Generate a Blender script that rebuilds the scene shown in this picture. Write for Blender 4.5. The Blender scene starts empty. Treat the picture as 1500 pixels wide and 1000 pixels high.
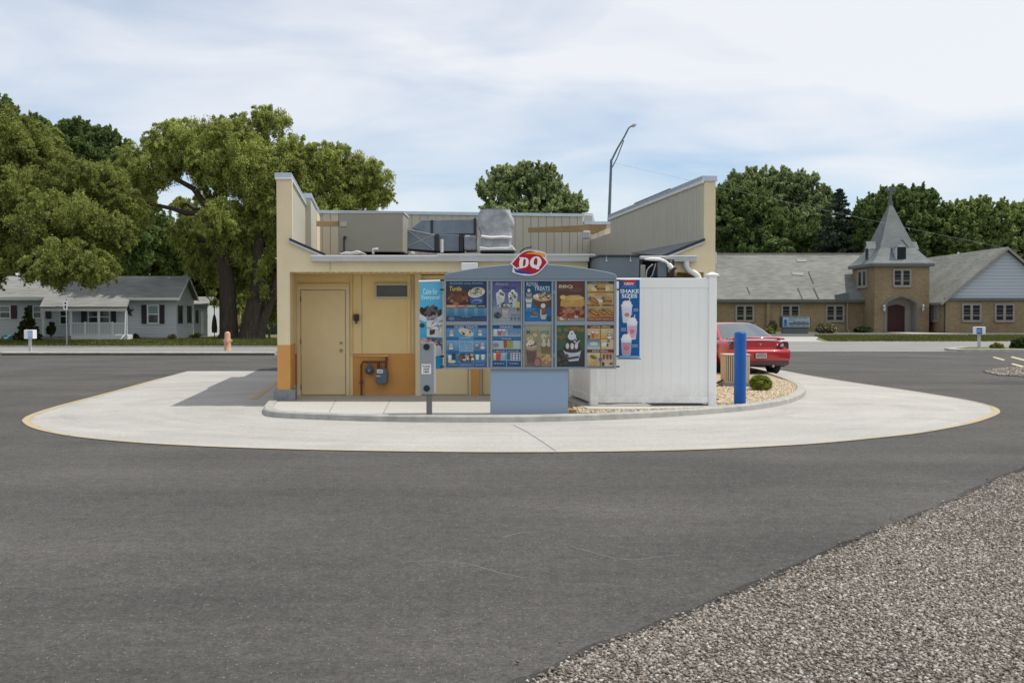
import bpy, math, random
import numpy as np
from mathutils import Vector, Matrix
random.seed(7)
RNG = np.random.default_rng(11)
S = bpy.context.scene
COL = S.collection
PI = math.pi

# ---------------------------------------------------------------- camera
F = 1500.0                       # focal length in pixels of the 1500 px wide photograph
EYE = 1.6
PITCH = math.atan(39 / 1500)
cam = bpy.data.cameras.new("camera")
cam.sensor_width = 36.0
cam.lens = 36.0 * F / 1500
cam.clip_end = 2000
cam_ob = bpy.data.objects.new("camera", cam)
COL.objects.link(cam_ob)
cam_ob.location = (0, 0, EYE)
cam_ob.rotation_euler = (PI / 2 - PITCH, 0, 0)
S.camera = cam_ob
S.render.resolution_x, S.render.resolution_y = 1024, 682

# ---------------------------------------------------------------- sky
SUN_EL = math.radians(66)
SUN_AZ = math.radians(85)        # from +Y towards +X
w = bpy.data.worlds.new("World")
S.world = w
w.use_nodes = True
nt = w.node_tree
nt.nodes.clear()
def N(t, **k):
    n = nt.nodes.new(t)
    for a, b in k.items():
        setattr(n, a, b)
    return n
out = N('ShaderNodeOutputWorld'); bg = N('ShaderNodeBackground')
sky = N('ShaderNodeTexSky', sky_type='NISHITA', sun_disc=False)
sky.sun_elevation = SUN_EL; sky.sun_rotation = SUN_AZ
sky.air_density = 1.0; sky.dust_density = 0.25; sky.ozone_density = 3.0
bg.inputs['Strength'].default_value = 0.125
tc = N('ShaderNodeTexCoord'); sep = N('ShaderNodeSeparateXYZ')
nt.links.new(tc.outputs['Generated'], sep.inputs[0])
den = N('ShaderNodeMath', operation='ADD'); den.inputs[1].default_value = 0.16
nt.links.new(sep.outputs['Z'], den.inputs[0])
dmx = N('ShaderNodeMath', operation='MAXIMUM'); dmx.inputs[1].default_value = 0.03
nt.links.new(den.outputs[0], dmx.inputs[0])
dx = N('ShaderNodeMath', operation='DIVIDE'); dy = N('ShaderNodeMath', operation='DIVIDE')
nt.links.new(sep.outputs['X'], dx.inputs[0]); nt.links.new(dmx.outputs[0], dx.inputs[1])
nt.links.new(sep.outputs['Y'], dy.inputs[0]); nt.links.new(dmx.outputs[0], dy.inputs[1])
cmb = N('ShaderNodeCombineXYZ')
nt.links.new(dx.outputs[0], cmb.inputs[0]); nt.links.new(dy.outputs[0], cmb.inputs[1])
mp = N('ShaderNodeMapping'); mp.inputs['Rotation'].default_value = (0, 0, math.radians(-24))
mp.inputs['Scale'].default_value = (0.75, 1.0, 1); mp.inputs['Location'].default_value = (1.1, 0.35, 0)
nt.links.new(cmb.outputs[0], mp.inputs[0])
n1 = N('ShaderNodeTexNoise'); n1.inputs['Scale'].default_value = 0.75
n1.inputs['Detail'].default_value = 7; n1.inputs['Roughness'].default_value = 0.46; n1.inputs['Distortion'].default_value = 0.35
n2 = N('ShaderNodeTexNoise'); n2.inputs['Scale'].default_value = 2.2
n2.inputs['Detail'].default_value = 6; n2.inputs['Roughness'].default_value = 0.5; n2.inputs['Distortion'].default_value = 0.8
nt.links.new(mp.outputs[0], n1.inputs['Vector']); nt.links.new(mp.outputs[0], n2.inputs['Vector'])
mx = N('ShaderNodeMix', data_type='FLOAT'); mx.inputs[0].default_value = 0.3
nt.links.new(n1.outputs[0], mx.inputs[2]); nt.links.new(n2.outputs[0], mx.inputs[3])
cr = N('ShaderNodeValToRGB')
cr.color_ramp.elements[0].position = 0.33; cr.color_ramp.elements[0].color = (.10, .10, .10, 1)
cr.color_ramp.elements[1].position = 0.58; cr.color_ramp.elements[1].color = (1, 1, 1, 1)
elv = N('ShaderNodeMapRange'); elv.inputs[1].default_value = .07; elv.inputs[2].default_value = .27; elv.inputs[3].default_value = -.11; elv.inputs[4].default_value = .06
nt.links.new(sep.outputs['Z'], elv.inputs[0])
lft = N('ShaderNodeMapRange'); lft.inputs[1].default_value = -.5; lft.inputs[2].default_value = .5; lft.inputs[3].default_value = -.05; lft.inputs[4].default_value = .03
nt.links.new(sep.outputs['X'], lft.inputs[0])
ad1 = N('ShaderNodeMath', operation='ADD'); ad2 = N('ShaderNodeMath', operation='ADD')
nt.links.new(mx.outputs[0], ad1.inputs[0]); nt.links.new(elv.outputs[0], ad1.inputs[1]); nt.links.new(ad1.outputs[0], ad2.inputs[0]); nt.links.new(lft.outputs[0], ad2.inputs[1])
nt.links.new(ad2.outputs[0], cr.inputs[0])
cm = N('ShaderNodeMix', data_type='RGBA')
amt = N('ShaderNodeMath', operation='MULTIPLY'); amt.inputs[1].default_value = 0.93
nt.links.new(cr.outputs[0], amt.inputs[0])
nt.links.new(amt.outputs[0], cm.inputs[0])
nt.links.new(sky.outputs[0], cm.inputs[6])
cm.inputs[7].default_value = (6.85, 7.0, 7.3, 1)
nt.links.new(cm.outputs[2], bg.inputs['Color'])
nt.links.new(bg.outputs[0], out.inputs[0])

# ---------------------------------------------------------------- sun
sl = bpy.data.lights.new("sun", 'SUN')
sl.energy = 3.35; sl.angle = math.radians(0.53); sl.color = (1.0, 0.95, 0.87)
so = bpy.data.objects.new("sun", sl); COL.objects.link(so)
sdir = Vector((math.sin(SUN_AZ) * math.cos(SUN_EL), math.cos(SUN_AZ) * math.cos(SUN_EL), math.sin(SUN_EL)))
so.rotation_euler = sdir.to_track_quat('Z', 'Y').to_euler()
so.location = (20, 20, 40)
S.view_settings.view_transform = 'Standard'; S.view_settings.look = 'None'
S.view_settings.exposure = 0.07; S.view_settings.gamma = 1.0
S.view_settings.use_curve_mapping = False

# ---------------------------------------------------------------- helpers
def zz(py, D):                     # height of a photograph row at distance D
    return EYE + D * math.tan(math.atan((500 - py) / F) - PITCH)
def xx(px, D, z=EYE):              # sideways position of a photograph column at distance D
    return (px - 750) / F * (D * math.cos(PITCH) + (EYE - z) * math.sin(PITCH))
def gnd(px, py, z=0.0):            # ground point seen at a pixel
    D = (EYE - z) / math.tan(PITCH - math.atan((500 - py) / F))
    return (xx(px, D, z), D)

def lin(c):
    return tuple(((v / 255) / 12.92 if v / 255 <= .04045 else ((v / 255 + .055) / 1.055) ** 2.4) for v in c)

MATS = {}
def mat(name, base, rough=.8, var=0.0, scale=3.0, bump=0.0, bscale=60.0, metal=0.0, spec=.3,
        base2=None, stretch=None, detail=6, extra=None, coat=0.0, trans=0.0):
    if name in MATS:
        return MATS[name]
    m = bpy.data.materials.new(name); m.use_nodes = True
    t = m.node_tree; b = t.nodes['Principled BSDF']
    b.inputs['Base Color'].default_value = (*base, 1)
    b.inputs['Roughness'].default_value = rough
    b.inputs['Metallic'].default_value = metal
    b.inputs['Specular IOR Level'].default_value = spec
    if coat: b.inputs['Coat Weight'].default_value = coat; b.inputs['Coat Roughness'].default_value = .05
    if trans: b.inputs['Transmission Weight'].default_value = trans
    L = t.links.new
    co = t.nodes.new('ShaderNodeTexCoord')
    vec = co.outputs['Object']
    if stretch:
        mpn = t.nodes.new('ShaderNodeMapping'); mpn.inputs['Scale'].default_value = stretch
        L(vec, mpn.inputs[0]); vec = mpn.outputs[0]
    if var or base2:
        n = t.nodes.new('ShaderNodeTexNoise'); n.inputs['Scale'].default_value = scale
        n.inputs['Detail'].default_value = detail; n.inputs['Roughness'].default_value = .62
        L(vec, n.inputs['Vector'])
        r = t.nodes.new('ShaderNodeValToRGB')
        r.color_ramp.elements[0].position = .3; r.color_ramp.elements[1].position = .7
        if base2:
            a, c = base, base2
        else:
            a = tuple(v * (1 - var) for v in base); c = tuple(min(1, v * (1 + var)) for v in base)
        r.color_ramp.elements[0].color = (*a, 1); r.color_ramp.elements[1].color = (*c, 1)
        L(n.outputs[0], r.inputs[0]); L(r.outputs[0], b.inputs['Base Color'])
    if bump:
        n = t.nodes.new('ShaderNodeTexNoise'); n.inputs['Scale'].default_value = bscale
        n.inputs['Detail'].default_value = 5
        L(vec, n.inputs['Vector'])
        bp = t.nodes.new('ShaderNodeBump'); bp.inputs['Strength'].default_value = bump
        bp.inputs['Distance'].default_value = .02
        L(n.outputs[0], bp.inputs['Height']); L(bp.outputs[0], b.inputs['Normal'])
    if extra:
        extra(t, b, co)
    MATS[name] = m
    return m

GAIN = 1.12
def paint(c, rough=.45):
    key = "paint_%d_%d_%d" % tuple(int(v) for v in c)
    if key in MATS: return MATS[key]
    l = tuple(min(.92, v * GAIN) for v in lin(c))
    return mat(key, l, rough=rough, spec=.3, var=.06, scale=25)

# -- mesh builder
class MB:
    def __init__(s, xf=None):
        s.v = []; s.f = []; s.m = []; s.mats = []; s.xf = xf; s.smooth = []
    def mi(s, m):
        if m not in s.mats: s.mats.append(m)
        return s.mats.index(m)
    def add(s, vs, fs, m, smooth=False):
        o = len(s.v); i = s.mi(m)
        s.v += [tuple(p) for p in vs]
        for f in fs:
            s.f.append([o + k for k in f]); s.m.append(i); s.smooth.append(smooth)
        return s
    def box(s, x0, x1, y0, y1, z0, z1, m):
        vs = [(x, y, z) for z in (z0, z1) for y in (y0, y1) for x in (x0, x1)]
        return s.add(vs, [(0, 2, 3, 1), (4, 5, 7, 6), (0, 1, 5, 4), (2, 6, 7, 3), (0, 4, 6, 2), (1, 3, 7, 5)], m)
    def frus(s, b, t, z0, z1, m):          # b,t = (x0,x1,y0,y1)
        vs = [(x, y, z0) for y in b[2:] for x in b[:2]] + [(x, y, z1) for y in t[2:] for x in t[:2]]
        return s.add(vs, [(0, 2, 3, 1), (4, 5, 7, 6), (0, 1, 5, 4), (2, 6, 7, 3), (0, 4, 6, 2), (1, 3, 7, 5)], m)
    def prism(s, pts, a0, a1, axis, m):    # polygon pts (2-D) pushed from a0 to a1 along axis
        n = len(pts)
        def P(p, a):
            return {'y': (p[0], a, p[1]), 'x': (a, p[0], p[1]), 'z': (p[0], p[1], a)}[axis]
        vs = [P(p, a0) for p in pts] + [P(p, a1) for p in pts]
        fs = [tuple(range(n)), tuple(range(2 * n - 1, n - 1, -1))]
        fs += [(i, i + n, (i + 1) % n + n, (i + 1) % n) for i in range(n)]
        return s.add(vs, fs, m)
    def poly(s, pts, m):
        return s.add(pts, [tuple(range(len(pts)))], m)
    def tube(s, pts, r, m, n=8, cap=True, smooth=True):
        pts = [Vector(p) for p in pts]
        rr = r if isinstance(r, (list, tuple)) else [r] * len(pts)
        vs = []
        ref = None
        for i, p in enumerate(pts):
            a = pts[max(0, i - 1)]; b = pts[min(len(pts) - 1, i + 1)]
            d = (b - a).normalized()
            if ref is None:
                ref = Vector((0, 0, 1)) if abs(d.z) < .9 else Vector((1, 0, 0))
            u = d.cross(ref)
            if u.length < 1e-4: u = d.cross(Vector((0, 1, 0)))
            u.normalize(); v = d.cross(u); ref = u.cross(d)
            for k in range(n):
                t = 2 * PI * k / n
                vs.append(p + (u * math.cos(t) + v * math.sin(t)) * rr[i])
        fs = []
        for i in range(len(pts) - 1):
            for k in range(n):
                fs.append((i * n + k, i * n + (k + 1) % n, (i + 1) * n + (k + 1) % n, (i + 1) * n + k))
        s.add(vs, fs, m, smooth)
        if cap:
            s.add(vs[:n], [tuple(range(n))[::-1]], m); s.add(vs[-n:], [tuple(range(n))], m)
        return s
    def cyl(s, x, y, z0, z1, r, m, n=20, r2=None):
        return s.tube([(x, y, z0), (x, y, z1)], [r, r if r2 is None else r2], m, n)
    def lathe(s, x, y, prof, m, n=20):
        vs = []
        for (r, z) in prof:
            for k in range(n):
                t = 2 * PI * k / n
                vs.append((x + r * math.cos(t), y + r * math.sin(t), z))
        fs = []
        for i in range(len(prof) - 1):
            for k in range(n):
                fs.append((i * n + k, i * n + (k + 1) % n, (i + 1) * n + (k + 1) % n, (i + 1) * n + k))
        s.add(vs, fs, m, True)
        s.add(vs[-n:], [tuple(range(n))], m, True)
        return s
    def disc(s, x, y, z, r, m, n=20, t=.01):   # disc facing the street camera (-Y)
        vs = [(x + r * math.cos(2 * PI * k / n), y, z + r * math.sin(2 * PI * k / n)) for k in range(n)]
        vs += [(a, y - t, c) for a, b, c in vs]
        fs = [tuple(range(n))[::-1], tuple(range(n, 2 * n))] + [(k, (k + 1) % n, n + (k + 1) % n, n + k) for k in range(n)]
        return s.add(vs, fs, m)
    def build(s, name, parent=None, bevel=0.0, sub=0, label=None, loc=None):
        me = bpy.data.meshes.new(name)
        o = bpy.data.objects.new(name, me)
        org = Vector((0, 0, 0)); q = parent
        while q is not None:
            org += q.location; q = q.parent
        if loc is not None: org = org + Vector(loc)
        vs = [Vector(s.xf(*p) if s.xf else p) - org for p in s.v]
        me.from_pydata([tuple(v) for v in vs], [], s.f)
        for m in s.mats: me.materials.append(m)
        me.polygons.foreach_set('material_index', s.m)
        me.polygons.foreach_set('use_smooth', s.smooth)
        me.update()
        COL.objects.link(o)
        if loc is not None: o.location = loc
        if parent is not None: o.parent = parent
        if bevel:
            b = o.modifiers.new('bevel', 'BEVEL'); b.width = bevel; b.segments = 2
            b.limit_method = 'ANGLE'; b.angle_limit = math.radians(40)
        if sub:
            b = o.modifiers.new('sub', 'SUBSURF'); b.levels = sub; b.render_levels = sub
        if label: o['label'] = label
        return o

def tag(o, label=None, cat=None, group=None, kind=None):
    if label: o['label'] = label
    if cat: o['category'] = cat
    if group: o['group'] = group
    if kind: o['kind'] = kind
    return o
def thing(name, loc, label, cat, group=None):
    o = bpy.data.objects.new(name, None); COL.objects.link(o)
    o.empty_display_size = .2
    o.location = loc
    return tag(o, label, cat, group)
def struct(mb, name, **k):
    return tag(mb.build(name, **k), kind='structure')

FONTC = {}
def text_geo(txt, bold=0.0, shear=0.0):
    key = (txt, bold, shear)
    if key in FONTC: return FONTC[key]
    cu = bpy.data.curves.new('t', 'FONT'); cu.body = txt; cu.size = 1; cu.offset = bold; cu.shear = shear
    cu.resolution_u = 3
    o = bpy.data.objects.new('t', cu); COL.objects.link(o)
    bpy.context.view_layer.update()
    dg = bpy.context.evaluated_depsgraph_get()
    me = bpy.data.meshes.new_from_object(o.evaluated_get(dg))
    vs = [(v.co.x, v.co.y) for v in me.vertices]; fs = [tuple(p.vertices) for p in me.polygons]
    bpy.data.objects.remove(o); bpy.data.curves.remove(cu); bpy.data.meshes.remove(me)
    x0 = min(v[0] for v in vs); x1 = max(v[0] for v in vs); y0 = min(v[1] for v in vs); y1 = max(v[1] for v in vs)
    FONTC[key] = (vs, fs, x0, x1, y0, y1)
    return FONTC[key]

class Art:
    """flat printed artwork on a face that looks towards -Y; coordinates 0..1 from the lower left"""
    def __init__(s, X0, X1, Z0, Z1, Y, mb=None):
        s.X0, s.X1, s.Z0, s.Z1, s.Y = X0, X1, Z0, Z1, Y; s.k = 1; s.mb = mb or MB(); s.st = .0007
    def P(s, a, b):
        return (s.X0 + a * (s.X1 - s.X0), s.Y - s.k * s.st, s.Z0 + b * (s.Z1 - s.Z0))
    def poly(s, pts, c):
        s.mb.poly([s.P(a, b) for a, b in pts], s.ink(c)); s.k += 1; return s
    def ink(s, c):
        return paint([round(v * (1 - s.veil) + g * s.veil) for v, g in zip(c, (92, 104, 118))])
    veil = 0.0  # share of grey-blue mixed into the print colours as painted glass reflection
    def rect(s, a0, b0, a1, b1, c):
        return s.poly([(a0, b0), (a1, b0), (a1, b1), (a0, b1)], c)
    def grad(s, a0, b0, a1, b1, c0, c1, n=8):
        for i in range(n):
            t = i / (n - 1)
            c = [c0[j] * (1 - t) + c1[j] * t for j in range(3)]
            s.mb.poly([s.P(a, b) for a, b in [(a0, b0 + (b1 - b0) * i / n), (a1, b0 + (b1 - b0) * i / n), (a1, b0 + (b1 - b0) * (i + 1) / n), (a0, b0 + (b1 - b0) * (i + 1) / n)]], s.ink(c))
        s.k += 1; return s
    def ell(s, a, b, ra, rb, c, rot=0, n=18, lvl=True):
        pts = []
        asp = (s.X1 - s.X0) / (s.Z1 - s.Z0)
        for k in range(n):
            t = 2 * PI * k / n
            x = ra * math.cos(t) * asp; y = rb * math.sin(t)
            pts.append((a + (x * math.cos(rot) - y * math.sin(rot)) / asp, b + x * math.sin(rot) + y * math.cos(rot)))
        s.mb.poly([s.P(*p) for p in pts], s.ink(c))
        if lvl: s.k += 1
        return s
    def specks(s, a, b, ra, rb, n, cols, sz=.02, seed=1):
        r = random.Random(seed)
        for i in range(n):
            t = r.random() * 2 * PI; q = math.sqrt(r.random())
            z = sz * (.5 + r.random())
            s.k += .02
            s.ell(a + ra * q * math.cos(t), b + rb * q * math.sin(t), z, z * .8, r.choice(cols), r.random() * 3, 7, False)
        s.k += 1; return s
    def text(s, txt, a0, b0, a1, b1, c, bold=.0, shear=0):
        vs, fs, x0, x1, y0, y1 = text_geo(txt, bold, shear)
        q = [s.P(a0 + (a1 - a0) * (x - x0) / (x1 - x0), b0 + (b1 - b0) * (y - y0) / (y1 - y0)) for x, y in vs]
        s.mb.add(q, fs, s.ink(c)); s.k += 1; return s
    def lines(s, a0, b0, a1, b1, n, c, seed=0):
        r = random.Random(seed)
        for i in range(n):
            y = b0 + (b1 - b0) * (i + .5) / n
            x = a0
            while x < a1:
                wd = (a1 - a0) * r.uniform(.1, .3)
                s.mb.poly([s.P(*p) for p in [(x, y - .2 * (b1 - b0) / n), (min(a1, x + wd), y - .2 * (b1 - b0) / n), (min(a1, x + wd), y + .2 * (b1 - b0) / n), (x, y + .2 * (b1 - b0) / n)]], s.ink(c))
                x += wd + (a1 - a0) * .06
        s.k += 1; return s

def fast_mesh(name, V, Fc, m, parent=None, smooth=False):
    """V (n,3) world coordinates, Fc (k,3|4) indices"""
    me = bpy.data.meshes.new(name)
    org = np.zeros(3); q = parent
    while q is not None:
        org += np.array(q.location); q = q.parent
    V = (V - org).astype(np.float32)
    me.vertices.add(len(V)); me.vertices.foreach_set('co', V.ravel())
    k = Fc.shape[1]
    me.loops.add(Fc.size); me.loops.foreach_set('vertex_index', Fc.ravel().astype(np.int32))
    me.polygons.add(len(Fc)); me.polygons.foreach_set('loop_start', np.arange(0, Fc.size, k, dtype=np.int32))
    if smooth: me.polygons.foreach_set('use_smooth', np.ones(len(Fc), dtype=bool))
    me.update(calc_edges=True)
    me.materials.append(m)
    o = bpy.data.objects.new(name, me); COL.objects.link(o)
    if parent is not None: o.parent = parent
    return o
# ---------------------------------------------------------------- ground materials
def speck_extra(big=.10, fine=.35, speck=(.3, .29, .27), fs=170, thr=.74, ring=False):
    """aggregate grain, bright and dark chips, wide mottling, worn streaks"""
    def f(t, b, co):
        L = t.links.new
        base = tuple(b.inputs['Base Color'].default_value)[:3]
        def noise(sc, det=4, rough=.6, vec=co.outputs['Object']):
            n = t.nodes.new('ShaderNodeTexNoise'); n.inputs['Scale'].default_value = sc
            n.inputs['Detail'].default_value = det; n.inputs['Roughness'].default_value = rough
            L(vec, n.inputs['Vector']); return n.outputs[0]
        def remap(s, a0, a1, lo, hi):
            r = t.nodes.new('ShaderNodeMapRange'); r.inputs[1].default_value = a0; r.inputs[2].default_value = a1
            r.inputs[3].default_value = lo; r.inputs[4].default_value = hi; L(s, r.inputs[0]); return r.outputs[0]
        def mul(a, c):
            m = t.nodes.new('ShaderNodeMath'); m.operation = 'MULTIPLY'; L(a, m.inputs[0]); L(c, m.inputs[1]); return m.outputs[0]
        mpn = t.nodes.new('ShaderNodeMapping'); mpn.inputs['Scale'].default_value = (.16, .9, 1)
        mpn.inputs['Rotation'].default_value = (0, 0, .12)
        L(co.outputs['Object'], mpn.inputs[0])
        a = remap(noise(.35, 6), .3, .7, 1 - big, 1 + big)
        st = remap(noise(.9, 7, .65, mpn.outputs[0]), .3, .7, 1 - big * .9, 1 + big * .9)
        g = remap(noise(fs, 3, .8), .25, .75, 1 - fine, 1 + fine)
        g2 = remap(noise(fs * .23, 3, .7), .25, .75, 1 - fine * .5, 1 + fine * .5)
        g3 = remap(noise(fs * .06, 5, .75), .3, .7, 1 - fine * .28, 1 + fine * .28)
        k = mul(mul(mul(a, st), g3), mul(g, g2))
        if ring:      # tyre-worn streaks that follow the curve of the lane
            sp_ = t.nodes.new('ShaderNodeSeparateXYZ'); L(co.outputs['Object'], sp_.inputs[0])
            def mth(op, a, b_=None, v=None):
                m_ = t.nodes.new('ShaderNodeMath'); m_.operation = op; L(a, m_.inputs[0])
                if b_ is not None: L(b_, m_.inputs[1])
                if v is not None: m_.inputs[1].default_value = v
                return m_.outputs[0]
            xr = mth('MULTIPLY', sp_.outputs[0], v=.72); yr = mth('SUBTRACT', sp_.outputs[1], v=18.2)
            rad = mth('SQRT', mth('ADD', mth('MULTIPLY', xr, xr), mth('MULTIPLY', yr, yr))); an = mth('ARCTAN2', yr, xr)
            cb = t.nodes.new('ShaderNodeCombineXYZ'); L(mth('MULTIPLY', rad, v=2.6), cb.inputs[0]); L(mth('MULTIPLY', an, v=.8), cb.inputs[1])
            k = mul(k, remap(noise(1.3, 6, .62, cb.outputs[0]), .32, .68, .92, 1.05))
            k = mul(k, remap(noise(.8, 4, .5), .55, .75, 1.0, .86))
        vm = t.nodes.new('ShaderNodeVectorMath'); vm.operation = 'SCALE'
        vm.inputs[0].default_value = base; L(k, vm.inputs['Scale'])
        col = vm.outputs[0]
        vo = t.nodes.new('ShaderNodeTexVoronoi'); vo.inputs['Scale'].default_value = fs * .42
        L(co.outputs['Object'], vo.inputs['Vector'])
        sp = t.nodes.new('ShaderNodeSeparateColor'); L(vo.outputs['Color'], sp.inputs[0])
        gt = t.nodes.new('ShaderNodeMath'); gt.operation = 'GREATER_THAN'; gt.inputs[1].default_value = thr + .22
        L(sp.outputs[0], gt.inputs[0])
        lt = t.nodes.new('ShaderNodeMath'); lt.operation = 'LESS_THAN'; lt.inputs[1].default_value = .35
        L(vo.outputs['Distance'], lt.inputs[0])
        mk = mul(gt.outputs[0], lt.outputs[0])
        mixn = t.nodes.new('ShaderNodeMix'); mixn.data_type = 'RGBA'
        L(mk, mixn.inputs[0]); L(col, mixn.inputs[6]); mixn.inputs[7].default_value = (*speck, 1)
        L(mixn.outputs[2], b.inputs['Base Color'])
        bp = t.nodes.new('ShaderNodeBump'); bp.inputs['Strength'].default_value = .5; bp.inputs['Distance'].default_value = .004
        L(g, bp.inputs['Height']); L(bp.outputs[0], b.inputs['Normal'])
    return f
M = {}
M['asphalt'] = mat('asphalt', (.088, .0835, .078), .9, spec=.2, extra=speck_extra(.20, .95, (.24, .23, .21)))
M['concrete'] = mat('concrete', (.405, .393, .365), .8, spec=.25, extra=speck_extra(.09, .16, (.50, .49, .46), 60, .7, ring=True))
M['slab'] = mat('sidewalk_concrete', (.46, .445, .41), .82, spec=.25, extra=speck_extra(.06, .10, (.5, .49, .46), 70, .7))
M['curb'] = mat('curb_concrete', (.37, .365, .335), .82, var=.2, scale=5, bump=.3, bscale=90, spec=.25)
M['street'] = mat('street_concrete', (.235, .23, .218), .85, spec=.25, extra=speck_extra(.10, .12, (.36, .35, .33), 30, .7))
M['drive'] = mat('old_asphalt', (.10, .098, .094), .85, spec=.25, extra=speck_extra(.14, .15, (.28, .27, .26), 30, .7))
M['grass'] = mat('lawn', (.085, .10, .03), .9, base2=(.20, .20, .085), scale=1.6, bump=.7, bscale=30, spec=.15, stretch=(.5, 2, 1))
M['dirt'] = mat('gravel_bed', (.07, .055, .04), .95, base2=(.25, .22, .18), scale=150, bump=1.0, bscale=120, spec=.15)
M['rockbed'] = mat('rock_bed', (.26, .20, .13), .95, base2=(.52, .44, .33), scale=26, bump=.9, bscale=26, spec=.15)
M['yellow'] = mat('worn_yellow_paint', (.48, .34, .15), .8, base2=(.40, .37, .29), scale=8, spec=.2)
M['line'] = mat('worn_yellow_line', (.44, .42, .30), .8, base2=(.58, .52, .28), scale=9, spec=.2)

# ---------------------------------------------------------------- ground
g = MB(); g.box(-600, 600, -60, 700, -.6, -.012, M['grass']); struct(g, 'ground')
def sheet(pts, z, m, name, th=.0):
    b = MB(); b.poly([(x, y, z) for x, y in pts], m); return struct(b, name)
# parking lot
lot = [(-60, -12), (60, -12), (60, 44.2), (14, 44.2), (-1, 43.5), (-10.2, 40.6), (-20, 40.3), (-60, 37.5)]
sheet(lot, 0.0, M['asphalt'], 'parking_lot')
sheet([(-70, 37.4), (-20.5, 40.6), (-9.2, 40.9), (0, 43.5), (14.2, 44.1), (70, 43.6), (70, 64), (24, 62.5), (18, 62), (-6, 51), (-70, 51)], -.006, M['street'], 'street')
sheet([(11.5, 61.2), (18.8, 61.6), (19.6, 66), (22.5, 75), (14, 75)], -.003, M['concrete'], 'road_apron')
sheet([(8, 74.9), (22.5, 75.0), (28, 78.3), (70, 79.6), (70, 93), (8, 93)], 0.0, M['drive'], 'church_driveway')
sheet([(33.8, 86.5), (38.6, 86.5), (36.4, 94.5), (34.2, 94.5)], .006, M['concrete'], 'church_path')

# curbs far left (white edge lines) and the grass strip between them
b = MB()
b.prism([(40.55, -.01), (40.42, .10), (40.55, .13), (40.85, .13), (40.9, -.01)], -20.2, -9.4, 'x', M['curb']); struct(b, 'curb')
b = MB()
p = [(-60, 37.3), (-20.2, 40.5), (-20.2, 40.85), (-60, 37.8)]
b.prism(p, -.01, .12, 'z', M['curb']); struct(b, 'curb')
b = MB(); b.box(-19.6, -9.6, 42.4, 42.75, -.01, .10, M['curb']); struct(b, 'curb')
sheet([(-16.6, 42.9), (-11.6, 42.95), (-11.6, 43.7), (-16, 43.6)], .02, M['grass'], 'grass_verge')
b = MB(); b.box(-60, -7, 50.9, 51.1, -.02, .05, M['curb']); struct(b, 'curb')
# island with kerb at the right of the street
b = MB(); b.prism([(19.25, 44.9), (19.5, 44.45), (20.5, 44.35), (70, 44.3), (70, 48.2), (21.2, 48.2), (19.6, 46.4)], -.01, .10, 'z', M['curb']); struct(b, 'curb')
sheet([(19.9, 45.0), (70, 44.8), (70, 47.9), (21.4, 47.9), (20.0, 46.2)], .105, M['grass'], 'grass_island')
# edge line of the street, faded parking bay lines
b = MB(); b.box(9.5, 19.2, 44.0, 44.25, -.012, .03, M['curb']); struct(b, 'curb')
for q in [((1454, 523.2), (1456, 522.2), (1473, 526.6), (1469, 527.6)), ((1480, 523), (1483, 521.8), (1512, 529), (1507, 530)),
          ((1481, 533), (1484, 531.8), (1514, 540), (1509, 541.2))]:
    sheet([gnd(*p, z=.004) for p in q], .004, M['line'], 'parking_line')

# ---- concrete drive-through lane
outer = [(275, 543.5), (220, 558), (170, 572), (120, 585), (75, 597), (45, 607), (34, 613), (33, 618), (45, 626), (75, 634), (120, 641), (200, 648.5), (300, 654), (400, 657.5),
         (500, 660), (600, 661.5), (700, 662.5), (800, 662.5), (900, 661.5), (1000, 659.5), (1100, 655.5), (1200, 649.5), (1280, 642), (1350, 634), (1420, 621), (1455, 610),
         (1465, 603), (1458, 596.5), (1430, 588.5), (1390, 581), (1330, 571.5), (1250, 560), (1190, 550.5), (1150, 543)]
og = [gnd(*p, z=.004) for p in outer]
dirx = -.14
og += [(og[-1][0] - .14 * 4 - .2, og[-1][1] + 4), (1.5, 33.5), (-1, 30), (-3, 29.2)]
def smooth_poly(P, closed=False, n=4):
    out_ = []
    m_ = len(P)
    for i in range(m_ - 1):
        p0 = P[max(0, i - 1)]; p1 = P[i]; p2 = P[i + 1]; p3 = P[min(m_ - 1, i + 2)]
        for k in range(n):
            t = k / n
            out_.append(tuple(.5 * (2 * p1[j] + (p2[j] - p0[j]) * t + (2 * p0[j] - 5 * p1[j] + 4 * p2[j] - p3[j]) * t * t + (3 * p1[j] - p0[j] - 3 * p2[j] + p3[j]) * t ** 3) for j in range(2)))
    out_.append(P[-1])
    return out_
edge = smooth_poly(og[:34], n=4)
b = MB(); b.poly([(x, y, .006) for x, y in edge + og[34:]], M['concrete']); struct(b, 'drive_lane')
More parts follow.
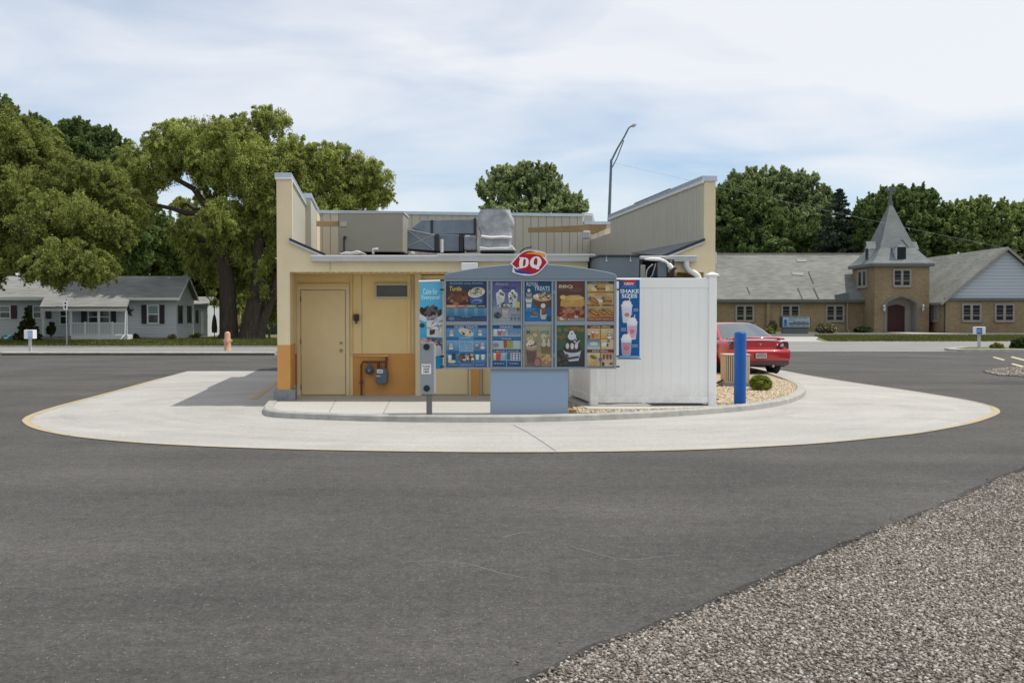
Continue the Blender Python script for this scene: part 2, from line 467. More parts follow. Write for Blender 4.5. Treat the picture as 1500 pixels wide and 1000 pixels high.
# worn yellow paint on the outer rim: a band about 8 cm wide, broken
b = MB()
rim = edge[3:]
for i in range(len(rim) - 1):
    (x0, y0), (x1, y1) = rim[i], rim[i + 1]
    d = math.hypot(x1 - x0, y1 - y0) + 1e-6
    nx, ny = -(y1 - y0) / d, (x1 - x0) / d          # inward
    tip = 1 if (x0 < -6.6 or x0 > 6.6) else (.25 if -6 < x0 < 6 and y0 < 14 else .5)
    wd = .035 + .075 * tip + .02 * math.sin(i * 2.1)
    if y0 > 17.5 and x0 > 0: wd = .04
    b.poly([(x0 + nx * .004, y0 + ny * .004, .010), (x1 + nx * .004, y1 + ny * .004, .010), (x1 + nx * wd, y1 + ny * wd, .010), (x0 + nx * wd, y0 + ny * wd, .010)], M['yellow'])
struct(b, 'edge_paint')
a0, a1 = gnd(366, 585.5), gnd(404, 557)
sheet([a0, (a0[0] + .13, a0[1]), (a0[0] + .13 - .14 * 9, a0[1] + 9), (a0[0] - .14 * 9, a0[1] + 9)], .011, M['yellow'], 'lane_stripe')
# saw cut across the lane
M['joint'] = mat('saw_cut', (.245, .235, .215), .9)
def strip(pts, wd, z, m, name):
    b = MB()
    for (x0, y0), (x1, y1) in zip(pts[:-1], pts[1:]):
        d = math.hypot(x1 - x0, y1 - y0); nx, ny = -(y1 - y0) / d * wd / 2, (x1 - x0) / d * wd / 2
        b.poly([(x0 - nx, y0 - ny, z), (x1 - nx, y1 - ny, z), (x1 + nx, y1 + ny, z), (x0 + nx, y0 + ny, z)], m)
    return struct(b, name)
strip([gnd(752, 623), gnd(772, 633), gnd(795, 648), gnd(814, 661)], .014, .010, M['joint'], 'joint')
# chalky scratches on the asphalt
M['chalk'] = mat('chalk', (.16, .16, .155), .9)
strip([gnd(*p) for p in [(598, 822), (640, 821), (690, 826), (730, 838), (768, 846)]], .011, .0012, M['chalk'], 'chalk_mark')
strip([gnd(*p) for p in [(836, 800), (862, 807), (900, 817), (930, 820), (962, 815), (996, 812)]], .011, .0012, M['chalk'], 'chalk_mark')
strip([gnd(*p) for p in [(736, 787), (752, 782), (772, 778)]], .011, .0012, M['chalk'], 'chalk_mark')

# ---- island: kerb, sidewalk slab, rock bed
ISL = [(396.5, 588.5), (389, 598), (385.5, 603), (388, 608.5), (400, 611.5), (440, 614), (520, 617), (600, 618.7), (700, 619.3), (780, 618.8), (860, 616.6), (940, 613.3), (1010, 609), (1060, 605),
       (1110, 600), (1150, 593), (1172, 585), (1180, 578), (1179, 571), (1168, 564), (1150, 557), (1128, 550), (1100, 543), (1075, 538)]
ic = smooth_poly([gnd(*p) for p in ISL], n=4)
x_, y_ = ic[-1]
tail = [(x_ - .14 * 3, y_ + 3), (x_ - .14 * 5.5, y_ + 5.5)]
ic += tail
head = [(ic[0][0] - .14 * 10, ic[0][1] + 10)]
def offset(P, d):
    o_ = []
    for i, p in enumerate(P):
        a = P[max(0, i - 1)]; c = P[min(len(P) - 1, i + 1)]
        tx, ty = c[0] - a[0], c[1] - a[1]; l = math.hypot(tx, ty)
        o_.append((p[0] - ty / l * d, p[1] + tx / l * d))
    return o_
KH = .105
k1 = offset(ic, .010); k2 = offset(ic, .035); k3 = offset(ic, .17)
b = MB()
n_ = len(ic)
for i in range(n_ - 1):
    for (A, za), (B, zb) in (((ic, -.01), (k1, KH - .02)), ((k1, KH - .02), (k2, KH)), ((k2, KH), (k3, KH))):
        b.add([(*A[i], za), (*A[i + 1], za), (*B[i + 1], zb), (*B[i], zb)], [(0, 1, 2, 3)], M['curb'], True)
    b.add([(*k3[i], KH), (*k3[i + 1], KH), (*k3[i + 1], 0), (*k3[i], 0)], [(0, 1, 2, 3)], M['curb'])
struct(b, 'curb')
cut = next(i for i, p in enumerate(k3) if p[0] > .88)
sl_ = k3[:cut]
b = MB(); b.poly([(x, y, KH - .018) for x, y in sl_ + [(.88, 21.5), (-2, 31.5), head[0]]], M['slab']); struct(b, 'sidewalk')
b = MB(); b.poly([(x, y, KH - .04) for x, y in [(.88, 21.5)] + [(.88, k3[cut][1])] + k3[cut:] + [(2.6, 33), (.6, 33)]], M['rockbed']); struct(b, 'rock_bed_base')
for i, px in enumerate((480, 560)):
    strip([gnd(px, 606, z=KH), gnd(px + 12, 584, z=KH)], .012, KH - .014, M['joint'], 'joint')

# stones: low-poly pebbles in one mesh
def stones(name, X, Y, Z, size, m, parent=None, flat=.6):
    n = len(X)
    base = np.array([(1, 0, 0), (-1, 0, 0), (0, 1, 0), (0, -1, 0), (0, 0, 1), (0, 0, -1)], float)
    tri = np.array([(0, 2, 4), (2, 1, 4), (1, 3, 4), (3, 0, 4), (2, 0, 5), (1, 2, 5), (3, 1, 5), (0, 3, 5)])
    P = base[None] * (size[:, None, None] * RNG.uniform(.6, 1.25, (n, 6, 1)))
    P[:, :, 2] *= flat
    th = RNG.uniform(0, 2 * PI, n); ph = RNG.uniform(-.6, .6, n)
    c, s_ = np.cos(ph)[:, None], np.sin(ph)[:, None]
    x, y, z = P[..., 0], P[..., 1], P[..., 2]
    y, z = y * c - z * s_, y * s_ + z * c
    c, s_ = np.cos(th)[:, None], np.sin(th)[:, None]
    x, y = x * c - y * s_, x * s_ + y * c
    V = np.stack([x + X[:, None], y + Y[:, None], z + Z[:, None]], -1).reshape(-1, 3)
    Fc = (tri[None] + (np.arange(n) * 6)[:, None, None]).reshape(-1, 3)
    return fast_mesh(name, V, Fc, m, parent)
def island_ramp(cols):
    def f(t, b, co):
        ge = t.nodes.new('ShaderNodeNewGeometry'); r = t.nodes.new('ShaderNodeValToRGB')
        e = r.color_ramp.elements
        e[0].position = 0; e[0].color = (*cols[0], 1); e[1].position = 1; e[1].color = (*cols[-1], 1)
        for i, c in enumerate(cols[1:-1]):
            q = e.new((i + 1) / (len(cols) - 1)); q.color = (*c, 1)
        t.links.new(ge.outputs['Random Per Island'], r.inputs[0]); t.links.new(r.outputs[0], b.inputs['Base Color'])
    return f
M['gravel'] = mat('gravel_stones', (.2, .2, .2), .85, spec=.25, extra=island_ramp([(.08, .063, .048), (.19, .16, .13), (.29, .255, .22), (.16, .132, .105), (.40, .375, .335), (.235, .20, .168), (.115, .092, .07), (.31, .285, .255), (.56, .54, .49)]))
M['rock'] = mat('bed_stones', (.4, .35, .3), .85, spec=.2, extra=island_ramp([(.36, .27, .16), (.52, .43, .30), (.62, .54, .42), (.44, .33, .21), (.66, .60, .50), (.55, .47, .36), (.30, .22, .13)]))
GE = [(720, 1030), (788, 1000), (840, 972), (900, 945), (940, 933), (975, 920), (1010, 905), (1050, 888), (1100, 865), (1150, 843), (1200, 820), (1250, 800), (1300, 777), (1340, 762), (1380, 745), (1425, 725), (1465, 704), (1500, 690), (1560, 665), (1650, 640)]
ge_ = smooth_poly([gnd(*p) for p in GE], n=3)
ge_ = [(ge_[0][0] - 1.2, ge_[0][1] - 1.6)] + ge_ + [(14, 15), (40, 24)]
jr = random.Random(3)
ge_j = [(x + jr.uniform(-.025, .025), y + jr.uniform(-.02, .02)) for x, y in ge_]
b = MB(); b.poly([(x, y, .012) for x, y in [(ge_j[0][0], -6)] + [(40, -6)][::1] + ge_j[::-1]], M['dirt']); struct(b, 'gravel_base')
ex = np.array([p[0] for p in ge_]); ey = np.array([p[1] for p in ge_])
o_ = np.argsort(ex)
def scatter(n, x0, x1, y0, y1, dens):
    X = RNG.uniform(x0, x1, n); Y = RNG.uniform(y0, y1, n)
    lim = np.interp(X, ex[o_], ey[o_])
    k = (Y < lim + .02 + RNG.normal(0, .035, n) + (RNG.uniform(0, 1, n) < .006) * RNG.exponential(.22, n)) & (np.abs(X) < Y * .53 + .3)
    k &= RNG.uniform(0, 1, n) < dens(X, Y)
    return X[k], Y[k]
X, Y = scatter(360000, 0, 5.6, 4.2, 10.2, lambda x, y: np.clip(1.1 - (y - 4.2) * .10, .3, 1) * (.8 + .2 * np.sin(x * 2.3 + np.sin(y * 3.1) * 1.4) * np.sin(y * 2.7 + x)))
sz = np.minimum(RNG.gamma(2.2, .0030, len(X)) + .0028, .0155)
tag(stones('gravel', X, Y, .012 + sz * .25, sz, M['gravel']), kind='stuff')
M['edge'] = mat('fresh_tar_edge', (.05, .047, .044), .9, spec=.2, extra=speck_extra(.3, .8, (.18, .17, .16)))
b = MB()
for (p, q) in zip(ge_j[1:-3], ge_j[2:-2]):
    w0 = .10 + .05 * math.sin(p[0] * 3.1) + jr.uniform(0, .03)
    b.poly([(p[0], p[1] - .06, .004), (q[0], q[1] - .06, .004), (q[0] - .03, q[1] + .10, .004), (p[0] - .03, p[1] + .10, .004)], M['edge'])
struct(b, 'asphalt_edge')
# stray chips along the asphalt edge
# rock bed pebbles
bx = np.array([p[0] for p in k3]); by = np.array([p[1] for p in k3])
X = RNG.uniform(1, 8, 60000); Y = RNG.uniform(14, 24, 60000)
from mathutils.geometry import tessellate_polygon
poly = np.array([(.95, 21.5), (.95, k3[cut][1])] + k3[cut:] + [(2.6, 33)])
def inside(X, Y, P):
    r = np.zeros(len(X), bool); j = len(P) - 1
    for i in range(len(P)):
        xi, yi = P[i]; xj, yj = P[j]
        c = ((yi > Y) != (yj > Y)) & (X < (xj - xi) * (Y - yi) / (yj - yi + 1e-12) + xi)
        r ^= c; j = i
    return r
k = inside(X, Y, poly)
X, Y = X[k], Y[k]
sz = RNG.uniform(.012, .032, len(X))
tag(stones('rock_bed', X, Y, KH - .03 + sz * .3, sz, M['rock']), kind='stuff')
# far gravel patch at the right edge of the lot
P_ = np.array([gnd(*p) for p in [(1440, 545), (1456, 540.5), (1520, 537), (1700, 537), (1700, 556), (1520, 553), (1462, 550)]])
b = MB(); b.poly([(x, y, .012) for x, y in P_], M['dirt']); struct(b, 'gravel_patch_base')
X = RNG.uniform(P_[:, 0].min(), 18, 14000); Y = RNG.uniform(P_[:, 1].min(), P_[:, 1].max(), 14000)
k = inside(X, Y, P_); X, Y = X[k], Y[k]; sz = RNG.uniform(.01, .04, len(X))
tag(stones('gravel_patch', X, Y, .012 + sz * .2, sz, M['gravel']), kind='stuff')
# ================================================================ restaurant
FD = 18.1                                  # distance of the front plane
SH = -.14
def BXF(u, v, z): return (u + SH * v, FD + v + .012 * u, z)
def ub(px, D=FD): return xx(px, D) - SH * (D - FD)
M['cream'] = mat('cream_render', (.74, .63, .42), .75, var=.06, scale=2.2, bump=.08, bscale=120)
M['cream_dim'] = mat('cream_wall_panel', (.80, .62, .31), .7, var=.05, scale=2, bump=.06, bscale=100)
M['door_p'] = mat('door_paint', (.78, .645, .38), .55, var=.04, scale=3)
M['orange'] = mat('orange_render', (.64, .32, .10), .7, var=.06, scale=2.4, bump=.06, bscale=110)
M['block'] = mat('concrete_block', (.24, .25, .26), .9, var=.15, scale=12, bump=.3)
M['siding'] = mat('beige_siding', (.50, .475, .39), .8, var=.06, scale=2.0, stretch=(3, 3, .5), bump=.1, bscale=60)
M['groove'] = mat('siding_groove', (.36, .34, .28), .9)  # siding tone darkened: the shade inside the grooves is put into the colour
M['galv'] = mat('galvanised_flashing', (.50, .56, .62), .42, metal=.75, var=.1, scale=4)
M['whitemetal'] = mat('white_metal', (.72, .72, .70), .45, var=.04, scale=4)
M['gutter'] = mat('gutter_metal', (.50, .51, .51), .4, var=.05, scale=5)
M['roofing'] = mat('roof_membrane', (.10, .09, .08), .9, var=.3, scale=6, bump=.3)
M['shingle'] = mat('grey_shingles', (.20, .20, .20), .9, var=.2, scale=14, stretch=(1, 1, 6))
M['darkflash'] = mat('dark_drip_edge', (.035, .045, .06), .5)
M['white'] = mat('white_plastic', (.80, .80, .80), .4, var=.02, scale=2)
M['darkmetal'] = mat('dark_metal', (.04, .04, .045), .5, var=.2, scale=10)
M['brass'] = mat('door_hardware', (.30, .24, .14), .4, metal=.8)
M['glassdk'] = mat('dark_window_glass', (.03, .035, .035), .12, spec=.6, var=.3, scale=3)
M['frame'] = mat('window_frame_putty', (.55, .50, .38), .6)
M['pipeg'] = mat('grey_pipe', (.33, .34, .35), .5, metal=.3)
rest = thing('restaurant_building', (0, FD, 0), 'small flat-roofed drive-through restaurant with cream walls, orange base and tall side parapets', 'restaurant')
B = lambda: MB(BXF)
ULo, ULi = ub(407), ub(425.5); URi, URo = ub(1031.5), ub(1048)
ZT = zz(262, FD); ZC = zz(254, FD)
SB = KH - .018
def band_wall(u0, u1, v0, v1, zt, zb, zo):
    b = B(); b.box(u0, u1, v0, v1, zo, zt, M['cream']); b.box(u0 - .002, u1 + .002, v0 - .002, v1, zb, zo, M['orange']); return b
# left side wall with parapet
b = band_wall(ULo, ULi, 0, 6.6, ZT, .28, zz(505, FD))
b.box(ULo, ULi, 6.6, 12.5, 0.05, 3.6, M['cream'])
b.box(ULo, ub(470, 26.4), 6.6, 8.3, 3.0, 4.12, M['cream'])
b.build('side_wall', rest)
def planks(u, v0, v1, z0f, z1, sgn, step=.2):
    b = B(); v = v0
    while v < v1 - .02:
        e = min(v + step - .012, v1)
        b.add([(u, v, z0f(v)), (u, e, z0f(e)), (u, e, z1), (u, v, z1), (u + sgn * .02, v, z0f(v)), (u + sgn * .02, e, z0f(e)), (u + sgn * .02, e, z1), (u + sgn * .02, v, z1)],
              [(0, 1, 2, 3), (7, 6, 5, 4), (0, 4, 5, 1), (3, 2, 6, 7), (0, 3, 7, 4), (1, 5, 6, 2)], M['siding'])
        v += step
    b.add([(u + sgn * .003, v0, z0f(v0)), (u + sgn * .003, v1, z0f(v1)), (u + sgn * .003, v1, z1), (u + sgn * .003, v0, z1)], [(0, 1, 2, 3)], M['groove'])
    return b
planks(ULi, .16, 6.5, lambda v: 2.86 + .01 * v, ZT, 1).build('parapet_siding', rest)
b = B(); b.box(ULi, ULi + .05, 0, .16, 2.86, ZT, M['cream']); b.build('corner_trim', rest)
# inner thicker piece further back
u2 = ub(456, 22.2)
b = B(); b.box(ULi + .003, u2, 4.3, 8.3, 2.9, 4.13, M['siding']); b.build('parapet_siding', rest)
b = B(); b.box(ULo - .02, u2 + .02, 4.28, 8.35, 4.132, 4.24, M['galv']); b.build('parapet_cap', rest, bevel=.006)
b = B(); b.box(ULo - .03, ULi + .045, -.03, 4.26, ZT, ZC, M['galv']); b.box(ULo - .022, ULi + .05, -.036, 4.27, ZT - .02, ZT + .012, M['whitemetal']); b.build('parapet_cap', rest, bevel=.005)
b = B(); b.box(ULo - .07, ULi + .09, -.03, .45, .05, .28, M['block']); b.build('plinth', rest, bevel=.01)
# small light fixture on the outer face of the left wall
b = B(); b.prism([(ULo - .15, zz(372, FD)), (ULo, zz(382, FD)), (ULo, zz(372, FD))], 1.2, 1.5, 'y', M['whitemetal']); b.build('side_light', rest)
# right side wall
b = band_wall(URi, URo, 0, 7.0, ZT - .04, .12, zz(505, FD)); b.box(URi, URo, 7.0, 12.5, 0.05, 3.6, M['siding']); b.build('side_wall', rest)
planks(URi, .04, 6.95, lambda v: 2.88, ZT - .04, -1, .17).build('parapet_siding', rest)
b = B(); b.box(URi - .045, URo + .02, -.03, 7.05, ZT - .04, ZT + .06, M['galv']); b.box(URi - .05, URi - .02, -.036, 7.06, ZT - .075, ZT - .02, M['whitemetal'])
b.box(URi - .055, URo + .03, 1.9, 4.6, ZT + .061, ZT + .078, M['galv']); b.build('parapet_cap', rest, bevel=.005)
b = B(); b.box(URi - .06, URo + .07, -.03, .45, .06, .12, M['block']); b.build('plinth', rest)
b = B(); b.box(URo, URo + .2, .5, .72, zz(386, 18.7), zz(369.5, 18.7), M['gutter']); b.build('junction_box', rest, bevel=.01)
# front: deep fascia with sloping shoulders
zs = zz(353, FD); zf1 = zz(383.5, FD); zf0 = zz(398.5, FD)
uL1 = ub(478); uR1 = ub(974)
b = B()
b.prism([(ULi, zf0), (ub(861), zf0), (ub(861), zf1 + .04), (uL1, zz(376, FD)), (ULi, zs)], 0, .1, 'y', M['cream'])
b.prism([(ub(937), zf0), (URi, zf0), (URi, zs), (uR1, zz(376, FD)), (ub(937), zf1 + .04)], 0, .1, 'y', M['cream'])
for px in (484, 768): b.box(ub(px), ub(px) + .012, -.004, 0, zf0 + .01, zf1, M['groove'])
b.build('fascia', rest)
for (ua, za, uc, zc) in ((ULi, zs, uL1, zz(376, FD)), (URi, zs, uR1, zz(376, FD))):
    b = B(); b.add([(ua, -.05, za), (uc, -.05, zc), (uc, .14, zc), (ua, .14, za), (ua, -.05, za + .05), (uc, -.05, zc + .05), (uc, .14, zc + .05), (ua, .14, za + .05)],
          [(0, 1, 2, 3), (4, 5, 6, 7), (0, 1, 5, 4), (3, 2, 6, 7), (0, 3, 7, 4), (1, 2, 6, 5)], M['darkflash'])
    b.add([(ua, -.056, za - .035), (uc, -.056, zc - .035), (uc, -.056, zc + .002), (ua, -.056, za + .002)], [(0, 1, 2, 3)], M['gutter']); b.build('drip_edge', rest)
b = B(); b.box(ULi, URi, .1, 1.2, zf0 + .005, zf0 + .06, M['cream_dim'])
for i in range(46): b.box(ULi + .3 + i * .11, ULi + .36 + i * .11, .03, .07, zf0 - .006, zf0 + .0, M['darkmetal'])
b.build('soffit', rest)
# roof
def rz(v): return 2.63 + .062 * v
b = B()
b.add([(ULi, .12, rz(0)), (URi, .12, rz(0)), (URi, 9.6, rz(9.6)), (ULi, 9.6, rz(9.6)), (ULi, .12, rz(0) - .05), (URi, .12, rz(0) - .05), (URi, 9.6, rz(9.6) - .05), (ULi, 9.6, rz(9.6) - .05)],
      [(0, 1, 2, 3), (4, 5, 6, 7), (0, 1, 5, 4)], M['roofing'])
b.add([(ULi, 0.0, zs + .045), (uL1, .0, rz(0) + .006), (ULi, 4.6, rz(4.6) + .06)], [(0, 1, 2)], M['shingle'])
b.add([(URi, 0.0, zs + .045), (uR1, .0, rz(0) + .006), (URi - .02, 5.0, rz(5) + .06)], [(0, 1, 2)], M['shingle'])
b.add([(ULi, 9.6, 3.4), (4.3, 9.6, 3.4), (4.3, 13, 3.45), (ULi, 13, 3.45)], [(0, 1, 2, 3)], M['roofing'])
b.build('roof', rest)
# gutters
def gut(px0, px1, v=-.13):
    b = B(); z1 = zz(376, FD); z0 = zz(383.5, FD)
    b.box(ub(px0), ub(px1), v, -.004, z0, z1, M['gutter']); b.box(ub(px0) + .002, ub(px1) - .002, v - .006, v + .02, z1 - .004, z1 + .016, M['whitemetal'])
    return b
gt_ = gut(457, 861).build('gutter', rest, bevel=.008)
gut(975, 1018).build('gutter', rest, bevel=.008)
b = B(); b.box(ub(640), ub(869), -.16, .02, zz(376, FD) + .017, zz(372.5, FD), M['whitemetal']); b.build('gutter_flashing', rest)
b = B(); b.box(ub(934), ub(980), -.13, .02, zz(377.5, FD), zz(375, FD), M['whitemetal']); b.build('gutter_flashing', rest)
b = B(); z = lambda py: zz(py, FD)
b.tube([(ub(1003), -.09, z(383)), (ub(1003), -.09, z(391)), (ub(1006), -.09, z(396)), (ub(1015), -.09, z(400)), (ub(1020), -.09, z(404)), (ub(1022), -.09, z(409)), (ub(1022), -.09, .12)], .052, M['whitemetal'], 10)
b.build('downspout', rest)
# recessed front wall
DW = FD + 1.25; V = 1.25
w_ = lambda px: ub(px, DW); h_ = lambda py: zz(py, DW)
zo = h_(517.5)
b = B(); b.box(ULi, URi, V, V + .2, zo, zf0 + .05, M['cream_dim']); b.box(ULi, URi, V - .006, V + .2, SB - .02, zo, M['orange'])
for px in (530, 606): b.box(w_(px), w_(px) + .012, V - .004, V, zo, zf0, M['groove'])
b.build('wall', rest)
b = B()
for p0, p1 in ((513, 517), (432, 436), (597, 601)): b.box(w_(p0), w_(p1), V - .035, V - .001, SB if p0 == 513 else zo, zf0, M['cream_dim'])
b.box(w_(608), w_(616.5), V - .16, V - .001, SB, zf0, M['cream']); b.build('trim_board', rest)
def door(p0, p1, yt, name, cover, hard=True):
    fr = B(); z1 = h_(yt)
    fr.box(w_(p0) - .07, w_(p0), V - .05, V - .007, SB, z1 + .07, M['cream']); fr.box(w_(p1), w_(p1) + .07, V - .05, V - .007, SB, z1 + .07, M['cream'])
    fr.box(w_(p0), w_(p1), V - .05, V - .007, z1, z1 + .07, M['cream'])
    d = B(); d.box(w_(p0) + .012, w_(p1) - .012, V - .03, V - .008, SB + .012, z1 - .012, cover)
    do = d.build(name, rest, bevel=.004)
    fr.build('door_frame', do, bevel=.004)
    if hard:
        for py, nm in ((502, 'lock'), (513, 'handle')):
            k = B(); k.tube([(w_(p1 - 7), V - .03, h_(py)), (w_(p1 - 7), V - .07, h_(py))], .032 if py > 505 else .026, M['brass'], 12); k.build(nm, do)
        for py in (438, 500, 566): k = B(); k.box(w_(p0) - .006, w_(p0) + .016, V - .058, V - .03, h_(py) - .05, h_(py) + .05, M['brass']); k.build('hinge', do)
    return do
door(441, 507, 424.5, 'door', M['door_p'])
b = B(); b.box(w_(434), w_(512), V - .045, V - .001, h_(419) , h_(416), M['cream_dim']); b.build('trim_board', rest)
d2 = door(619, 686, 409, 'door', M['door_p'], False)
b = B(); b.box(w_(690), w_(700), V - .2, V - .001, SB, zf0, M['orange']); b.build('pilaster', rest)
door(706, 760, 409, 'door', M['door_p'], False)
# window
b = B(); b.box(w_(552), w_(599.5), V - .012, V - .001, h_(434.5), h_(418), M['glassdk']); wo = b.build('window', rest)
b = B(); z0, z1 = h_(437), h_(415)
b.box(w_(549), w_(552), V - .04, V - .001, z0, z1, M['frame']); b.box(w_(599.5), w_(602.5), V - .04, V - .001, z0, z1, M['frame'])
b.box(w_(552), w_(599.5), V - .04, V - .001, h_(434.5) - .04, h_(434.5), M['frame']); b.box(w_(552), w_(599.5), V - .04, V - .001, h_(418), z1, M['frame'])
b.build('window_frame', wo)
# wall box and conduit
b = B(); b.box(w_(518.5), w_(526.5), V - .1, V - .001, h_(470), h_(460), M['darkmetal']); b.box(w_(521), w_(524), V - .12, V - .1, h_(474), h_(469), M['darkmetal']); b.build('wall_box', rest, bevel=.008)
b = B(); b.tube([(w_(515.5), V - .05, zf0), (w_(515.5), V - .05, h_(520.5)), (w_(564), V - .05, h_(521))], .013, M['cream_dim'], 8); b.build('conduit', rest)
b = B(); b.box(w_(666), w_(688), -.2, -.002, zz(398, FD), zz(385.5, FD), M['white']); b.build('fascia_light', rest, bevel=.01, label='square white light box on the fascia')
# rear parapet across the roof
vr = lambda u: 8.75 + .12 * u
def rear(u0, u1, z0, z1, step=.21):
    b = B(); u = u0
    while u < u1 - .02:
        e = min(u + step - .012, u1)
        b.add([(u, vr(u), z0), (e, vr(e), z0), (e, vr(e), z1), (u, vr(u), z1), (u, vr(u) + .03, z0), (e, vr(e) + .03, z0), (e, vr(e) + .03, z1), (u, vr(u) + .03, z1)],
              [(0, 1, 2, 3), (0, 3, 7, 4), (1, 5, 6, 2), (3, 2, 6, 7)], M['siding']); u += step
    b.add([(u0, vr(u0) + .025, z0), (u1, vr(u1) + .025, z0), (u1, vr(u1) + .025, z1), (u0, vr(u0) + .025, z1), (u0, vr(u0) + .15, z0), (u1, vr(u1) + .15, z0), (u1, vr(u1) + .15, z1), (u0, vr(u0) + .15, z1)],
          [(0, 1, 2, 3), (4, 5, 6, 7), (3, 2, 6, 7), (1, 5, 6, 2)], M['groove'])
    return b
rear(ULi, 3.15, 3.0, 4.2).build('rear_parapet', rest)
rear(3.16, 4.3, 2.4, 4.0).build('rear_parapet', rest)
def cap(u0, u1, z):
    b = B(); b.add([(u0, vr(u0) - .03, z), (u1, vr(u1) - .03, z), (u1, vr(u1) - .03, z + .08), (u0, vr(u0) - .03, z + .08), (u0, vr(u0) + .2, z), (u1, vr(u1) + .2, z), (u1, vr(u1) + .2, z + .08), (u0, vr(u0) + .2, z + .08)],
          [(0, 1, 2, 3), (4, 5, 6, 7), (3, 2, 6, 7), (1, 5, 6, 2), (0, 1, 5, 4), (0, 3, 7, 4)], M['galv']); return b
cap(ULi, 3.19, 4.2).build('parapet_cap', rest); cap(3.2, 4.3, 4.0).build('parapet_cap', rest)
b = B(); b.box(ULi, 4.3, 12.5, 12.7, .02, 3.5, M['cream']); b.box(4.1, 4.3, 8.6, 12.5, .02, 3.5, M['cream']); b.box(URo, 4.3, 9.2, 9.4, .02, 3.9, M['cream']); b.build('rear_wall', rest)

# ---------------------------------------------------------------- things on the roof
def P3(px, py, D): return (xx(px, D), D, zz(py, D))
M['unit'] = mat('beige_sheet_metal', (.335, .32, .27), .6, var=.05, scale=1.6, bump=.03)
M['duct'] = mat('galvanised_duct', (.22, .26, .31), .45, metal=.35, var=.16, scale=3)
M['ductdk'] = mat('duct_seam', (.05, .05, .055), .6)
M['foil'] = mat('grey_insulation_jacket', (.42, .44, .47), .55, var=.3, scale=5, bump=.9, bscale=9)
M['wood'] = mat('weathered_timber', (.36, .24, .12), .85, var=.25, scale=6, stretch=(1, 6, 12))
def boxD(b, p0, y0, p1, y1, D, dep, m, z0=None, z1=None):
    b.box(xx(p0, D), xx(p1, D), D, D + dep, zz(y1, D) if z0 is None else z0, zz(y0, D) if z1 is None else z1, m)
D = 22.0
t = thing('rooftop_unit', (*P3(544, 369, D)[:2], 2.85), 'large plain beige sheet-metal box standing on the flat roof', 'rooftop unit')
b = MB(); boxD(b, 497, 311.5, 591, 369, D, 1.1, M['unit']); b.build('housing', t, bevel=.015)
b = MB(); boxD(b, 496.5, 309.5, 592, 312.4, D - .012, 1.13, M['gutter']); b.build('top_rim', t)
b = MB(); boxD(b, 499, 324.5, 508.5, 331.5, D - .02, .019, M['siding']); b.build('patch_plate', t)
b = MB(); b.tube([P3(504.5, 368, D - .05), P3(504.5, 347, D - .05)], .018, M['darkmetal']); b.tube([P3(504.5, 350, D - .05), P3(506.5, 346, D - .05)], .03, M['darkmetal']); b.build('pipe', t)
o = MB(); o.tube([P3(547, 372, 21), P3(547, 365, 21), P3(554, 365, 21)], .028, M['whitemetal']); tag(o.build('gooseneck_pipe'), 'short white elbow pipe on the roof edge below the beige box', 'pipe')
M['timber2'] = mat('new_timber', (.48, .33, .19), .8, var=.12, scale=5, stretch=(1, 6, 12))
o = MB(); boxD(o, 464, 323.5, 496, 331.5, 22.3, .05, M['timber2']); tag(o.build('wooden_plank', bevel=.004), 'pale plank bracing the left parapet against the beige roof box', 'plank')
D = 22.9
t = thing('roof_duct', (*P3(650, 365, D)[:2], 2.85), 'angular blue-grey sheet-metal duct running from the beige box to the wrapped riser', 'duct')
def pd(pts, D, dep, m):
    b = MB(); q = [(xx(a, D), zz(c, D)) for a, c in pts]; b.prism(q, D, D + dep, 'y', m); return b
pd([(603, 334), (619, 322), (695, 321), (695, 342), (634, 343.5)], D + .25, .8, M['duct']).build('duct_section', t, bevel=.01)
pd([(592, 333), (637, 343), (637, 367.5), (592, 364)], D, .9, M['duct']).build('duct_section', t, bevel=.01)
pd([(592, 333), (637, 343), (637, 345), (592, 335.5)], D - .02, .019, M['gutter']).build('duct_seam', t)
b = MB(); b.tube([P3(593, 334, D - .01), P3(636, 366, D - .01)], .01, M['gutter'], 5); b.tube([P3(593, 363, D - .01), P3(636, 344, D - .01)], .01, M['gutter'], 5); b.build('cross_brace', t)
pd([(643, 343), (673, 343.5), (673, 368), (643, 368)], D + .1, .8, M['duct']).build('duct_section', t, bevel=.01)
b = pd([(637.5, 343.5), (642.5, 343.5), (642.5, 368), (637.5, 367.5)], D - .03, .7, M['ductdk']); b.build('duct_support', t)
b = pd([(673.5, 343.5), (679, 343.5), (679, 368), (673.5, 368)], D, .7, M['ductdk']); b.build('duct_support', t)
b = pd([(631, 322.5), (634.5, 322), (634.5, 343), (631, 342)], D + .22, .03, M['ductdk']); b.build('duct_seam', t)
b = pd([(694, 319.5), (697.5, 319.5), (697.5, 343.5), (694, 343.5)], D + .2, .8, M['ductdk']); b.build('duct_seam', t)
o = pd([(680, 344), (699, 345), (699, 367), (680, 367)], D - .05, .7, M['foil']); tag(o.build('insulated_box', bevel=.04), 'small grey insulated box between the duct and the wrapped riser', 'insulated box')
o = MB(); o.tube([P3(647.5, 370, 21.8), P3(647.5, 350.5, 21.8)], .032, M['whitemetal'], 12); tag(o.build('vent_pipe'), 'white vertical vent pipe in front of the roof duct', 'pipe')
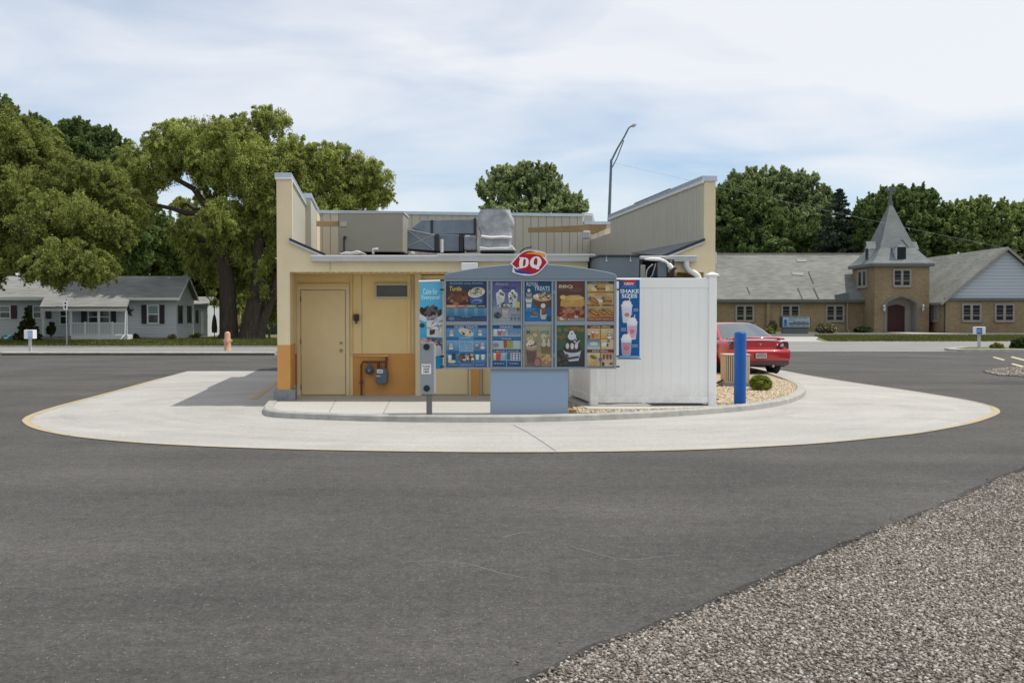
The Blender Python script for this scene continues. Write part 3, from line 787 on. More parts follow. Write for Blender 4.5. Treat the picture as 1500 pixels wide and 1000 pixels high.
# wrapped riser: lumpy jacket
D = 22.3
t = thing('wrapped_riser', (*P3(727, 366, D)[:2], 2.85), 'bulky duct riser wrapped in crumpled grey and white insulation', 'insulated duct')
prof = [(306, 703, 747), (309, 701, 748.5), (315, 699.5, 749), (318, 698.5, 753), (325, 698, 753.5), (332, 699, 753), (334, 701, 751), (341, 703, 750.5), (346, 704.5, 751), (350, 704, 749.5), (357, 704, 748.5), (361, 703, 750), (364, 702, 754)]
vs = []; nseg = 32
for k, (py, a, c) in enumerate(prof):
    x0, x1 = xx(a, D), xx(c, D); cx = (x0 + x1) / 2; hx = (x1 - x0) / 2
    for i in range(nseg):
        th = 2 * PI * i / nseg
        e = .35
        sx = math.copysign(abs(math.cos(th)) ** e, math.cos(th)); sy = math.copysign(abs(math.sin(th)) ** e, math.sin(th))
        j = 1 + random.uniform(-.03, .03)
        vs.append((cx + hx * sx * j, D + .38 + .36 * sy * (1 + random.uniform(-.05, .05)), zz(py, D) + random.uniform(-.012, .012)))
fs = [(k * nseg + i, k * nseg + (i + 1) % nseg, (k + 1) * nseg + (i + 1) % nseg, (k + 1) * nseg + i) for k in range(len(prof) - 1) for i in range(nseg)]
fs.append(tuple(range(nseg)))
b = MB(); b.add(vs, fs, M['foil'], True); b.build('jacket', t, sub=1)
b = MB(); b.tube([P3(705, 346.5, D - .03), P3(720, 348.5, D - .03), P3(735, 347.5, D - .03), P3(750, 348.5, D - .03)], .035, M['whitemetal'], 8); b.build('fold', t)
b = pd([(702, 361), (716, 363), (730, 362), (744, 362.5), (750, 359), (756, 367), (730, 367.5), (702, 368)], D - .1, .9, M['whitemetal']); b.build('skirt', t, bevel=.02)
b = pd([(704, 366.5), (754, 366.5), (752, 369), (705, 369)], D - .13, .9, M['ductdk']); b.build('base', t)
# timber on the rear parapet, vents, membrane scrap, cable
D = 25.6
o = MB(); q = [(xx(a, D), zz(c, D)) for a, c in [(773, 333.5), (888, 328.5), (888, 335), (868, 343.5), (858, 339.5), (774, 340.5)]]
o.prism(q, D, D + .06, 'y', M['wood']); tag(o.build('timber_beam'), 'long weathered timber beam fixed across the rear parapet', 'beam')
o = MB(); boxD(o, 853.5, 338, 864.5, 349.5, D - .2, .19, M['gutter']); tag(o.build('parapet_vent_box', bevel=.03), 'small grey vent box under the timber beam', 'vent')
D = 29.5
t = thing('roof_hood', (*P3(862, 330, D)[:2], 3.4), 'white slanted exhaust hood rising behind the rear parapet', 'roof hood')
pd([(853, 345), (853, 311.5), (868, 312.5), (876, 345)], D, .8, M['white']).build('hood', t)
pd([(856, 325.5), (856, 315.5), (867, 316), (867, 326.5)], D - .02, .019, M['gutter']).build('louvre', t)
o = MB(); pts = [(498, 371), (506, 368.5), (515, 369), (524, 366.5), (530, 369.5), (526, 372.5), (512, 373.5), (500, 373)]
q = [(xx(a, 19.2), zz(c, 19.2)) for a, c in pts]; o.prism(q, 19.2, 19.9, 'y', M['whitemetal']); tag(o.build('membrane_scrap', bevel=.015), 'crumpled white sheet of loose membrane at the left roof edge', 'membrane scrap')
o = MB(); o.tube([P3(762, 373, 19), P3(763, 368, 19), P3(768, 364, 19), P3(777, 362, 19), P3(779, 361, 19)], .012, M['darkmetal'], 6); tag(o.build('bent_conduit'), 'thin bent conduit sticking up behind the red sign', 'conduit')
for i, (px, py) in enumerate(((604, 370), (613, 370.5))): pass
o = MB(); boxD(o, 602, 368.5, 607, 372.5, 20, .1, M['whitemetal']); tag(o.build('roof_block', bevel=.01), 'tiny white block lying on the roof edge below the duct', 'block')

# ---------------------------------------------------------------- walk-in cooler and condenser behind the enclosure
M['cooler'] = mat('grey_cooler_panel', (.165, .195, .225), .5, var=.05, scale=3)
M['coolers'] = mat('cooler_seam', (.09, .10, .11), .5)
D = 17.3
t = thing('walk_in_cooler', (1.9, D, SB), 'tall grey metal walk-in cooler behind the white enclosure', 'cooler')
xa, xb = xx(880, D), xx(936.5, D); zt = zz(376, D)
b = MB(lambda x, y, z: (x + SH * (y - D), y, z)); b.box(xa, xb, D, D + 1.15, .09, zt, M['cooler']); b.build('housing', t, bevel=.008)
b = MB(lambda x, y, z: (x + SH * (y - D), y, z)); b.box(xa - .03, xb + .01, D - .03, D + 1.15, zt, zt + .03, M['darkflash']); b.build('roof_flashing', t)
for px in (888, 923): b = MB(); b.tube([(xx(px, D), D - .015, zt + .04), (xx(px, D), D - .015, zz(383, D))], .009, M['gutter'], 6); b.tube([(xx(px, D), D - .012, zz(382, D)), (xx(px, D), D - .03, zz(382, D))], .018, M['gutter'], 8); b.build('hook', t)
t = thing('condensing_unit', (2.5, D, SB), 'open refrigeration condenser with hoses and pipes beside the grey cooler', 'condenser')
cx0, cx1 = xx(937.5, D), xx(988, D)
b = MB()
for x in (cx0 + .02, cx1 - .02):
    for y in (D + .02, D + .75): b.box(x - .015, x + .015, y - .015, y + .015, .09, zz(380, D), M['darkmetal'])
b.box(cx0, cx1, D, D + .8, zz(409, D) - .03, zz(409, D), M['darkmetal']); b.box(cx0, cx1, D + .75, D + .79, zz(409, D), zz(379, D), M['darkmetal'])
b.box(cx0, cx1, D, D + .8, zz(379.5, D) , zz(378, D), M['gutter']); b.build('frame', t)
b = MB(); boxD(b, 963, 384, 976, 406, D - .02, .2, M['cooler']); b.build('control_box', t, bevel=.008)
b = MB(); boxD(b, 938, 388, 945, 408, D - .02, .25, M['unit']); b.build('panel', t, bevel=.005)
b = MB(); b.tube([P3(944, 379.5, D - .05), P3(955, 379.5, D - .08), P3(966, 380, D - .08), P3(975, 383, D - .08), P3(982, 390, D - .08)], [.015, .03, .03, .022, .022], M['white'], 10); b.tube([P3(979, 387, D - .08), P3(984, 393, D - .08)], .042, M['white'], 10); b.build('insulated_pipe', t)
b = MB(); b.tube([P3(946, 407, D - .03), P3(947, 397, D - .05), P3(950, 392, D - .06), P3(956, 387, D - .04)], .012, M['gutter'], 6)
b.tube([P3(946, 406, D - .03), P3(950, 408, D - .06), P3(955, 404, D - .06), P3(958, 394, D - .05), P3(960, 386, D - .03)], .011, M['pipeg'], 6); b.build('hose', t)
b = MB(); b.lathe(xx(987, D), D + .1, [(.001, zz(406, D)), (.06, zz(405, D)), (.065, zz(396, D)), (.04, zz(390, D)), (.001, zz(389, D))], M['wood'], 12); b.tube([P3(982, 405, D), P3(984, 398, D), P3(990, 392, D)], .02, M['darkmetal']); b.build('compressor', t)
b = MB(); b.lathe(xx(952, D), D + .35, [(.12, zz(408, D)), (.14, zz(404, D)), (.14, zz(394, D)), (.08, zz(388, D)), (.01, zz(387, D))], M['darkmetal'], 14); b.build('compressor', t)

# ---------------------------------------------------------------- white vinyl enclosure
FN = 16.85
def splash_extra(base, dirt, h0, h1, amt=.55):
    def f(t, b, co):      # mud splashed up the foot by rain
        L = t.links.new
        sp_ = t.nodes.new('ShaderNodeSeparateXYZ'); L(co.outputs['Object'], sp_.inputs[0])
        r = t.nodes.new('ShaderNodeMapRange'); r.inputs[1].default_value = h0; r.inputs[2].default_value = h1; r.inputs[3].default_value = amt; r.inputs[4].default_value = 0; L(sp_.outputs[2], r.inputs[0])
        n = t.nodes.new('ShaderNodeTexNoise'); n.inputs['Scale'].default_value = 9; n.inputs['Detail'].default_value = 7; n.inputs['Roughness'].default_value = .7; L(co.outputs['Object'], n.inputs['Vector'])
        r2 = t.nodes.new('ShaderNodeMapRange'); r2.inputs[1].default_value = .35; r2.inputs[2].default_value = .7; L(n.outputs[0], r2.inputs[0])
        m_ = t.nodes.new('ShaderNodeMath'); m_.operation = 'MULTIPLY'; L(r.outputs[0], m_.inputs[0]); L(r2.outputs[0], m_.inputs[1])
        x_ = t.nodes.new('ShaderNodeMix'); x_.data_type = 'RGBA'; L(m_.outputs[0], x_.inputs[0]); x_.inputs[6].default_value = (*base, 1); x_.inputs[7].default_value = (*dirt, 1); L(x_.outputs[2], b.inputs['Base Color'])
    return f
M['vinyl'] = mat('white_vinyl', (.92, .92, .90), .38, spec=.4, extra=splash_extra((.92, .92, .90), (.45, .40, .32), .0, .42))
M['vgroove'] = mat('vinyl_joint', (.78, .80, .80), .5)
t = thing('vinyl_enclosure', (xx(957, FN), FN, .1), 'tall white vinyl fence screening the equipment beside the menu board', 'fence')
FX = lambda x, y, z: (x + SH * (y - FN), y, z)
x0, x1 = xx(865, FN), xx(1050, FN); zt = zz(407, FN); zb = zz(592, FN)
pw = .125
def post(x, y, cap_=True):
    b = MB(FX); b.box(x, x + pw, y, y + pw, .1, zt + (.03 if cap_ else .0), M['vinyl']); po = b.build('post', t, bevel=.008)
    b = MB(FX)
    if cap_:
        z = zt + .032; b.frus((x - .03, x + pw + .03, y - .03, y + pw + .03), (x - .03, x + pw + .03, y - .03, y + pw + .03), z, z + .025, M['vinyl'])
        b.frus((x - .03, x + pw + .03, y - .03, y + pw + .03), (x + .05, x + pw - .05, y + .05, y + pw - .05), z + .0255, z + .065, M['vinyl'])
        b.build('post_cap', po)
post(x0, FN, False); post(x1 - pw, FN); post(x0, FN + 1.75); post(x1 - pw, FN + 1.75)
def vpanel(a0, a1, fixed, axis):
    n = 12; b = MB(FX); step = (a1 - a0) / n
    def bx(s0, s1, d0, d1, z0, z1, m):
        if axis == 'x': b.box(s0, s1, fixed + d0, fixed + d1, z0, z1, m)
        else: b.box(fixed + d0, fixed + d1, s0, s1, z0, z1, m)
    for i in range(n): bx(a0 + i * step + .0015, a0 + (i + 1) * step - .0015, .052, .075, zb + .13, zt - .15, M['vinyl'])
    bx(a0, a1, .056, .07, zb + .12, zt - .14, M['vgroove'])
    b.build('panel', t)
    b = MB(FX)
    def bx(s0, s1, d0, d1, z0, z1, m):
        if axis == 'x': b.box(s0, s1, fixed + d0, fixed + d1, z0, z1, m)
        else: b.box(fixed + d0, fixed + d1, s0, s1, z0, z1, m)
    bx(a0, a1, .035, .09, zt - .16, zt, M['vinyl']); b.build('top_rail', t, bevel=.006)
    b = MB(FX)
    bx(a0, a1, .035, .09, zb + .018, zb + .135, M['vinyl']); b.build('bottom_rail', t, bevel=.006)
vpanel(x0 + pw, x1 - pw, FN, 'x'); vpanel(FN + pw, FN + 1.75, x0, 'y'); vpanel(FN + pw, FN + 1.75, x1 - pw, 'y')
b = MB(FX); b.prism([(x0 - .14, FN - .52), (x0 + .5, FN - .55), (x1 - .75, FN - .36), (x1 + .02, FN - .06), (x1 + .02, FN + 2.3), (x0 - .14, FN + 2.3)], .03, .1, 'z', M['slab']); struct(b, 'equipment_pad')
b = MB(); b.box(xx(834, 15.9), xx(844, 15.9), 15.9, 16.1, KH - .05, KH + .02, M['wood']); tag(b.build('wood_offcut'), 'scrap of wood lying behind the menu board pedestal', 'wood scrap')

# ---------------------------------------------------------------- gas meter
D = DW - .12
t = thing('gas_meter', (xx(556, D), D, SB), 'grey gas meter and round regulator on rusty pipes against the orange wall', 'gas meter')
M['meter'] = mat('meter_grey', (.12, .15, .19), .45, metal=.2, var=.1, scale=9)
M['rust'] = mat('rusty_pipe', (.16, .065, .035), .8, var=.3, scale=20)
PP = lambda px, py, d=0: P3(px, py, D + d)
b = MB(); b.tube([(xx(529, D), D, SB - .02), PP(529, 535), PP(531, 530), PP(567, 530)], .02, M['rust'], 8); b.tube([PP(529, 558), PP(529, 562)], .035, M['rust'], 8)
b.tube([PP(554, 530), PP(554, 539)], .03, M['rust'], 8); b.tube([PP(565, 539), PP(566, 522), ], .024, M['rust'], 8); b.tube([PP(566, 522), PP(566, 522, .12)], .03, M['cream_dim'], 8); b.build('pipe', t)
b = MB(); x, _, z = PP(541, 542)
for y0_, r0, r1, d_ in ((-.06, .078, .078, .02), (-.05, .05, .07, .0),): pass
b.tube([(x, D - .09, z), (x, D - .06, z), (x, D - .03, z), (x, D + .03, z), (x, D + .05, z)], [.03, .06, .08, .08, .05], M['meter'], 18); b.tube([(x, D - .01, z + .06), (x, D - .01, z + .14)], .03, M['meter'], 10); b.tube([(x, D - .1, z - .0), (x, D - .08, z)], .012, M['gutter'], 8); b.build('regulator', t)
b = MB(); q = [(xx(a, D), zz(c, D)) for a, c in [(553, 539), (566, 539), (568, 545), (568, 560), (564, 562.5), (554, 562), (550.5, 559), (551.5, 545)]]
b.prism(q, D - .12, D + .06, 'y', M['meter']); mo = b.build('meter_body', t, bevel=.02)
b = MB(); a_ = Art(xx(553, D), xx(562, D), zz(551, D), zz(540.5, D), D - .135, b); a_.rect(0, .5, 1, 1, (215, 220, 222)); a_.lines(.12, .6, .9, .9, 1, (60, 65, 70), 3); a_.rect(-.1, .0, .6, .2, (170, 180, 190)); b.build('dial_plate', mo)
# ================================================================ menu board
D = 15.6
M['board'] = mat('slate_blue_powder_coat', (.20, .25, .305), .5, var=.03, scale=2)
M['boardlt'] = mat('satin_aluminium_frame', (.27, .315, .36), .4, metal=.15, var=.04, scale=3)
M['ped'] = mat('pedestal_blue_grey', (.27, .36, .49), .65, bump=.05, extra=splash_extra((.27, .36, .49), (.38, .36, .32), .0, .30, .6))
M['black'] = mat('black_rubber', (.012, .012, .013), .6)
X = lambda px: xx(px, D)
Z = lambda py: zz(py, D)
mb_t = thing('menu_board', (X(777), D, KH - .02), 'blue-grey drive-through menu board with arched top, food posters and a red oval sign', 'menu board')
b = MB(); b.box(X(651), X(902.5), D, D + .22, Z(539), Z(409), M['board']); b.build('cabinet', mb_t, bevel=.01)
arch = [(650.5, 409.2), (650.5, 404.5), (652.5, 401.5), (657, 400)]
arch += [(px, 400 - 13.2 * (1 - ((px - 777) / 120) ** 2) * (1 if True else 0)) for px in range(665, 892, 8)]
arch += [(897, 400), (901, 401.5), (903, 404.5), (903, 409.2)]
b = MB(); b.prism([(X(a), Z(c)) for a, c in arch], D - .03, D + .23, 'y', M['board']); b.build('header', mb_t, bevel=.012)
b = MB()
for yy in (409.5, 537.6): b.box(X(650.5), X(903), D - .028, D - .001, Z(yy + 2.4), Z(yy), M['boardlt'])
for p0, p1 in ((650.5, 653.6), (713, 715.5), (718.5, 721.3), (763, 765.2), (766.2, 768.3), (807.8, 810.3), (812.6, 815.6), (899.2, 903)): b.box(X(p0), X(p1), D - .026, D - .002, Z(537.6), Z(411.9), M['boardlt'])
for p0, p1 in ((653.6, 713), (721.3, 763), (768.3, 807.8), (815.6, 899.2)): b.box(X(p0), X(p1), D - .024, D - .001, Z(476.2), Z(470.6), M['boardlt'])
b.build('frame', mb_t, bevel=.004)
b = MB(); b.box(X(856.6), X(859.8), D - .022, D - .001, Z(537.5), Z(412), M['boardlt']); b.build('divider', mb_t)
for py in (428, 520):
    for px in (717, 811.5, 765.7): b = MB(); b.box(X(px) - .012, X(px) + .012, D - .012, D, Z(py) - .03, Z(py) + .03, M['boardlt']); b.build('latch', mb_t)
b = MB(); b.box(X(718), X(832.5), D + .02, D + .2, KH - .03, Z(541), M['ped']); b.build('pedestal', mb_t, bevel=.015)
b = MB(); b.box(X(718.5), X(833), D - .0, D + .019, Z(543.5), Z(539.5), M['board']); b.build('base_rail', mb_t)
for px in (647.5, 905.5):
    for py in (410.5, 424, 522, 537):
        b = MB(); b.box(X(px) - .03, X(px) + .03, D + .05, D + .07, Z(py) - .012, Z(py) + .012, M['darkmetal']); b.build('banner_bracket', mb_t)
# posters
YA = D - .004
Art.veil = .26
GR = random.Random(5)
def art(p0, p1, q0, q1): return Art(X(p0), X(p1), Z(q1), Z(q0), YA)
def sundae(a, cx, cy, s, cup=(220, 225, 228), top=(235, 230, 220), sauce=(80, 45, 25)):
    a.poly([(cx - .9 * s, cy), (cx + .9 * s, cy), (cx + .6 * s, cy - 1.1 * s), (cx - .6 * s, cy - 1.1 * s)], cup)
    a.ell(cx, cy, .95 * s, .35 * s, sauce); a.ell(cx, cy + .35 * s, .75 * s, .5 * s, top); a.ell(cx, cy + .45 * s, .6 * s, .28 * s, sauce)
    a.ell(cx, cy + .8 * s, .4 * s, .35 * s, top); a.ell(cx + .05 * s, cy + 1.1 * s, .16 * s, .16 * s, (120, 20, 25))
def cup(a, cx, cy, w_, h, c, lid=(230, 232, 235)):
    a.poly([(cx - w_, cy + h), (cx + w_, cy + h), (cx + w_ * .7, cy - h), (cx - w_ * .7, cy - h)], c); a.ell(cx, cy + h, w_ * 1.02, h * .3, lid)
# 1 Blizzard of the month
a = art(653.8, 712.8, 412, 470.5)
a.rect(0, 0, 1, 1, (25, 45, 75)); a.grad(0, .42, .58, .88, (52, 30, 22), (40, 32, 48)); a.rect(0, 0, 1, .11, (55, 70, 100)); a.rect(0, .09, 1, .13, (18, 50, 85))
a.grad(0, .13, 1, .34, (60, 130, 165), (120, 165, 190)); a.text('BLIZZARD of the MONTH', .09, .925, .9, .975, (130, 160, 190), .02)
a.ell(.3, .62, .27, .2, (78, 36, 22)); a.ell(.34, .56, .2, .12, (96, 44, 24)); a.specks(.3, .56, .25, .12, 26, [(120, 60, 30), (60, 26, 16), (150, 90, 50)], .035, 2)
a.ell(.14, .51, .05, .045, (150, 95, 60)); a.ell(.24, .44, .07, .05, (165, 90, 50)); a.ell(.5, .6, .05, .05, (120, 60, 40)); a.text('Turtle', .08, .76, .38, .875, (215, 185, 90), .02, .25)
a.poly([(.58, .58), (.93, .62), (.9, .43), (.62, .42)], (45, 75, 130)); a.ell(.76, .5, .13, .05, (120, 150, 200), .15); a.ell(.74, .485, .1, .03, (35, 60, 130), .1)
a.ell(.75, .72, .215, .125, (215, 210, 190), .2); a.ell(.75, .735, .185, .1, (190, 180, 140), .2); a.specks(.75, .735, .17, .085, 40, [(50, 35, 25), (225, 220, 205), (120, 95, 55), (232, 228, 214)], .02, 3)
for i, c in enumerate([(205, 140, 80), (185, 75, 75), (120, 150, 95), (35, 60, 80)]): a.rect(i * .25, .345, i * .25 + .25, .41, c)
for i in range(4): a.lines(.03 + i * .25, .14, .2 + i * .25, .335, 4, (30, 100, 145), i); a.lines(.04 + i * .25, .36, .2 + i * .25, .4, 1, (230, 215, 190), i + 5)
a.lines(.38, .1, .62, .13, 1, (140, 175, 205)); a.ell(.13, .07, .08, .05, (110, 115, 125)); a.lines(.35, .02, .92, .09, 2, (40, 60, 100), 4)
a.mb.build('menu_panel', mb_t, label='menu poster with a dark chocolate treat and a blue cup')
# 2 More treats
a = art(653.8, 712.8, 476.4, 536.5)
a.grad(0, 0, 1, .31, (60, 95, 150), (85, 150, 190)); a.grad(0, .31, 1, .64, (55, 125, 175), (120, 165, 200)); a.grad(0, .64, 1, .93, (60, 140, 185), (90, 140, 185)); a.rect(0, .93, 1, 1, (28, 62, 100)); a.text('MORE TREATS', .2, .935, .78, .99, (190, 205, 215), .02)
a.rect(.31, 0, .32, .93, (130, 175, 205)); a.rect(.665, 0, .675, .93, (130, 175, 205))
for y in (.64, .31, .0): a.rect(.0, y, .31, y + .07, (25, 90, 145)); a.rect(.675, y, 1, y + .07, (25, 85, 145))
a.rect(.32, .36, .665, .61, (135, 180, 210)); a.text('Soft Serve', .34, .54, .63, .59, (35, 75, 130), .01); a.lines(.34, .39, .48, .53, 5, (70, 120, 165), 2); a.lines(.51, .39, .64, .53, 5, (70, 120, 165), 3)
a.ell(.49, .83, .2, .09, (200, 200, 190), -.35); a.ell(.48, .83, .15, .055, (215, 190, 130), -.35); a.specks(.5, .81, .13, .04, 14, [(140, 40, 35), (60, 35, 25), (235, 225, 200)], .024, 8)
for cx, cy in ((.13, .81), (.12, .49), (.84, .82), (.9, .5)): sundae(a, cx, cy, .065)
sundae(a, .76, .49, .05, (170, 60, 70)); cup(a, .09, .2, .045, .06, (225, 222, 214)); cup(a, .19, .22, .045, .07, (15, 55, 70), (12, 50, 65)); a.ell(.14, .12, .1, .04, (215, 195, 160))
for cx in (.41, .6): a.ell(cx, .22, .1, .1, (60, 45, 40)); a.specks(cx, .22, .085, .08, 20, [(225, 220, 210), (120, 60, 40), (50, 30, 25), (190, 150, 110)], .03, int(cx * 30))
for cx in (.77, .91): cup(a, cx, .22, .045, .055, (225, 215, 185))
a.lines(.05, .02, .28, .06, 1, (150, 180, 210), 1); a.lines(.36, .02, .62, .06, 1, (150, 180, 210), 2); a.lines(.72, .02, .95, .06, 1, (150, 180, 210), 3); a.lines(.36, .68, .62, .72, 1, (190, 210, 225), 4)
a.mb.build('menu_panel', mb_t, label='blue menu poster headed more treats')
# 3 purple shakes
a = art(721.5, 762.8, 412, 470.5)
a.grad(0, .0, 1, .4, (165, 170, 175), (130, 135, 150)); a.grad(0, .38, 1, 1, (110, 110, 145), (72, 68, 125))
a.text('Blizzard', .1, .9, .55, .97, (150, 150, 190), .01, .3); a.text('Shakes', .3, .8, .85, .89, (45, 42, 90), .02, .3); a.lines(.3, .72, .8, .78, 1, (60, 56, 110))
for cx, cy, s in ((.28, .55, .16), (.72, .55, .17)):
    a.poly([(cx - s, cy + .1), (cx + s, cy + .1), (cx + s * .7, cy - .2), (cx - s * .7, cy - .2)], (190, 198, 195)); a.ell(cx, cy + .12, s, .08, (215, 218, 210)); a.ell(cx, cy + .2, s * .4, .05, (225, 225, 220))
    a.specks(cx, cy + .06, s * .8, .1, 22, [(70, 75, 70), (235, 235, 228), (150, 140, 100)], .03, int(cx * 50))
a.specks(.45, .42, .3, .06, 22, [(35, 60, 55), (80, 110, 95), (205, 210, 195)], .04, 9); a.poly([(.84, .5), (.97, .48), (.95, .25), (.82, .24)], (205, 180, 95)); a.ell(.9, .3, .06, .05, (90, 80, 30))
cup(a, .45, .22, .13, .13, (175, 160, 150), (120, 110, 100)); a.text('DQ', .38, .22, .55, .26, (230, 225, 220), .02); a.ell(.18, .15, .13, .08, (35, 50, 52)); a.specks(.18, .15, .1, .06, 12, [(60, 80, 80), (20, 28, 30)], .04, 7)
for i in range(3): a.poly([(.62 + i * .13, .1), (.72 + i * .13, .1), (.69 + i * .13, .03), (.65 + i * .13, .03)], (75, 90, 120))
a.lines(.65, .13, .95, .19, 1, (70, 90, 140), 6); a.mb.build('menu_panel', mb_t, label='purple menu poster with frozen drinks')
# 4 drinks
a = art(721.5, 762.8, 476.4, 536.5)
a.rect(0, 0, 1, 1, (25, 65, 115)); a.text('DRINKS', .26, .935, .72, .985, (200, 210, 215), .02)
a.grad(0, .73, 1, .92, (175, 188, 190), (110, 160, 195)); a.grad(0, .42, 1, .63, (180, 185, 170), (165, 190, 200)); a.grad(0, .14, 1, .34, (120, 165, 195), (175, 190, 200)); a.grad(0, .64, 1, .72, (25, 85, 125), (45, 110, 160))
for cx, c in ((.1, (215, 210, 205)), (.25, (165, 85, 75)), (.4, (190, 130, 125))): cup(a, cx, .82, .07, .065, c)
a.lines(.55, .75, .97, .9, 4, (60, 90, 130), 4); a.ell(.12, .52, .1, .05, (120, 130, 130)); 
for cx, c in ((.45, (140, 60, 50)), (.56, (195, 130, 50)), (.66, (110, 165, 60))): cup(a, cx, .53, .06, .08, c, c)
cup(a, .2, .24, .1, .09, (185, 60, 40), (210, 90, 60)); cup(a, .08, .23, .05, .07, (225, 190, 120)); a.ell(.58, .25, .09, .08, (60, 85, 110))
a.rect(.64, .14, .98, .34, (190, 200, 210))
for i in range(3): 
    for j in range(3): a.ell(.70 + i * .11, .18 + j * .06, .035, .022, (75, 72, 95))
a.rect(.48, 0, .51, .4, (110, 160, 200)); a.text('MooLatte', .32, .655, .66, .7, (170, 195, 215), .01); a.lines(.04, .35, .44, .4, 1, (150, 175, 205), 8); a.lines(.55, .35, .95, .4, 1, (150, 175, 205), 9); a.lines(.05, .05, .44, .1, 1, (150, 175, 205), 10); a.lines(.6, .05, .92, .1, 1, (150, 175, 205), 11)
a.mb.build('menu_panel', mb_t, label='blue menu poster headed drinks')
# 5 royal treats
a = art(768.5, 807.6, 412, 470.5)
a.grad(0, 0, 1, 1, (20, 105, 165), (12, 50, 85), 12); a.text('ROYAL', .07, .88, .52, .985, (185, 205, 205), .02); a.text('TREATS', .36, .77, .94, .875, (195, 212, 212), .02); a.lines(.64, .73, .95, .765, 1, (170, 195, 205))
a.poly([(.28, .54), (1, .5), (.98, .36), (.72, .32), (.45, .36)], (88, 45, 28)); a.ell(.66, .6, .36, .1, (180, 160, 110), -.03); a.specks(.68, .62, .33, .09, 46, [(215, 200, 150), (235, 225, 190), (110, 95, 50), (120, 30, 30), (160, 130, 70)], .035, 12)
a.poly([(.03, .58), (.29, .58), (.24, .34), (.07, .34)], (200, 210, 205)); a.rect(.05, .44, .27, .465, (60, 70, 85)); a.ell(.16, .6, .13, .05, (120, 115, 105)); a.ell(.16, .68, .11, .06, (150, 150, 150)); a.ell(.16, .72, .08, .03, (95, 50, 40)); a.ell(.16, .77, .06, .045, (215, 215, 212))
a.poly([(.56, .2), (.84, .2), (.78, .05), (.62, .05)], (190, 180, 170)); a.ell(.7, .21, .14, .05, (85, 50, 30)); a.ell(.69, .28, .11, .09, (120, 70, 35)); a.poly([(.58, .3), (.62, .3), (.63, .18), (.59, .18)], (215, 205, 190)); a.ell(.69, .39, .09, .06, (215, 208, 200)); a.ell(.41, .2, .12, .045, (130, 90, 75), -.2)
a.lines(.04, .25, .4, .33, 2, (110, 165, 205), 2); a.lines(.2, .1, .5, .14, 1, (200, 210, 215), 3); a.ell(.93, .07, .08, .06, (40, 50, 60)); a.mb.build('menu_panel', mb_t, label='blue menu poster headed royal treats')
# 6 moo latte
a = art(768.5, 807.6, 476.4, 536.5)
a.grad(0, 0, 1, .35, (150, 115, 70), (160, 135, 85)); a.grad(0, .35, 1, 1, (140, 125, 85), (165, 158, 120), 10); a.text('MooLatté', .06, .78, .92, .9, (70, 110, 105), .02)
a.specks(.5, .7, .5, .08, 16, [(190, 180, 130), (140, 130, 90)], .09, 4); a.poly([(.04, .42), (.46, .42), (.42, .02), (.1, .02)], (105, 80, 65)); a.poly([(.08, .36), (.42, .36), (.4, .1), (.12, .1)], (85, 62, 52))
a.ell(.25, .45, .23, .06, (165, 135, 105)); a.ell(.25, .53, .2, .08, (205, 185, 155)); a.ell(.24, .59, .13, .05, (225, 210, 185)); a.specks(.25, .54, .17, .07, 18, [(120, 85, 60), (235, 222, 200)], .03, 17)
for cx, w_s in ((.72, .1), (.9, .07)): a.poly([(cx - w_s, .5), (cx + w_s, .5), (cx + w_s * .8, .32), (cx - w_s * .8, .32)], (105, 85, 50)); a.ell(cx, .54, w_s, .06, (185, 180, 150)); a.ell(cx, .62, w_s * .5, .06, (195, 195, 175))
a.specks(.8, .18, .18, .1, 16, [(185, 140, 85), (120, 85, 50), (195, 155, 100)], .05, 21); a.ell(.48, .1, .14, .12, (120, 75, 65)); a.ell(.47, .1, .1, .09, (150, 105, 90)); a.mb.build('menu_panel', mb_t, label='tan menu poster with coffee drinks')
# 7 BBQ
a = art(815.8, 856.4, 412, 470.5)
a.grad(0, 0, 1, 1, (70, 30, 25), (78, 42, 32)); a.rect(.4, .8, 1, 1, (95, 38, 24)); a.text('BBQ', .07, .82, .57, .91, (215, 185, 140), .03); a.rect(.05, .795, .9, .802, (150, 100, 80)); a.lines(.5, .74, .85, .77, 1, (150, 110, 90))
a.rect(0, 0, 1, .09, (150, 130, 110)); a.ell(.55, .25, .48, .17, (110, 45, 26)); a.specks(.52, .24, .45, .14, 60, [(150, 65, 35), (80, 28, 18), (180, 90, 50), (125, 50, 30), (165, 110, 80)], .05, 5)
a.poly([(.12, .38), (.13, .5), (.22, .6), (.45, .655), (.8, .66), (.97, .6), (1, .5), (1, .4), (.9, .365), (.3, .36)], (190, 140, 55)); a.ell(.6, .58, .36, .06, (208, 165, 80)); a.specks(.6, .52, .36, .1, 55, [(225, 195, 115), (165, 115, 40), (215, 180, 95)], .014, 6)
a.ell(.22, .6, .12, .06, (195, 165, 60)); a.ell(.22, .6, .09, .042, (225, 195, 80)); a.specks(.4, .08, .45, .05, 18, [(190, 120, 100), (220, 190, 170), (150, 60, 45)], .04, 8); a.mb.build('menu_panel', mb_t, label='brown menu poster with a barbecue sandwich')
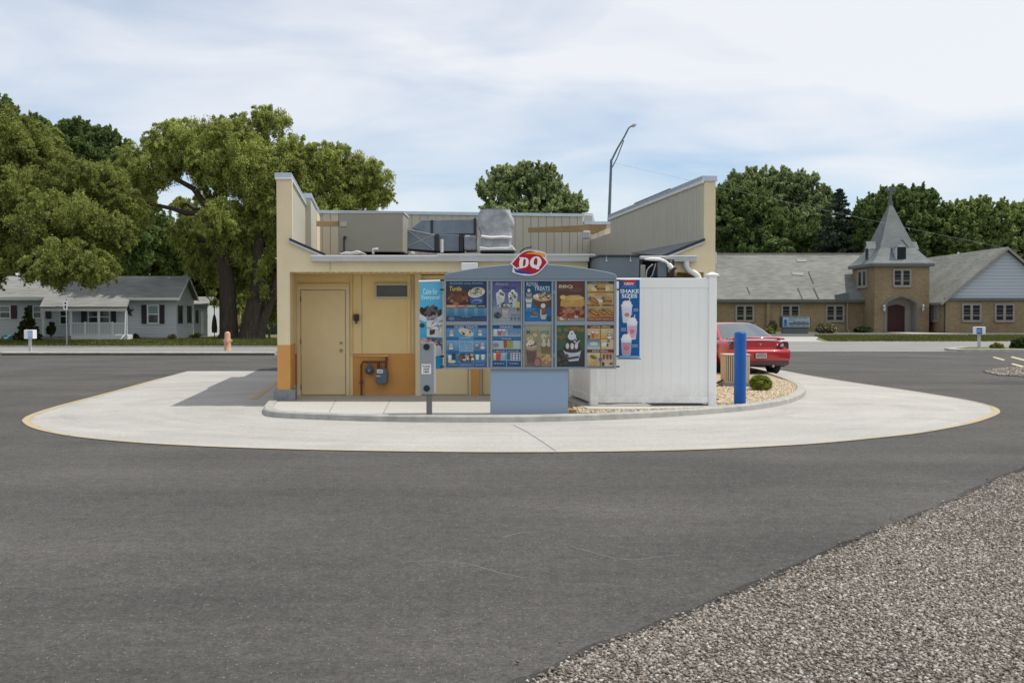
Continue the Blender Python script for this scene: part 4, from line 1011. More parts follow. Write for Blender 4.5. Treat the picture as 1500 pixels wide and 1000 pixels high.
# 8 brown sundae
a = art(815.8, 856.4, 476.4, 536.5)
a.grad(0, 0, 1, .4, (30, 28, 28), (42, 38, 32)); a.grad(0, .4, 1, 1, (45, 70, 40), (42, 82, 45)); a.specks(.5, .9, .45, .05, 18, [(150, 80, 35), (120, 95, 45), (60, 105, 50)], .05, 31); a.specks(.15, .75, .14, .1, 12, [(140, 75, 35), (60, 95, 45)], .04, 32)
a.poly([(.22, .4), (.9, .45), (.78, .14), (.44, .12)], (190, 190, 195)); a.poly([(.38, .22), (.8, .26), (.79, .2), (.4, .16)], (50, 55, 62)); a.ell(.56, .43, .34, .1, (42, 34, 30)); a.ell(.55, .53, .26, .14, (60, 45, 40))
for x, h in ((.38, .1), (.55, .12), (.7, .11)): a.ell(x, .5, .06, h * .7, (212, 208, 205))
a.ell(.55, .64, .2, .07, (45, 35, 32)); a.ell(.54, .73, .15, .09, (205, 212, 212)); a.ell(.53, .81, .09, .06, (220, 225, 225)); a.ell(.54, .8, .025, .022, (35, 50, 55)); a.specks(.62, .6, .2, .1, 9, [(45, 35, 30), (200, 195, 190)], .03, 3); a.specks(.2, .2, .2, .18, 16, [(75, 60, 48), (55, 45, 38)], .05, 33)
a.mb.build('menu_panel', mb_t, label='green menu poster with a hot fudge sundae')
def dog(a, cx, cy, s, rot=-.5): a.ell(cx, cy, s, s * .42, (175, 110, 45), rot); a.ell(cx + .01, cy + .012, s * .95, s * .18, (110, 35, 20), rot); a.ell(cx, cy + .02, s * .8, s * .06, (215, 170, 60), rot)
def burger(a, cx, cy, s): a.ell(cx, cy + .4 * s, s, .45 * s, (190, 130, 50)); a.rect(cx - s, cy - .05 * s, cx + s, cy + .2 * s, (85, 42, 22)); a.rect(cx - s * .95, cy + .15 * s, cx + s * .95, cy + .25 * s, (120, 130, 50)); a.ell(cx, cy - .2 * s, .95 * s, .25 * s, (180, 120, 50))
# 9 sandwiches
a = art(860, 899, 412, 470.5)
a.grad(0, 0, 1, .93, (195, 150, 85), (205, 175, 105)); a.rect(0, .93, 1, 1, (62, 45, 40)); a.text('COMBINED BITES', .06, .94, .8, .985, (190, 175, 150), .01); a.rect(0, .71, 1, .745, (165, 85, 25)); a.rect(0, .385, .48, .41, (110, 40, 22)); a.rect(.54, .385, 1, .41, (110, 40, 22)); a.rect(0, 0, 1, .1, (150, 75, 40))
a.ell(.5, .82, .36, .08, (222, 205, 150)); a.ell(.35, .51, .25, .06, (228, 215, 170)); burger(a, .52, .8, .17); dog(a, .25, .5, .2); burger(a, .76, .49, .16); dog(a, .25, .2, .23); dog(a, .6, .2, .2); dog(a, .82, .2, .2)
for cx, cy in ((.33, .87), (.1, .58), (.6, .58), (.1, .27), (.6, .28)): a.ell(cx, cy, .055, .035, (75, 75, 105))
a.lines(.3, .65, .72, .69, 1, (130, 85, 40), 2); a.lines(.05, .32, .45, .37, 1, (170, 160, 80), 3); a.lines(.57, .32, .95, .37, 1, (170, 160, 80), 4); a.lines(.05, .03, .95, .08, 1, (190, 150, 110), 5)
a.mb.build('menu_panel', mb_t, label='orange menu poster with hot dogs and burgers')
# 10 local menu, kids meal
a = art(860, 899, 476.4, 536.5)
a.rect(0, 0, 1, 1, (160, 110, 55)); a.rect(0, .93, 1, 1, (110, 32, 28)); a.rect(0, .345, 1, .41, (100, 38, 28)); a.text('LOCAL MENU', .14, .94, .86, .985, (225, 205, 180), .02); a.text("KIDS' MEAL", .2, .355, .8, .4, (220, 205, 185), .02)
a.grad(0, .67, .48, .92, (215, 155, 85), (215, 180, 130)); a.grad(.52, .67, 1, .92, (205, 150, 60), (215, 190, 140)); a.grad(0, .42, .48, .655, (185, 200, 200), (95, 125, 145)); a.grad(.52, .42, 1, .655, (200, 180, 130), (215, 190, 140)); a.grad(0, .0, .48, .33, (205, 165, 100), (215, 200, 150)); a.grad(.52, 0, 1, .33, (210, 190, 150), (205, 160, 120))
cup(a, .22, .76, .06, .07, (175, 80, 45)); cup(a, .37, .76, .06, .06, (205, 130, 50)); cup(a, .07, .73, .05, .05, (75, 60, 55)); sundae(a, .84, .77, .09); a.ell(.25, .55, .16, .05, (205, 205, 185)); a.ell(.64, .53, .11, .06, (225, 220, 205)); a.ell(.8, .62, .05, .03, (160, 65, 50)); a.ell(.76, .52, .04, .03, (50, 40, 50))
a.ell(.24, .23, .14, .045, (150, 105, 35), -.35); a.ell(.22, .22, .1, .02, (95, 60, 20), -.35)
for cx in (.63, .76, .88): cup(a, cx, .23, .04, .055, (95, 55, 40), (120, 85, 55))
a.ell(.6, .06, .055, .05, (45, 45, 30)); a.ell(.9, .07, .07, .03, (110, 55, 30)); a.ell(.19, .06, .07, .04, (195, 155, 90)); a.ell(.33, .09, .04, .05, (180, 165, 110)); a.ell(.5, .17, .07, .045, (85, 90, 125)); a.mb.build('menu_panel', mb_t, label="orange menu poster headed local menu and kids' meal")

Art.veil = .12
# ---- the red sign on top
Xs = lambda u: X(745 + u / 21.74)
Zs = lambda v: Z(362 + v / 21.74)
def bez(pts, n=10):
    o_ = []
    for (p0, p1, p2, p3) in pts:
        for k in range(n):
            t = k / n
            o_.append(tuple((1 - t) ** 3 * p0[j] + 3 * (1 - t) ** 2 * t * p1[j] + 3 * (1 - t) * t * t * p2[j] + t ** 3 * p3[j] for j in range(2)))
    return o_
Y0 = D - .055
def flat(b, pts, y, m): b.poly([(Xs(u), y, Zs(v)) for u, v in pts], m)
red = bez([((110, 535), (330, 280), (420, 130), (690, 125)), ((690, 125), (900, 130), (1060, 300), (1215, 487)), ((1215, 487), (1020, 730), (930, 870), (640, 872)), ((640, 872), (420, 850), (280, 690), (110, 535))])
outl = bez([((55, 535), (300, 240), (420, 100), (690, 100)), ((690, 100), (900, 105), (1060, 130), (1195, 205))]) + [(1195, 205), (1195, 340), (1180, 375)] + [(1262, 487)] + \
    bez([((1262, 487), (1040, 740), (940, 905), (640, 912)), ((640, 912), (440, 905), (280, 870), (118, 800))]) + [(118, 800), (135, 640), (150, 625)]
b = MB(); q = [(Xs(u), Zs(v)) for u, v in outl]; b.prism(q, Y0, Y0 + .07, 'y', paint((222, 222, 226)))
orange_ = bez([((510, 235), (700, 130), (1000, 150), (1165, 230))]) + [(1165, 230), (1165, 330)] + bez([((1150, 345), (1000, 240), (760, 205), (510, 235))])
blue_ = [(160, 665)] + bez([((160, 665), (330, 770), (560, 790), (760, 790))]) + bez([((760, 790), (640, 880), (360, 870), (155, 775))])
flat(b, red, Y0 - .002, paint((172, 18, 36))); flat(b, orange_, Y0 - .003, paint((228, 150, 40))); flat(b, blue_, Y0 - .004, paint((12, 62, 150)))
so_ = b.build('logo_sign', mb_t)
b = MB()
# letter D (slanted slab serif) and Q
def ring(outer_, inner_, y):
    n = len(outer_)
    vs = [(Xs(u), y, Zs(v)) for u, v in outer_] + [(Xs(u), y, Zs(v)) for u, v in inner_]
    b.add(vs, [(i, (i + 1) % n, n + (i + 1) % n, n + i) for i in range(n)], paint((226, 224, 228)))
def sample(fn, n=28): return [fn(2 * PI * k / n) for k in range(n)]
sl_k = .10
def shr(u, v): return (u + (500 - v) * sl_k, v)
def Dout(t):
    c, s_ = math.cos(t), math.sin(t)
    u = 450 + 185 * (abs(c) ** .8) * (1 if c > 0 else -.62); v = 500 - 160 * math.copysign(min(1, abs(s_) ** .75 * 1.03), s_); return shr(u, v)
def Din(t):
    c, s_ = math.cos(t), math.sin(t)
    u = 492 + 52 * (abs(c) ** .8) * (1 if c > 0 else -.7); v = 500 - 122 * math.copysign(abs(s_) ** .8, s_); return shr(u, v)
ring(sample(Dout), sample(Din), Y0 - .006)
for q in ([(330, 330), (470, 330), (470, 372), (350, 372)], [(285, 640), (440, 640), (440, 680), (280, 680)]): flat(b, q, Y0 - .007, paint((226, 224, 228)))
def Qout(t): return shr(860 + 185 * math.cos(t), 490 - 190 * math.sin(t))
def Qin(t): return shr(855 + 60 * math.cos(t), 480 - 135 * math.sin(t))
ring(sample(Qout), sample(Qin), Y0 - .006)
flat(b, [(800, 570), (840, 555), (900, 650), (980, 655), (960, 710), (880, 715)], Y0 - .008, paint((226, 224, 228)))
b.build('lettering', so_)

# ---------------------------------------------------------------- banners
t = thing('cake_banner', (X(634), 15.75, KH), 'light blue cake banner hanging behind the left edge of the menu board', 'banner')
Db = 15.75
Art.__init__.__defaults__
def XB(px): return xx(px, Db)
def ZB(py): return zz(py, Db)
a = Art(XB(615), XB(648.5), ZB(540), ZB(413), Db)
M['clothb'] = mat('banner_backing', (.7, .72, .74), .7)
a.mb.box(XB(615), XB(648.5), Db + .001, Db + .006, ZB(540), ZB(413), M['clothb'])
a.grad(0, 0, 1, 1, (40, 150, 195), (90, 185, 220), 10); a.text('Cake for', .14, .86, .78, .925, (215, 235, 240), .01); a.text('Everyone!', .08, .785, .88, .85, (215, 235, 240), .01)
a.ell(.5, .6, .55, .065, (205, 208, 215)); a.ell(.42, .66, .42, .05, (55, 45, 45)); a.poly([(.05, .68), (.5, .64), (.95, .69), (.95, .62), (.5, .56), (.05, .63)], (48, 38, 40)); a.poly([(.28, .61), (.75, .66), (.8, .6), (.3, .56)], (150, 140, 135)); a.specks(.4, .67, .36, .03, 20, [(95, 80, 75), (30, 24, 26)], .06, 2); a.lines(.3, .555, .75, .58, 1, (60, 90, 150), 2)
a.poly([(.3, .54), (1, .54), (1, .36), (.3, .37)], (215, 212, 200)); a.specks(.65, .48, .33, .05, 30, [(230, 200, 110), (120, 140, 180), (235, 232, 225), (190, 120, 120)], .03, 4); a.poly([(.42, .44), (.68, .46), (.64, .4), (.44, .39)], (60, 50, 48)); a.ell(.1, .5, .12, .025, (35, 60, 80))
a.ell(.45, .31, .45, .05, (110, 70, 62)); a.specks(.45, .3, .42, .045, 40, [(150, 110, 100), (190, 160, 145), (70, 42, 38)], .05, 6); a.poly([(.05, .27), (.9, .27), (1, .16), (.4, .13), (.05, .18)], (205, 208, 212)); a.lines(.55, .33, .95, .36, 1, (30, 120, 170), 3)
a.mb.build('cloth', t)
b = MB(); b.tube([(XB(613.5), Db - .002, ZB(412)), (XB(650.5), Db - .002, ZB(411))], .013, M['white'], 8); b.build('pole', t)
t = thing('shake_banner', (X(921), 15.75, KH), 'blue banner with three pink and white shakes hanging in front of the white fence', 'banner')
a = Art(XB(906.5), XB(937), ZB(526), ZB(409.5), Db)
a.mb.box(XB(906.5), XB(937), Db + .001, Db + .006, ZB(526), ZB(409.5), M['clothb'])
a.rect(0, 0, 1, 1, (5, 84, 152)); a.rect(.2, .93, .8, .995, (190, 40, 50)); a.text('NEW', .26, .93, .72, .965, (235, 225, 228), .03); a.text('Just Right', .12, .895, .84, .925, (90, 150, 215), .01, .3); a.text('SHAKE', .06, .83, .95, .88, (232, 238, 242), .03); a.text('SIZES', .13, .77, .88, .82, (232, 238, 242), .03)
def shake(cx, cy, s, c):
    a.ell(cx, cy - .06, s * 1.15, .13, (40, 112, 172))
    a.poly([(cx + s * .45, cy + .14 * 1.0), (cx + s * .6, cy + .14), (cx + s * .5, cy), (cx + s * .35, cy)], (225, 232, 240))
    a.poly([(cx - s, cy + .04), (cx + s, cy + .04), (cx + s * .72, cy - .17), (cx - s * .72, cy - .17)], (222, 222, 232)); a.poly([(cx - s * .88, cy), (cx + s * .88, cy), (cx + s * .68, cy - .155), (cx - s * .68, cy - .155)], c)
    a.ell(cx, cy + .045, s * 1.1, .025, (232, 235, 240)); a.ell(cx, cy + .07, s * .85, .04, (236, 238, 242)); a.ell(cx - .02, cy + .115, s * .2, .014, (150, 25, 40))
    a.ell(cx, cy - .07, s * .42, .022, (190, 35, 60)); a.text('DQ', cx - s * .25, cy - .08, cx + s * .25, cy - .06, (235, 230, 235), .02)
shake(.38, .63, .26, (222, 214, 220)); shake(.63, .42, .25, (218, 165, 185)); shake(.36, .21, .25, (188, 140, 150))
a.lines(.7, .6, .92, .64, 2, (190, 210, 225), 5); a.lines(.1, .35, .34, .4, 2, (190, 210, 225), 6); a.lines(.64, .15, .9, .19, 2, (190, 210, 225), 7); a.grad(0, .02, 1, .05, (150, 190, 220), (60, 130, 185), 4)
a.mb.build('cloth', t)
b = MB(); b.tube([(XB(903), Db - .002, ZB(409)), (XB(939), Db - .002, ZB(409))], .012, M['white'], 8); b.build('pole', t)
b = MB(); b.tube([(XB(904), Db - .002, ZB(525)), (XB(939), Db - .002, ZB(525.5))], .01, M['board'], 8); b.build('pole', t)

Art.veil = 0.0
# ---------------------------------------------------------------- speaker post
D = 15.35
X = lambda px: xx(px, D)
Z = lambda py: zz(py, D)
t = thing('speaker_post', (X(627), D, KH - .02), 'slim grey order speaker box on a square post at the kerb', 'speaker post')
b = MB(); b.box(X(624), X(632), D + .03, D + .11, KH - .04, Z(576), mat('galvanised_post', (.17, .175, .18), .55, metal=.3, var=.15, scale=9)); b.build('post', t)
b = MB(); b.box(X(615.5), X(635.5), D - .02, D + .14, Z(577), Z(501.5), mat('speaker_box_grey', (.26, .285, .32), .5, var=.04, scale=4)); bo = b.build('cabinet', t, bevel=.006)
b = MB(); b.box(X(635.3), X(637), D + .0, D + .12, Z(575), Z(504), M['gutter']); b.build('side_trim', t)
for py in (508, 568.5):
    b = MB(); b.disc(X(625), D - .021, Z(py), .047, mat('speaker_grille', (.010, .022, .028), .5, bump=.5, bscale=300), 24, .012); b.build('speaker_grille', t)
a = Art(X(617.5), X(631.5), Z(547.5), Z(533), D - .024)
a.mb.box(X(617.5), X(631.5), D - .0235, D - .0205, Z(547.5), Z(533), M['white']); a.text('PLEASE', .1, .68, .9, .88, (60, 60, 70), .03); a.text('ORDER', .16, .4, .84, .6, (60, 60, 70), .03); a.text('HERE', .2, .12, .8, .32, (60, 60, 70), .03); a.mb.build('notice', t)

# ---------------------------------------------------------------- blue bollard
D = 17.3
t = MB(); r = .1
M['blue'] = mat('blue_bollard_sleeve', (.006, .085, .34), .4, var=.08, scale=3, spec=.3)
zt = zz(485.5, D)
t.lathe(xx(1086.5, D), D + r, [(r, KH - .04), (r, KH + .0), (r * 1.0, zt - .05), (r * .93, zt - .022), (r * .7, zt - .006), (r * .01, zt)], M['blue'], 28)
bo = t.build('bollard'); tag(bo, 'bright blue round bollard in the rock bed', 'bollard')

# ---------------------------------------------------------------- beige air conditioner
D = 21.6
t = thing('air_conditioner', (xx(1081, D), D, KH), 'beige outdoor air conditioner with upright louvres behind the blue bollard', 'air conditioner')
M['acb'] = mat('beige_ac_case', (.52, .47, .38), .5, var=.05, scale=4)
M['acd'] = mat('condenser_fins', (.12, .11, .095), .6)
x0, x1 = xx(1062, D), xx(1099, D); z0, z1 = zz(561.5, D), zz(518.5, D)
b = MB(); b.box(x0 + .015, x1 - .015, D + .02, D + .42, z0 + .01, z1 - .01, M['acd']); b.build('coil', t)
b = MB(); b.box(x0 - .01, x1 + .01, D - .01, D + .45, z1 - .035, z1, M['acb']); b.box(x0, x1, D, D + .44, z0, z0 + .035, M['acb'])
for xa in (x0, x1 - .1): b.box(xa, xa + (.03 if xa == x0 else .1), D, D + .44, z0 + .035, z1 - .035, M['acb'])
b.build('case', t, bevel=.012)
n = 9
for i in range(n):
    xa = x0 + .04 + (x1 - x0 - .16) * i / (n - 1)
    b = MB(); b.box(xa, xa + .028, D + .002, D + .018, z0 + .036, z1 - .036, M['acb']); b.build('louvre', t)
b = MB(); b.box(x0 - .04, x1 + .05, D - .04, D + .5, KH - .05, z0 - .001, M['block']); b.build('pad', t)
b = MB(); b.tube([(x0 + .05, D + .2, z0 + .08), (x0 - .15, D + .1, KH + .05), (x0 - .4, D + .4, KH + .02), (x0 - .9, D + .8, KH + .02)], .018, M['black'], 6); b.build('hose', t)

# ================================================================ red car
M['carred'] = mat('metallic_red_paint', (.44, .012, .022), .28, metal=.25, var=.04, scale=4, coat=1.0, spec=.5)
M['carglass'] = mat('car_glass', (.055, .085, .095), .06, spec=.8, var=.1, scale=1.5, coat=.5)
M['lens'] = mat('tail_lens', (.10, .012, .018), .15, coat=1.0)
M['lensclear'] = mat('reversing_lens', (.45, .43, .43), .2, coat=1.0)
M['chrome'] = mat('chrome', (.7, .7, .7), .15, metal=1)
M['tyre'] = mat('tyre_rubber', (.018, .018, .019), .8)
M['alloy'] = mat('alloy_rim', (.35, .36, .38), .35, metal=.8)
M['lowerred'] = mat('lower_bumper_plastic', (.10, .06, .065), .5)
CD = 26.45
CXc = xx(1114, CD)
ang = math.atan(.14)
def CX(x, s, z):        # x sideways, s forward from the rear bumper
    return (CXc + x * math.cos(ang) - s * math.sin(ang), CD + s * math.cos(ang) + x * math.sin(ang), z + .006)
car = thing('red_car', (CXc - .14 * 2.5, CD + 2.5, 0), 'red four-door car with a rear spoiler parked nose-away beside the restaurant', 'car')
st = [  # s, width, z bottom, z mid, z shoulder, z deck
    (0.0, .70, .37, .58, .74, .78), (.05, .75, .33, .57, .77, .83), (.16, .82, .29, .56, .80, .90), (.45, .88, .24, .58, .86, .955), (.9, .91, .20, .60, .90, .965), (1.5, .93, .19, .62, .92, .96),
    (2.5, .93, .19, .62, .92, .95), (3.4, .93, .19, .62, .90, .95), (4.0, .92, .20, .60, .82, .86), (4.6, .88, .22, .52, .70, .74), (4.95, .72, .28, .45, .58, .62)]
vs = []; K = None
for (s, wd, zb, zm, zs_, zd) in st:
    pr = [(0, zb), (wd * .82, zb), (wd * .97, zb + .07), (wd, zm), (wd * .985, zs_ - .06), (wd * .93, zs_), (wd * .78, zd - .01), (wd * .4, zd + .008), (0, zd + .012)]
    full = [(x, z) for x, z in pr] + [(-x, z) for x, z in pr[-2:0:-1]]
    K = len(full)
    vs += [CX(x, s, z) for x, z in full]
fs = [(i * K + k, i * K + (k + 1) % K, (i + 1) * K + (k + 1) % K, (i + 1) * K + k) for i in range(len(st) - 1) for k in range(K)]
fs += [tuple(range(K))[::-1], tuple(range((len(st) - 1) * K, len(st) * K))]
b = MB(); b.add(vs, fs, M['carred'], True); b.build('body', car, sub=2)
# cabin
gh = [(.78, .80, .93), (1.00, .775, 1.02), (1.75, .60, 1.345), (2.1, .60, 1.385), (2.6, .605, 1.375), (2.95, .60, 1.33), (3.75, .74, .96)]
vs = []
def ghp(i):
    s, wd, z = gh[i]
    zb = .90
    return [(-wd - (z - zb) * .0 - (.80 - wd) * 1.0, s, zb), (-wd - .02, s, z - .03), (-wd + .06, s, z), (0, s, z + .015), (wd - .06, s, z), (wd + .02, s, z - .03), (wd + (.80 - wd), s, zb)]
for i in range(len(gh)): vs += [CX(*p) for p in ghp(i)]
K = 7
fs = [(i * K + k, i * K + k + 1, (i + 1) * K + k + 1, (i + 1) * K + k) for i in range(len(gh) - 1) for k in range(K - 1)]
fs += [tuple(range(K)), tuple(range((len(gh) - 1) * K, len(gh) * K))[::-1]]
b = MB(); b.add(vs, fs, M['carred'], True); b.build('cabin', car, sub=1)
# rear glass: bowed sheet just above the sloping rear of the cabin
vs = []; ns, nw = 6, 9
for i in range(ns):
    t_ = i / (ns - 1); s = .80 + t_ * .90; z = .968 + t_ * .365
    hw = .70 - .17 * t_ ** 1.1
    for k in range(nw):
        u = -1 + 2 * k / (nw - 1)
        vs.append(CX(u * hw, s - .035 + .10 * u * u * (1 - .3 * t_), z + .028 - .03 * u * u))
b = MB(); b.add(vs, [(i * nw + k, i * nw + k + 1, (i + 1) * nw + k + 1, (i + 1) * nw + k) for i in range(ns - 1) for k in range(nw - 1)], M['carglass'], True); b.build('rear_window', car)
for sg in (-1, 1):
    b = MB(); q = [(1.35, 1.0), (3.3, 1.0), (2.85, 1.29), (2.0, 1.32), (1.75, 1.29)]
    vs = [CX(sg * (.80 - (z - .93) * .42), s, z) for s, z in q]; b.add(vs, [tuple(range(5))], M['carglass']); b.build('side_window', car)
# spoiler
vs = []; n = 13
for k in range(n):
    u = -1 + 2 * k / (n - 1); x = u * .76; dz = -.035 * u ** 4
    for (ds, z) in ((-.0, .975), (-.07, .995), (.02, 1.018), (.17, 1.005), (.17, .98)): vs.append(CX(x, .17 + ds + .12 * u * u, z + dz))
b = MB(); K = 5; b.add(vs, [(i * K + k, i * K + (k + 1) % K, (i + 1) * K + (k + 1) % K, (i + 1) * K + k) for i in range(n - 1) for k in range(K)] + [tuple(range(K)), tuple(range((n - 1) * K, n * K))[::-1]], M['carred'], True)
for x in (-.6, .6): b.add([CX(x + dx_, s, z) for dx_ in (-.03, .03) for s, z in ((.2, .93), (.3, .93), (.3, .985), (.2, .985))], [(0, 1, 2, 3), (4, 5, 6, 7), (0, 1, 5, 4), (3, 2, 6, 7), (0, 3, 7, 4), (1, 2, 6, 5)], M['carred'])
b.build('spoiler', car, bevel=.0)
# bumper skin, lower valance, tail lights, plate, badge
def rear_patch(pts, off, m, name, parent=car, thick=.02, curve=.16):
    b = MB(); n = len(pts)
    f = [CX(x, -off + curve * max(0, abs(x) - .45) ** 1.7 * 2.6, z) for x, z in pts]; r_ = [CX(x, -off + thick + curve * max(0, abs(x) - .45) ** 1.7 * 2.6, z) for x, z in pts]
    b.add(f + r_, [tuple(range(n)), tuple(range(2 * n - 1, n - 1, -1))] + [(i, (i + 1) % n, n + (i + 1) % n, n + i) for i in range(n)], m); return b.build(name, parent)
def bar_patch(x0, x1, rows, m, name, n=24, bevel=0):
    b = MB(); vs = []
    for k in range(n):
        x = x0 + (x1 - x0) * k / (n - 1)
        cv = .22 * max(0, abs(x) - .35) ** 2.0 * 2.2
        for (off, z) in rows: vs.append(CX(x, -off + cv, z))
    K = len(rows); b.add(vs, [(i * K + k, i * K + k + 1, (i + 1) * K + k + 1, (i + 1) * K + k) for i in range(n - 1) for k in range(K - 1)], m, True); return b.build(name, car)
bar_patch(-.82, .82, [(-.12, .70), (.05, .695), (.10, .67), (.105, .62), (.085, .50), (.07, .42), (.04, .405)], M['carred'], 'bumper')
bar_patch(-.80, .80, [(.05, .415), (.055, .39), (.03, .30), (-.05, .27), (-.3, .26)], M['lowerred'], 'valance')
for sg in (-1, 1):
    q = [(sg * .43, .73), (sg * .52, .86), (sg * .66, .905), (sg * .77, .895), (sg * .80, .84), (sg * .80, .705), (sg * .6, .70)]
    L_ = rear_patch(q, .015, M['lens'], 'tail_light', curve=.20, thick=.06)
    b = MB(); q = [(sg * .52, .775), (sg * .57, .845), (sg * .63, .855), (sg * .635, .785)]; b.add([CX(x, -.022 + .0 + .20 * max(0, abs(x) - .45) ** 1.7 * 2.6, z) for x, z in q], [(0, 1, 2, 3)], M['lensclear']); b.build('reversing_lens', L_)
rear_patch([(-.46, .77), (.46, .77), (.44, .90), (-.44, .90)], .006, M['carred'], 'boot_panel', thick=.05)
b = MB(); b.add([CX(x, -.115, z) for x, z in ((-.19, .465), (.13, .465), (.13, .62), (-.19, .62))], [(0, 1, 2, 3)], mat('plate_recess', (.02, .01, .01), .6)); b.build('plate_recess', car)
b = MB(); b.add([CX(x, -.12, z) for x, z in ((-.17, .475), (.13, .475), (.13, .61), (-.17, .61))], [(0, 1, 2, 3)], mat('licence_plate', (.50, .48, .46), .5)); 
r_ = random.Random(2)
for i in range(7): 
    x = -.145 + i * .038; b.add([CX(x + dx_, -.122, z) for dx_, z in ((0, .505), (.024, .505), (.024, .575), (0, .575))], [(0, 1, 2, 3)], mat('plate_characters', (.17, .16, .24), .6))
b.add([CX(x, -.1215, z) for x, z in ((-.1, .585), (.06, .585), (.06, .60), (-.1, .60))], [(0, 1, 2, 3)], mat('plate_state', (.5, .12, .1), .6)); b.build('licence_plate', car)
b = MB(); b.add([CX(x, -.015, z) for x, z in ((-.0, .80), (.035, .86), (.0, .845), (-.035, .86))], [(0, 1, 2, 3)], M['chrome']); b.build('badge', car)
b = MB(); b.tube([CX(.35, -.02, .27), CX(.35, .2, .27)], .035, M['chrome'], 10); b.build('exhaust', car)
def wheel(sg, s):
    b = MB(); x = sg * .80
    prof = [(.20, .0), (.31, .0), (.325, .03), (.325, .18), (.31, .21), (.20, .21)]
    vs = []; n = 28
    for r_, dx_ in prof:
        for k in range(n):
            a_ = 2 * PI * k / n; vs.append(CX(x + sg * (.1 - dx_), s + r_ * math.cos(a_), .325 + r_ * math.sin(a_)))
    K = len(prof); b.add(vs, [(i * n + k, i * n + (k + 1) % n, ((i + 1) % K) * n + (k + 1) % n, ((i + 1) % K) * n + k) for i in range(K) for k in range(n)], M['tyre'], True)
    wo_ = b.build('wheel', car)
    b = MB(); vs = [CX(x + sg * .085, s, .325)] + [CX(x + sg * .07, s + .2 * math.cos(2 * PI * k / n), .325 + .2 * math.sin(2 * PI * k / n)) for k in range(n)]
    b.add(vs, [(0, 1 + k, 1 + (k + 1) % n) for k in range(n)], M['alloy'])
    vs = [CX(x - sg * .1, s, .325)] + [CX(x - sg * .09, s + .2 * math.cos(2 * PI * k / n), .325 + .2 * math.sin(2 * PI * k / n)) for k in range(n)]
    b.add(vs, [(0, 1 + k, 1 + (k + 1) % n) for k in range(n)], M['darkmetal'])
    b.build('rim', wo_)
    b = MB(); vs = [CX(sg * .934, s + .38 * math.cos(a_), .325 + .38 * math.sin(a_)) for a_ in [2 * PI * k / 24 for k in range(24)] if .325 + .38 * math.sin(a_) > .19]
    b.add(vs, [tuple(range(len(vs)))], M['black']); b.build('wheel_arch', car)
for sg in (-1, 1): wheel(sg, 1.1); wheel(sg, 3.9)
b = MB(); b.add([CX(x, s, z) for x in (-.75, .75) for s, z in ((.2, .28), (4.8, .28), (4.8, .24), (.2, .24))], [(0, 1, 2, 3), (4, 5, 6, 7), (0, 1, 5, 4), (3, 2, 6, 7)], M['black']); b.build('underbody', car)
# ================================================================ church
def brick_extra(c1, c2, mort, sc=1.0):
    def f(t, b, co):
        L = t.links.new
        sp = t.nodes.new('ShaderNodeSeparateXYZ'); L(co.outputs['Object'], sp.inputs[0])
        ad = t.nodes.new('ShaderNodeMath'); ad.operation = 'ADD'; L(sp.outputs[0], ad.inputs[0]); L(sp.outputs[1], ad.inputs[1])
        cb = t.nodes.new('ShaderNodeCombineXYZ'); L(ad.outputs[0], cb.inputs[0]); L(sp.outputs[2], cb.inputs[1])
        br = t.nodes.new('ShaderNodeTexBrick'); br.inputs['Scale'].default_value = 2.2 * sc
        br.inputs['Color1'].default_value = (*c1, 1); br.inputs['Color2'].default_value = (*c2, 1); br.inputs['Mortar'].default_value = (*mort, 1)
        br.inputs['Mortar Size'].default_value = .012; br.inputs['Bias'].default_value = -.1
        L(cb.outputs[0], br.inputs['Vector'])
        n = t.nodes.new('ShaderNodeTexNoise'); n.inputs['Scale'].default_value = .5; n.inputs['Detail'].default_value = 6; L(co.outputs['Object'], n.inputs['Vector'])
        r = t.nodes.new('ShaderNodeMapRange'); r.inputs[1].default_value = .3; r.inputs[2].default_value = .7; r.inputs[3].default_value = .85; r.inputs[4].default_value = 1.12; L(n.outputs[0], r.inputs[0])
        vm = t.nodes.new('ShaderNodeVectorMath'); vm.operation = 'SCALE'; L(br.outputs['Color'], vm.inputs[0]); L(r.outputs[0], vm.inputs['Scale'])
        L(vm.outputs[0], b.inputs['Base Color'])
    return f
M['brick'] = mat('tan_brick', (.3, .22, .12), .9, spec=.15, extra=brick_extra((.25, .18, .10), (.315, .235, .135), (.24, .215, .17)))
M['stone'] = mat('grey_limestone', (.30, .275, .245), .9, var=.12, scale=3)
M['stoned'] = mat('brown_stone', (.20, .18, .15), .9, var=.12, scale=3)
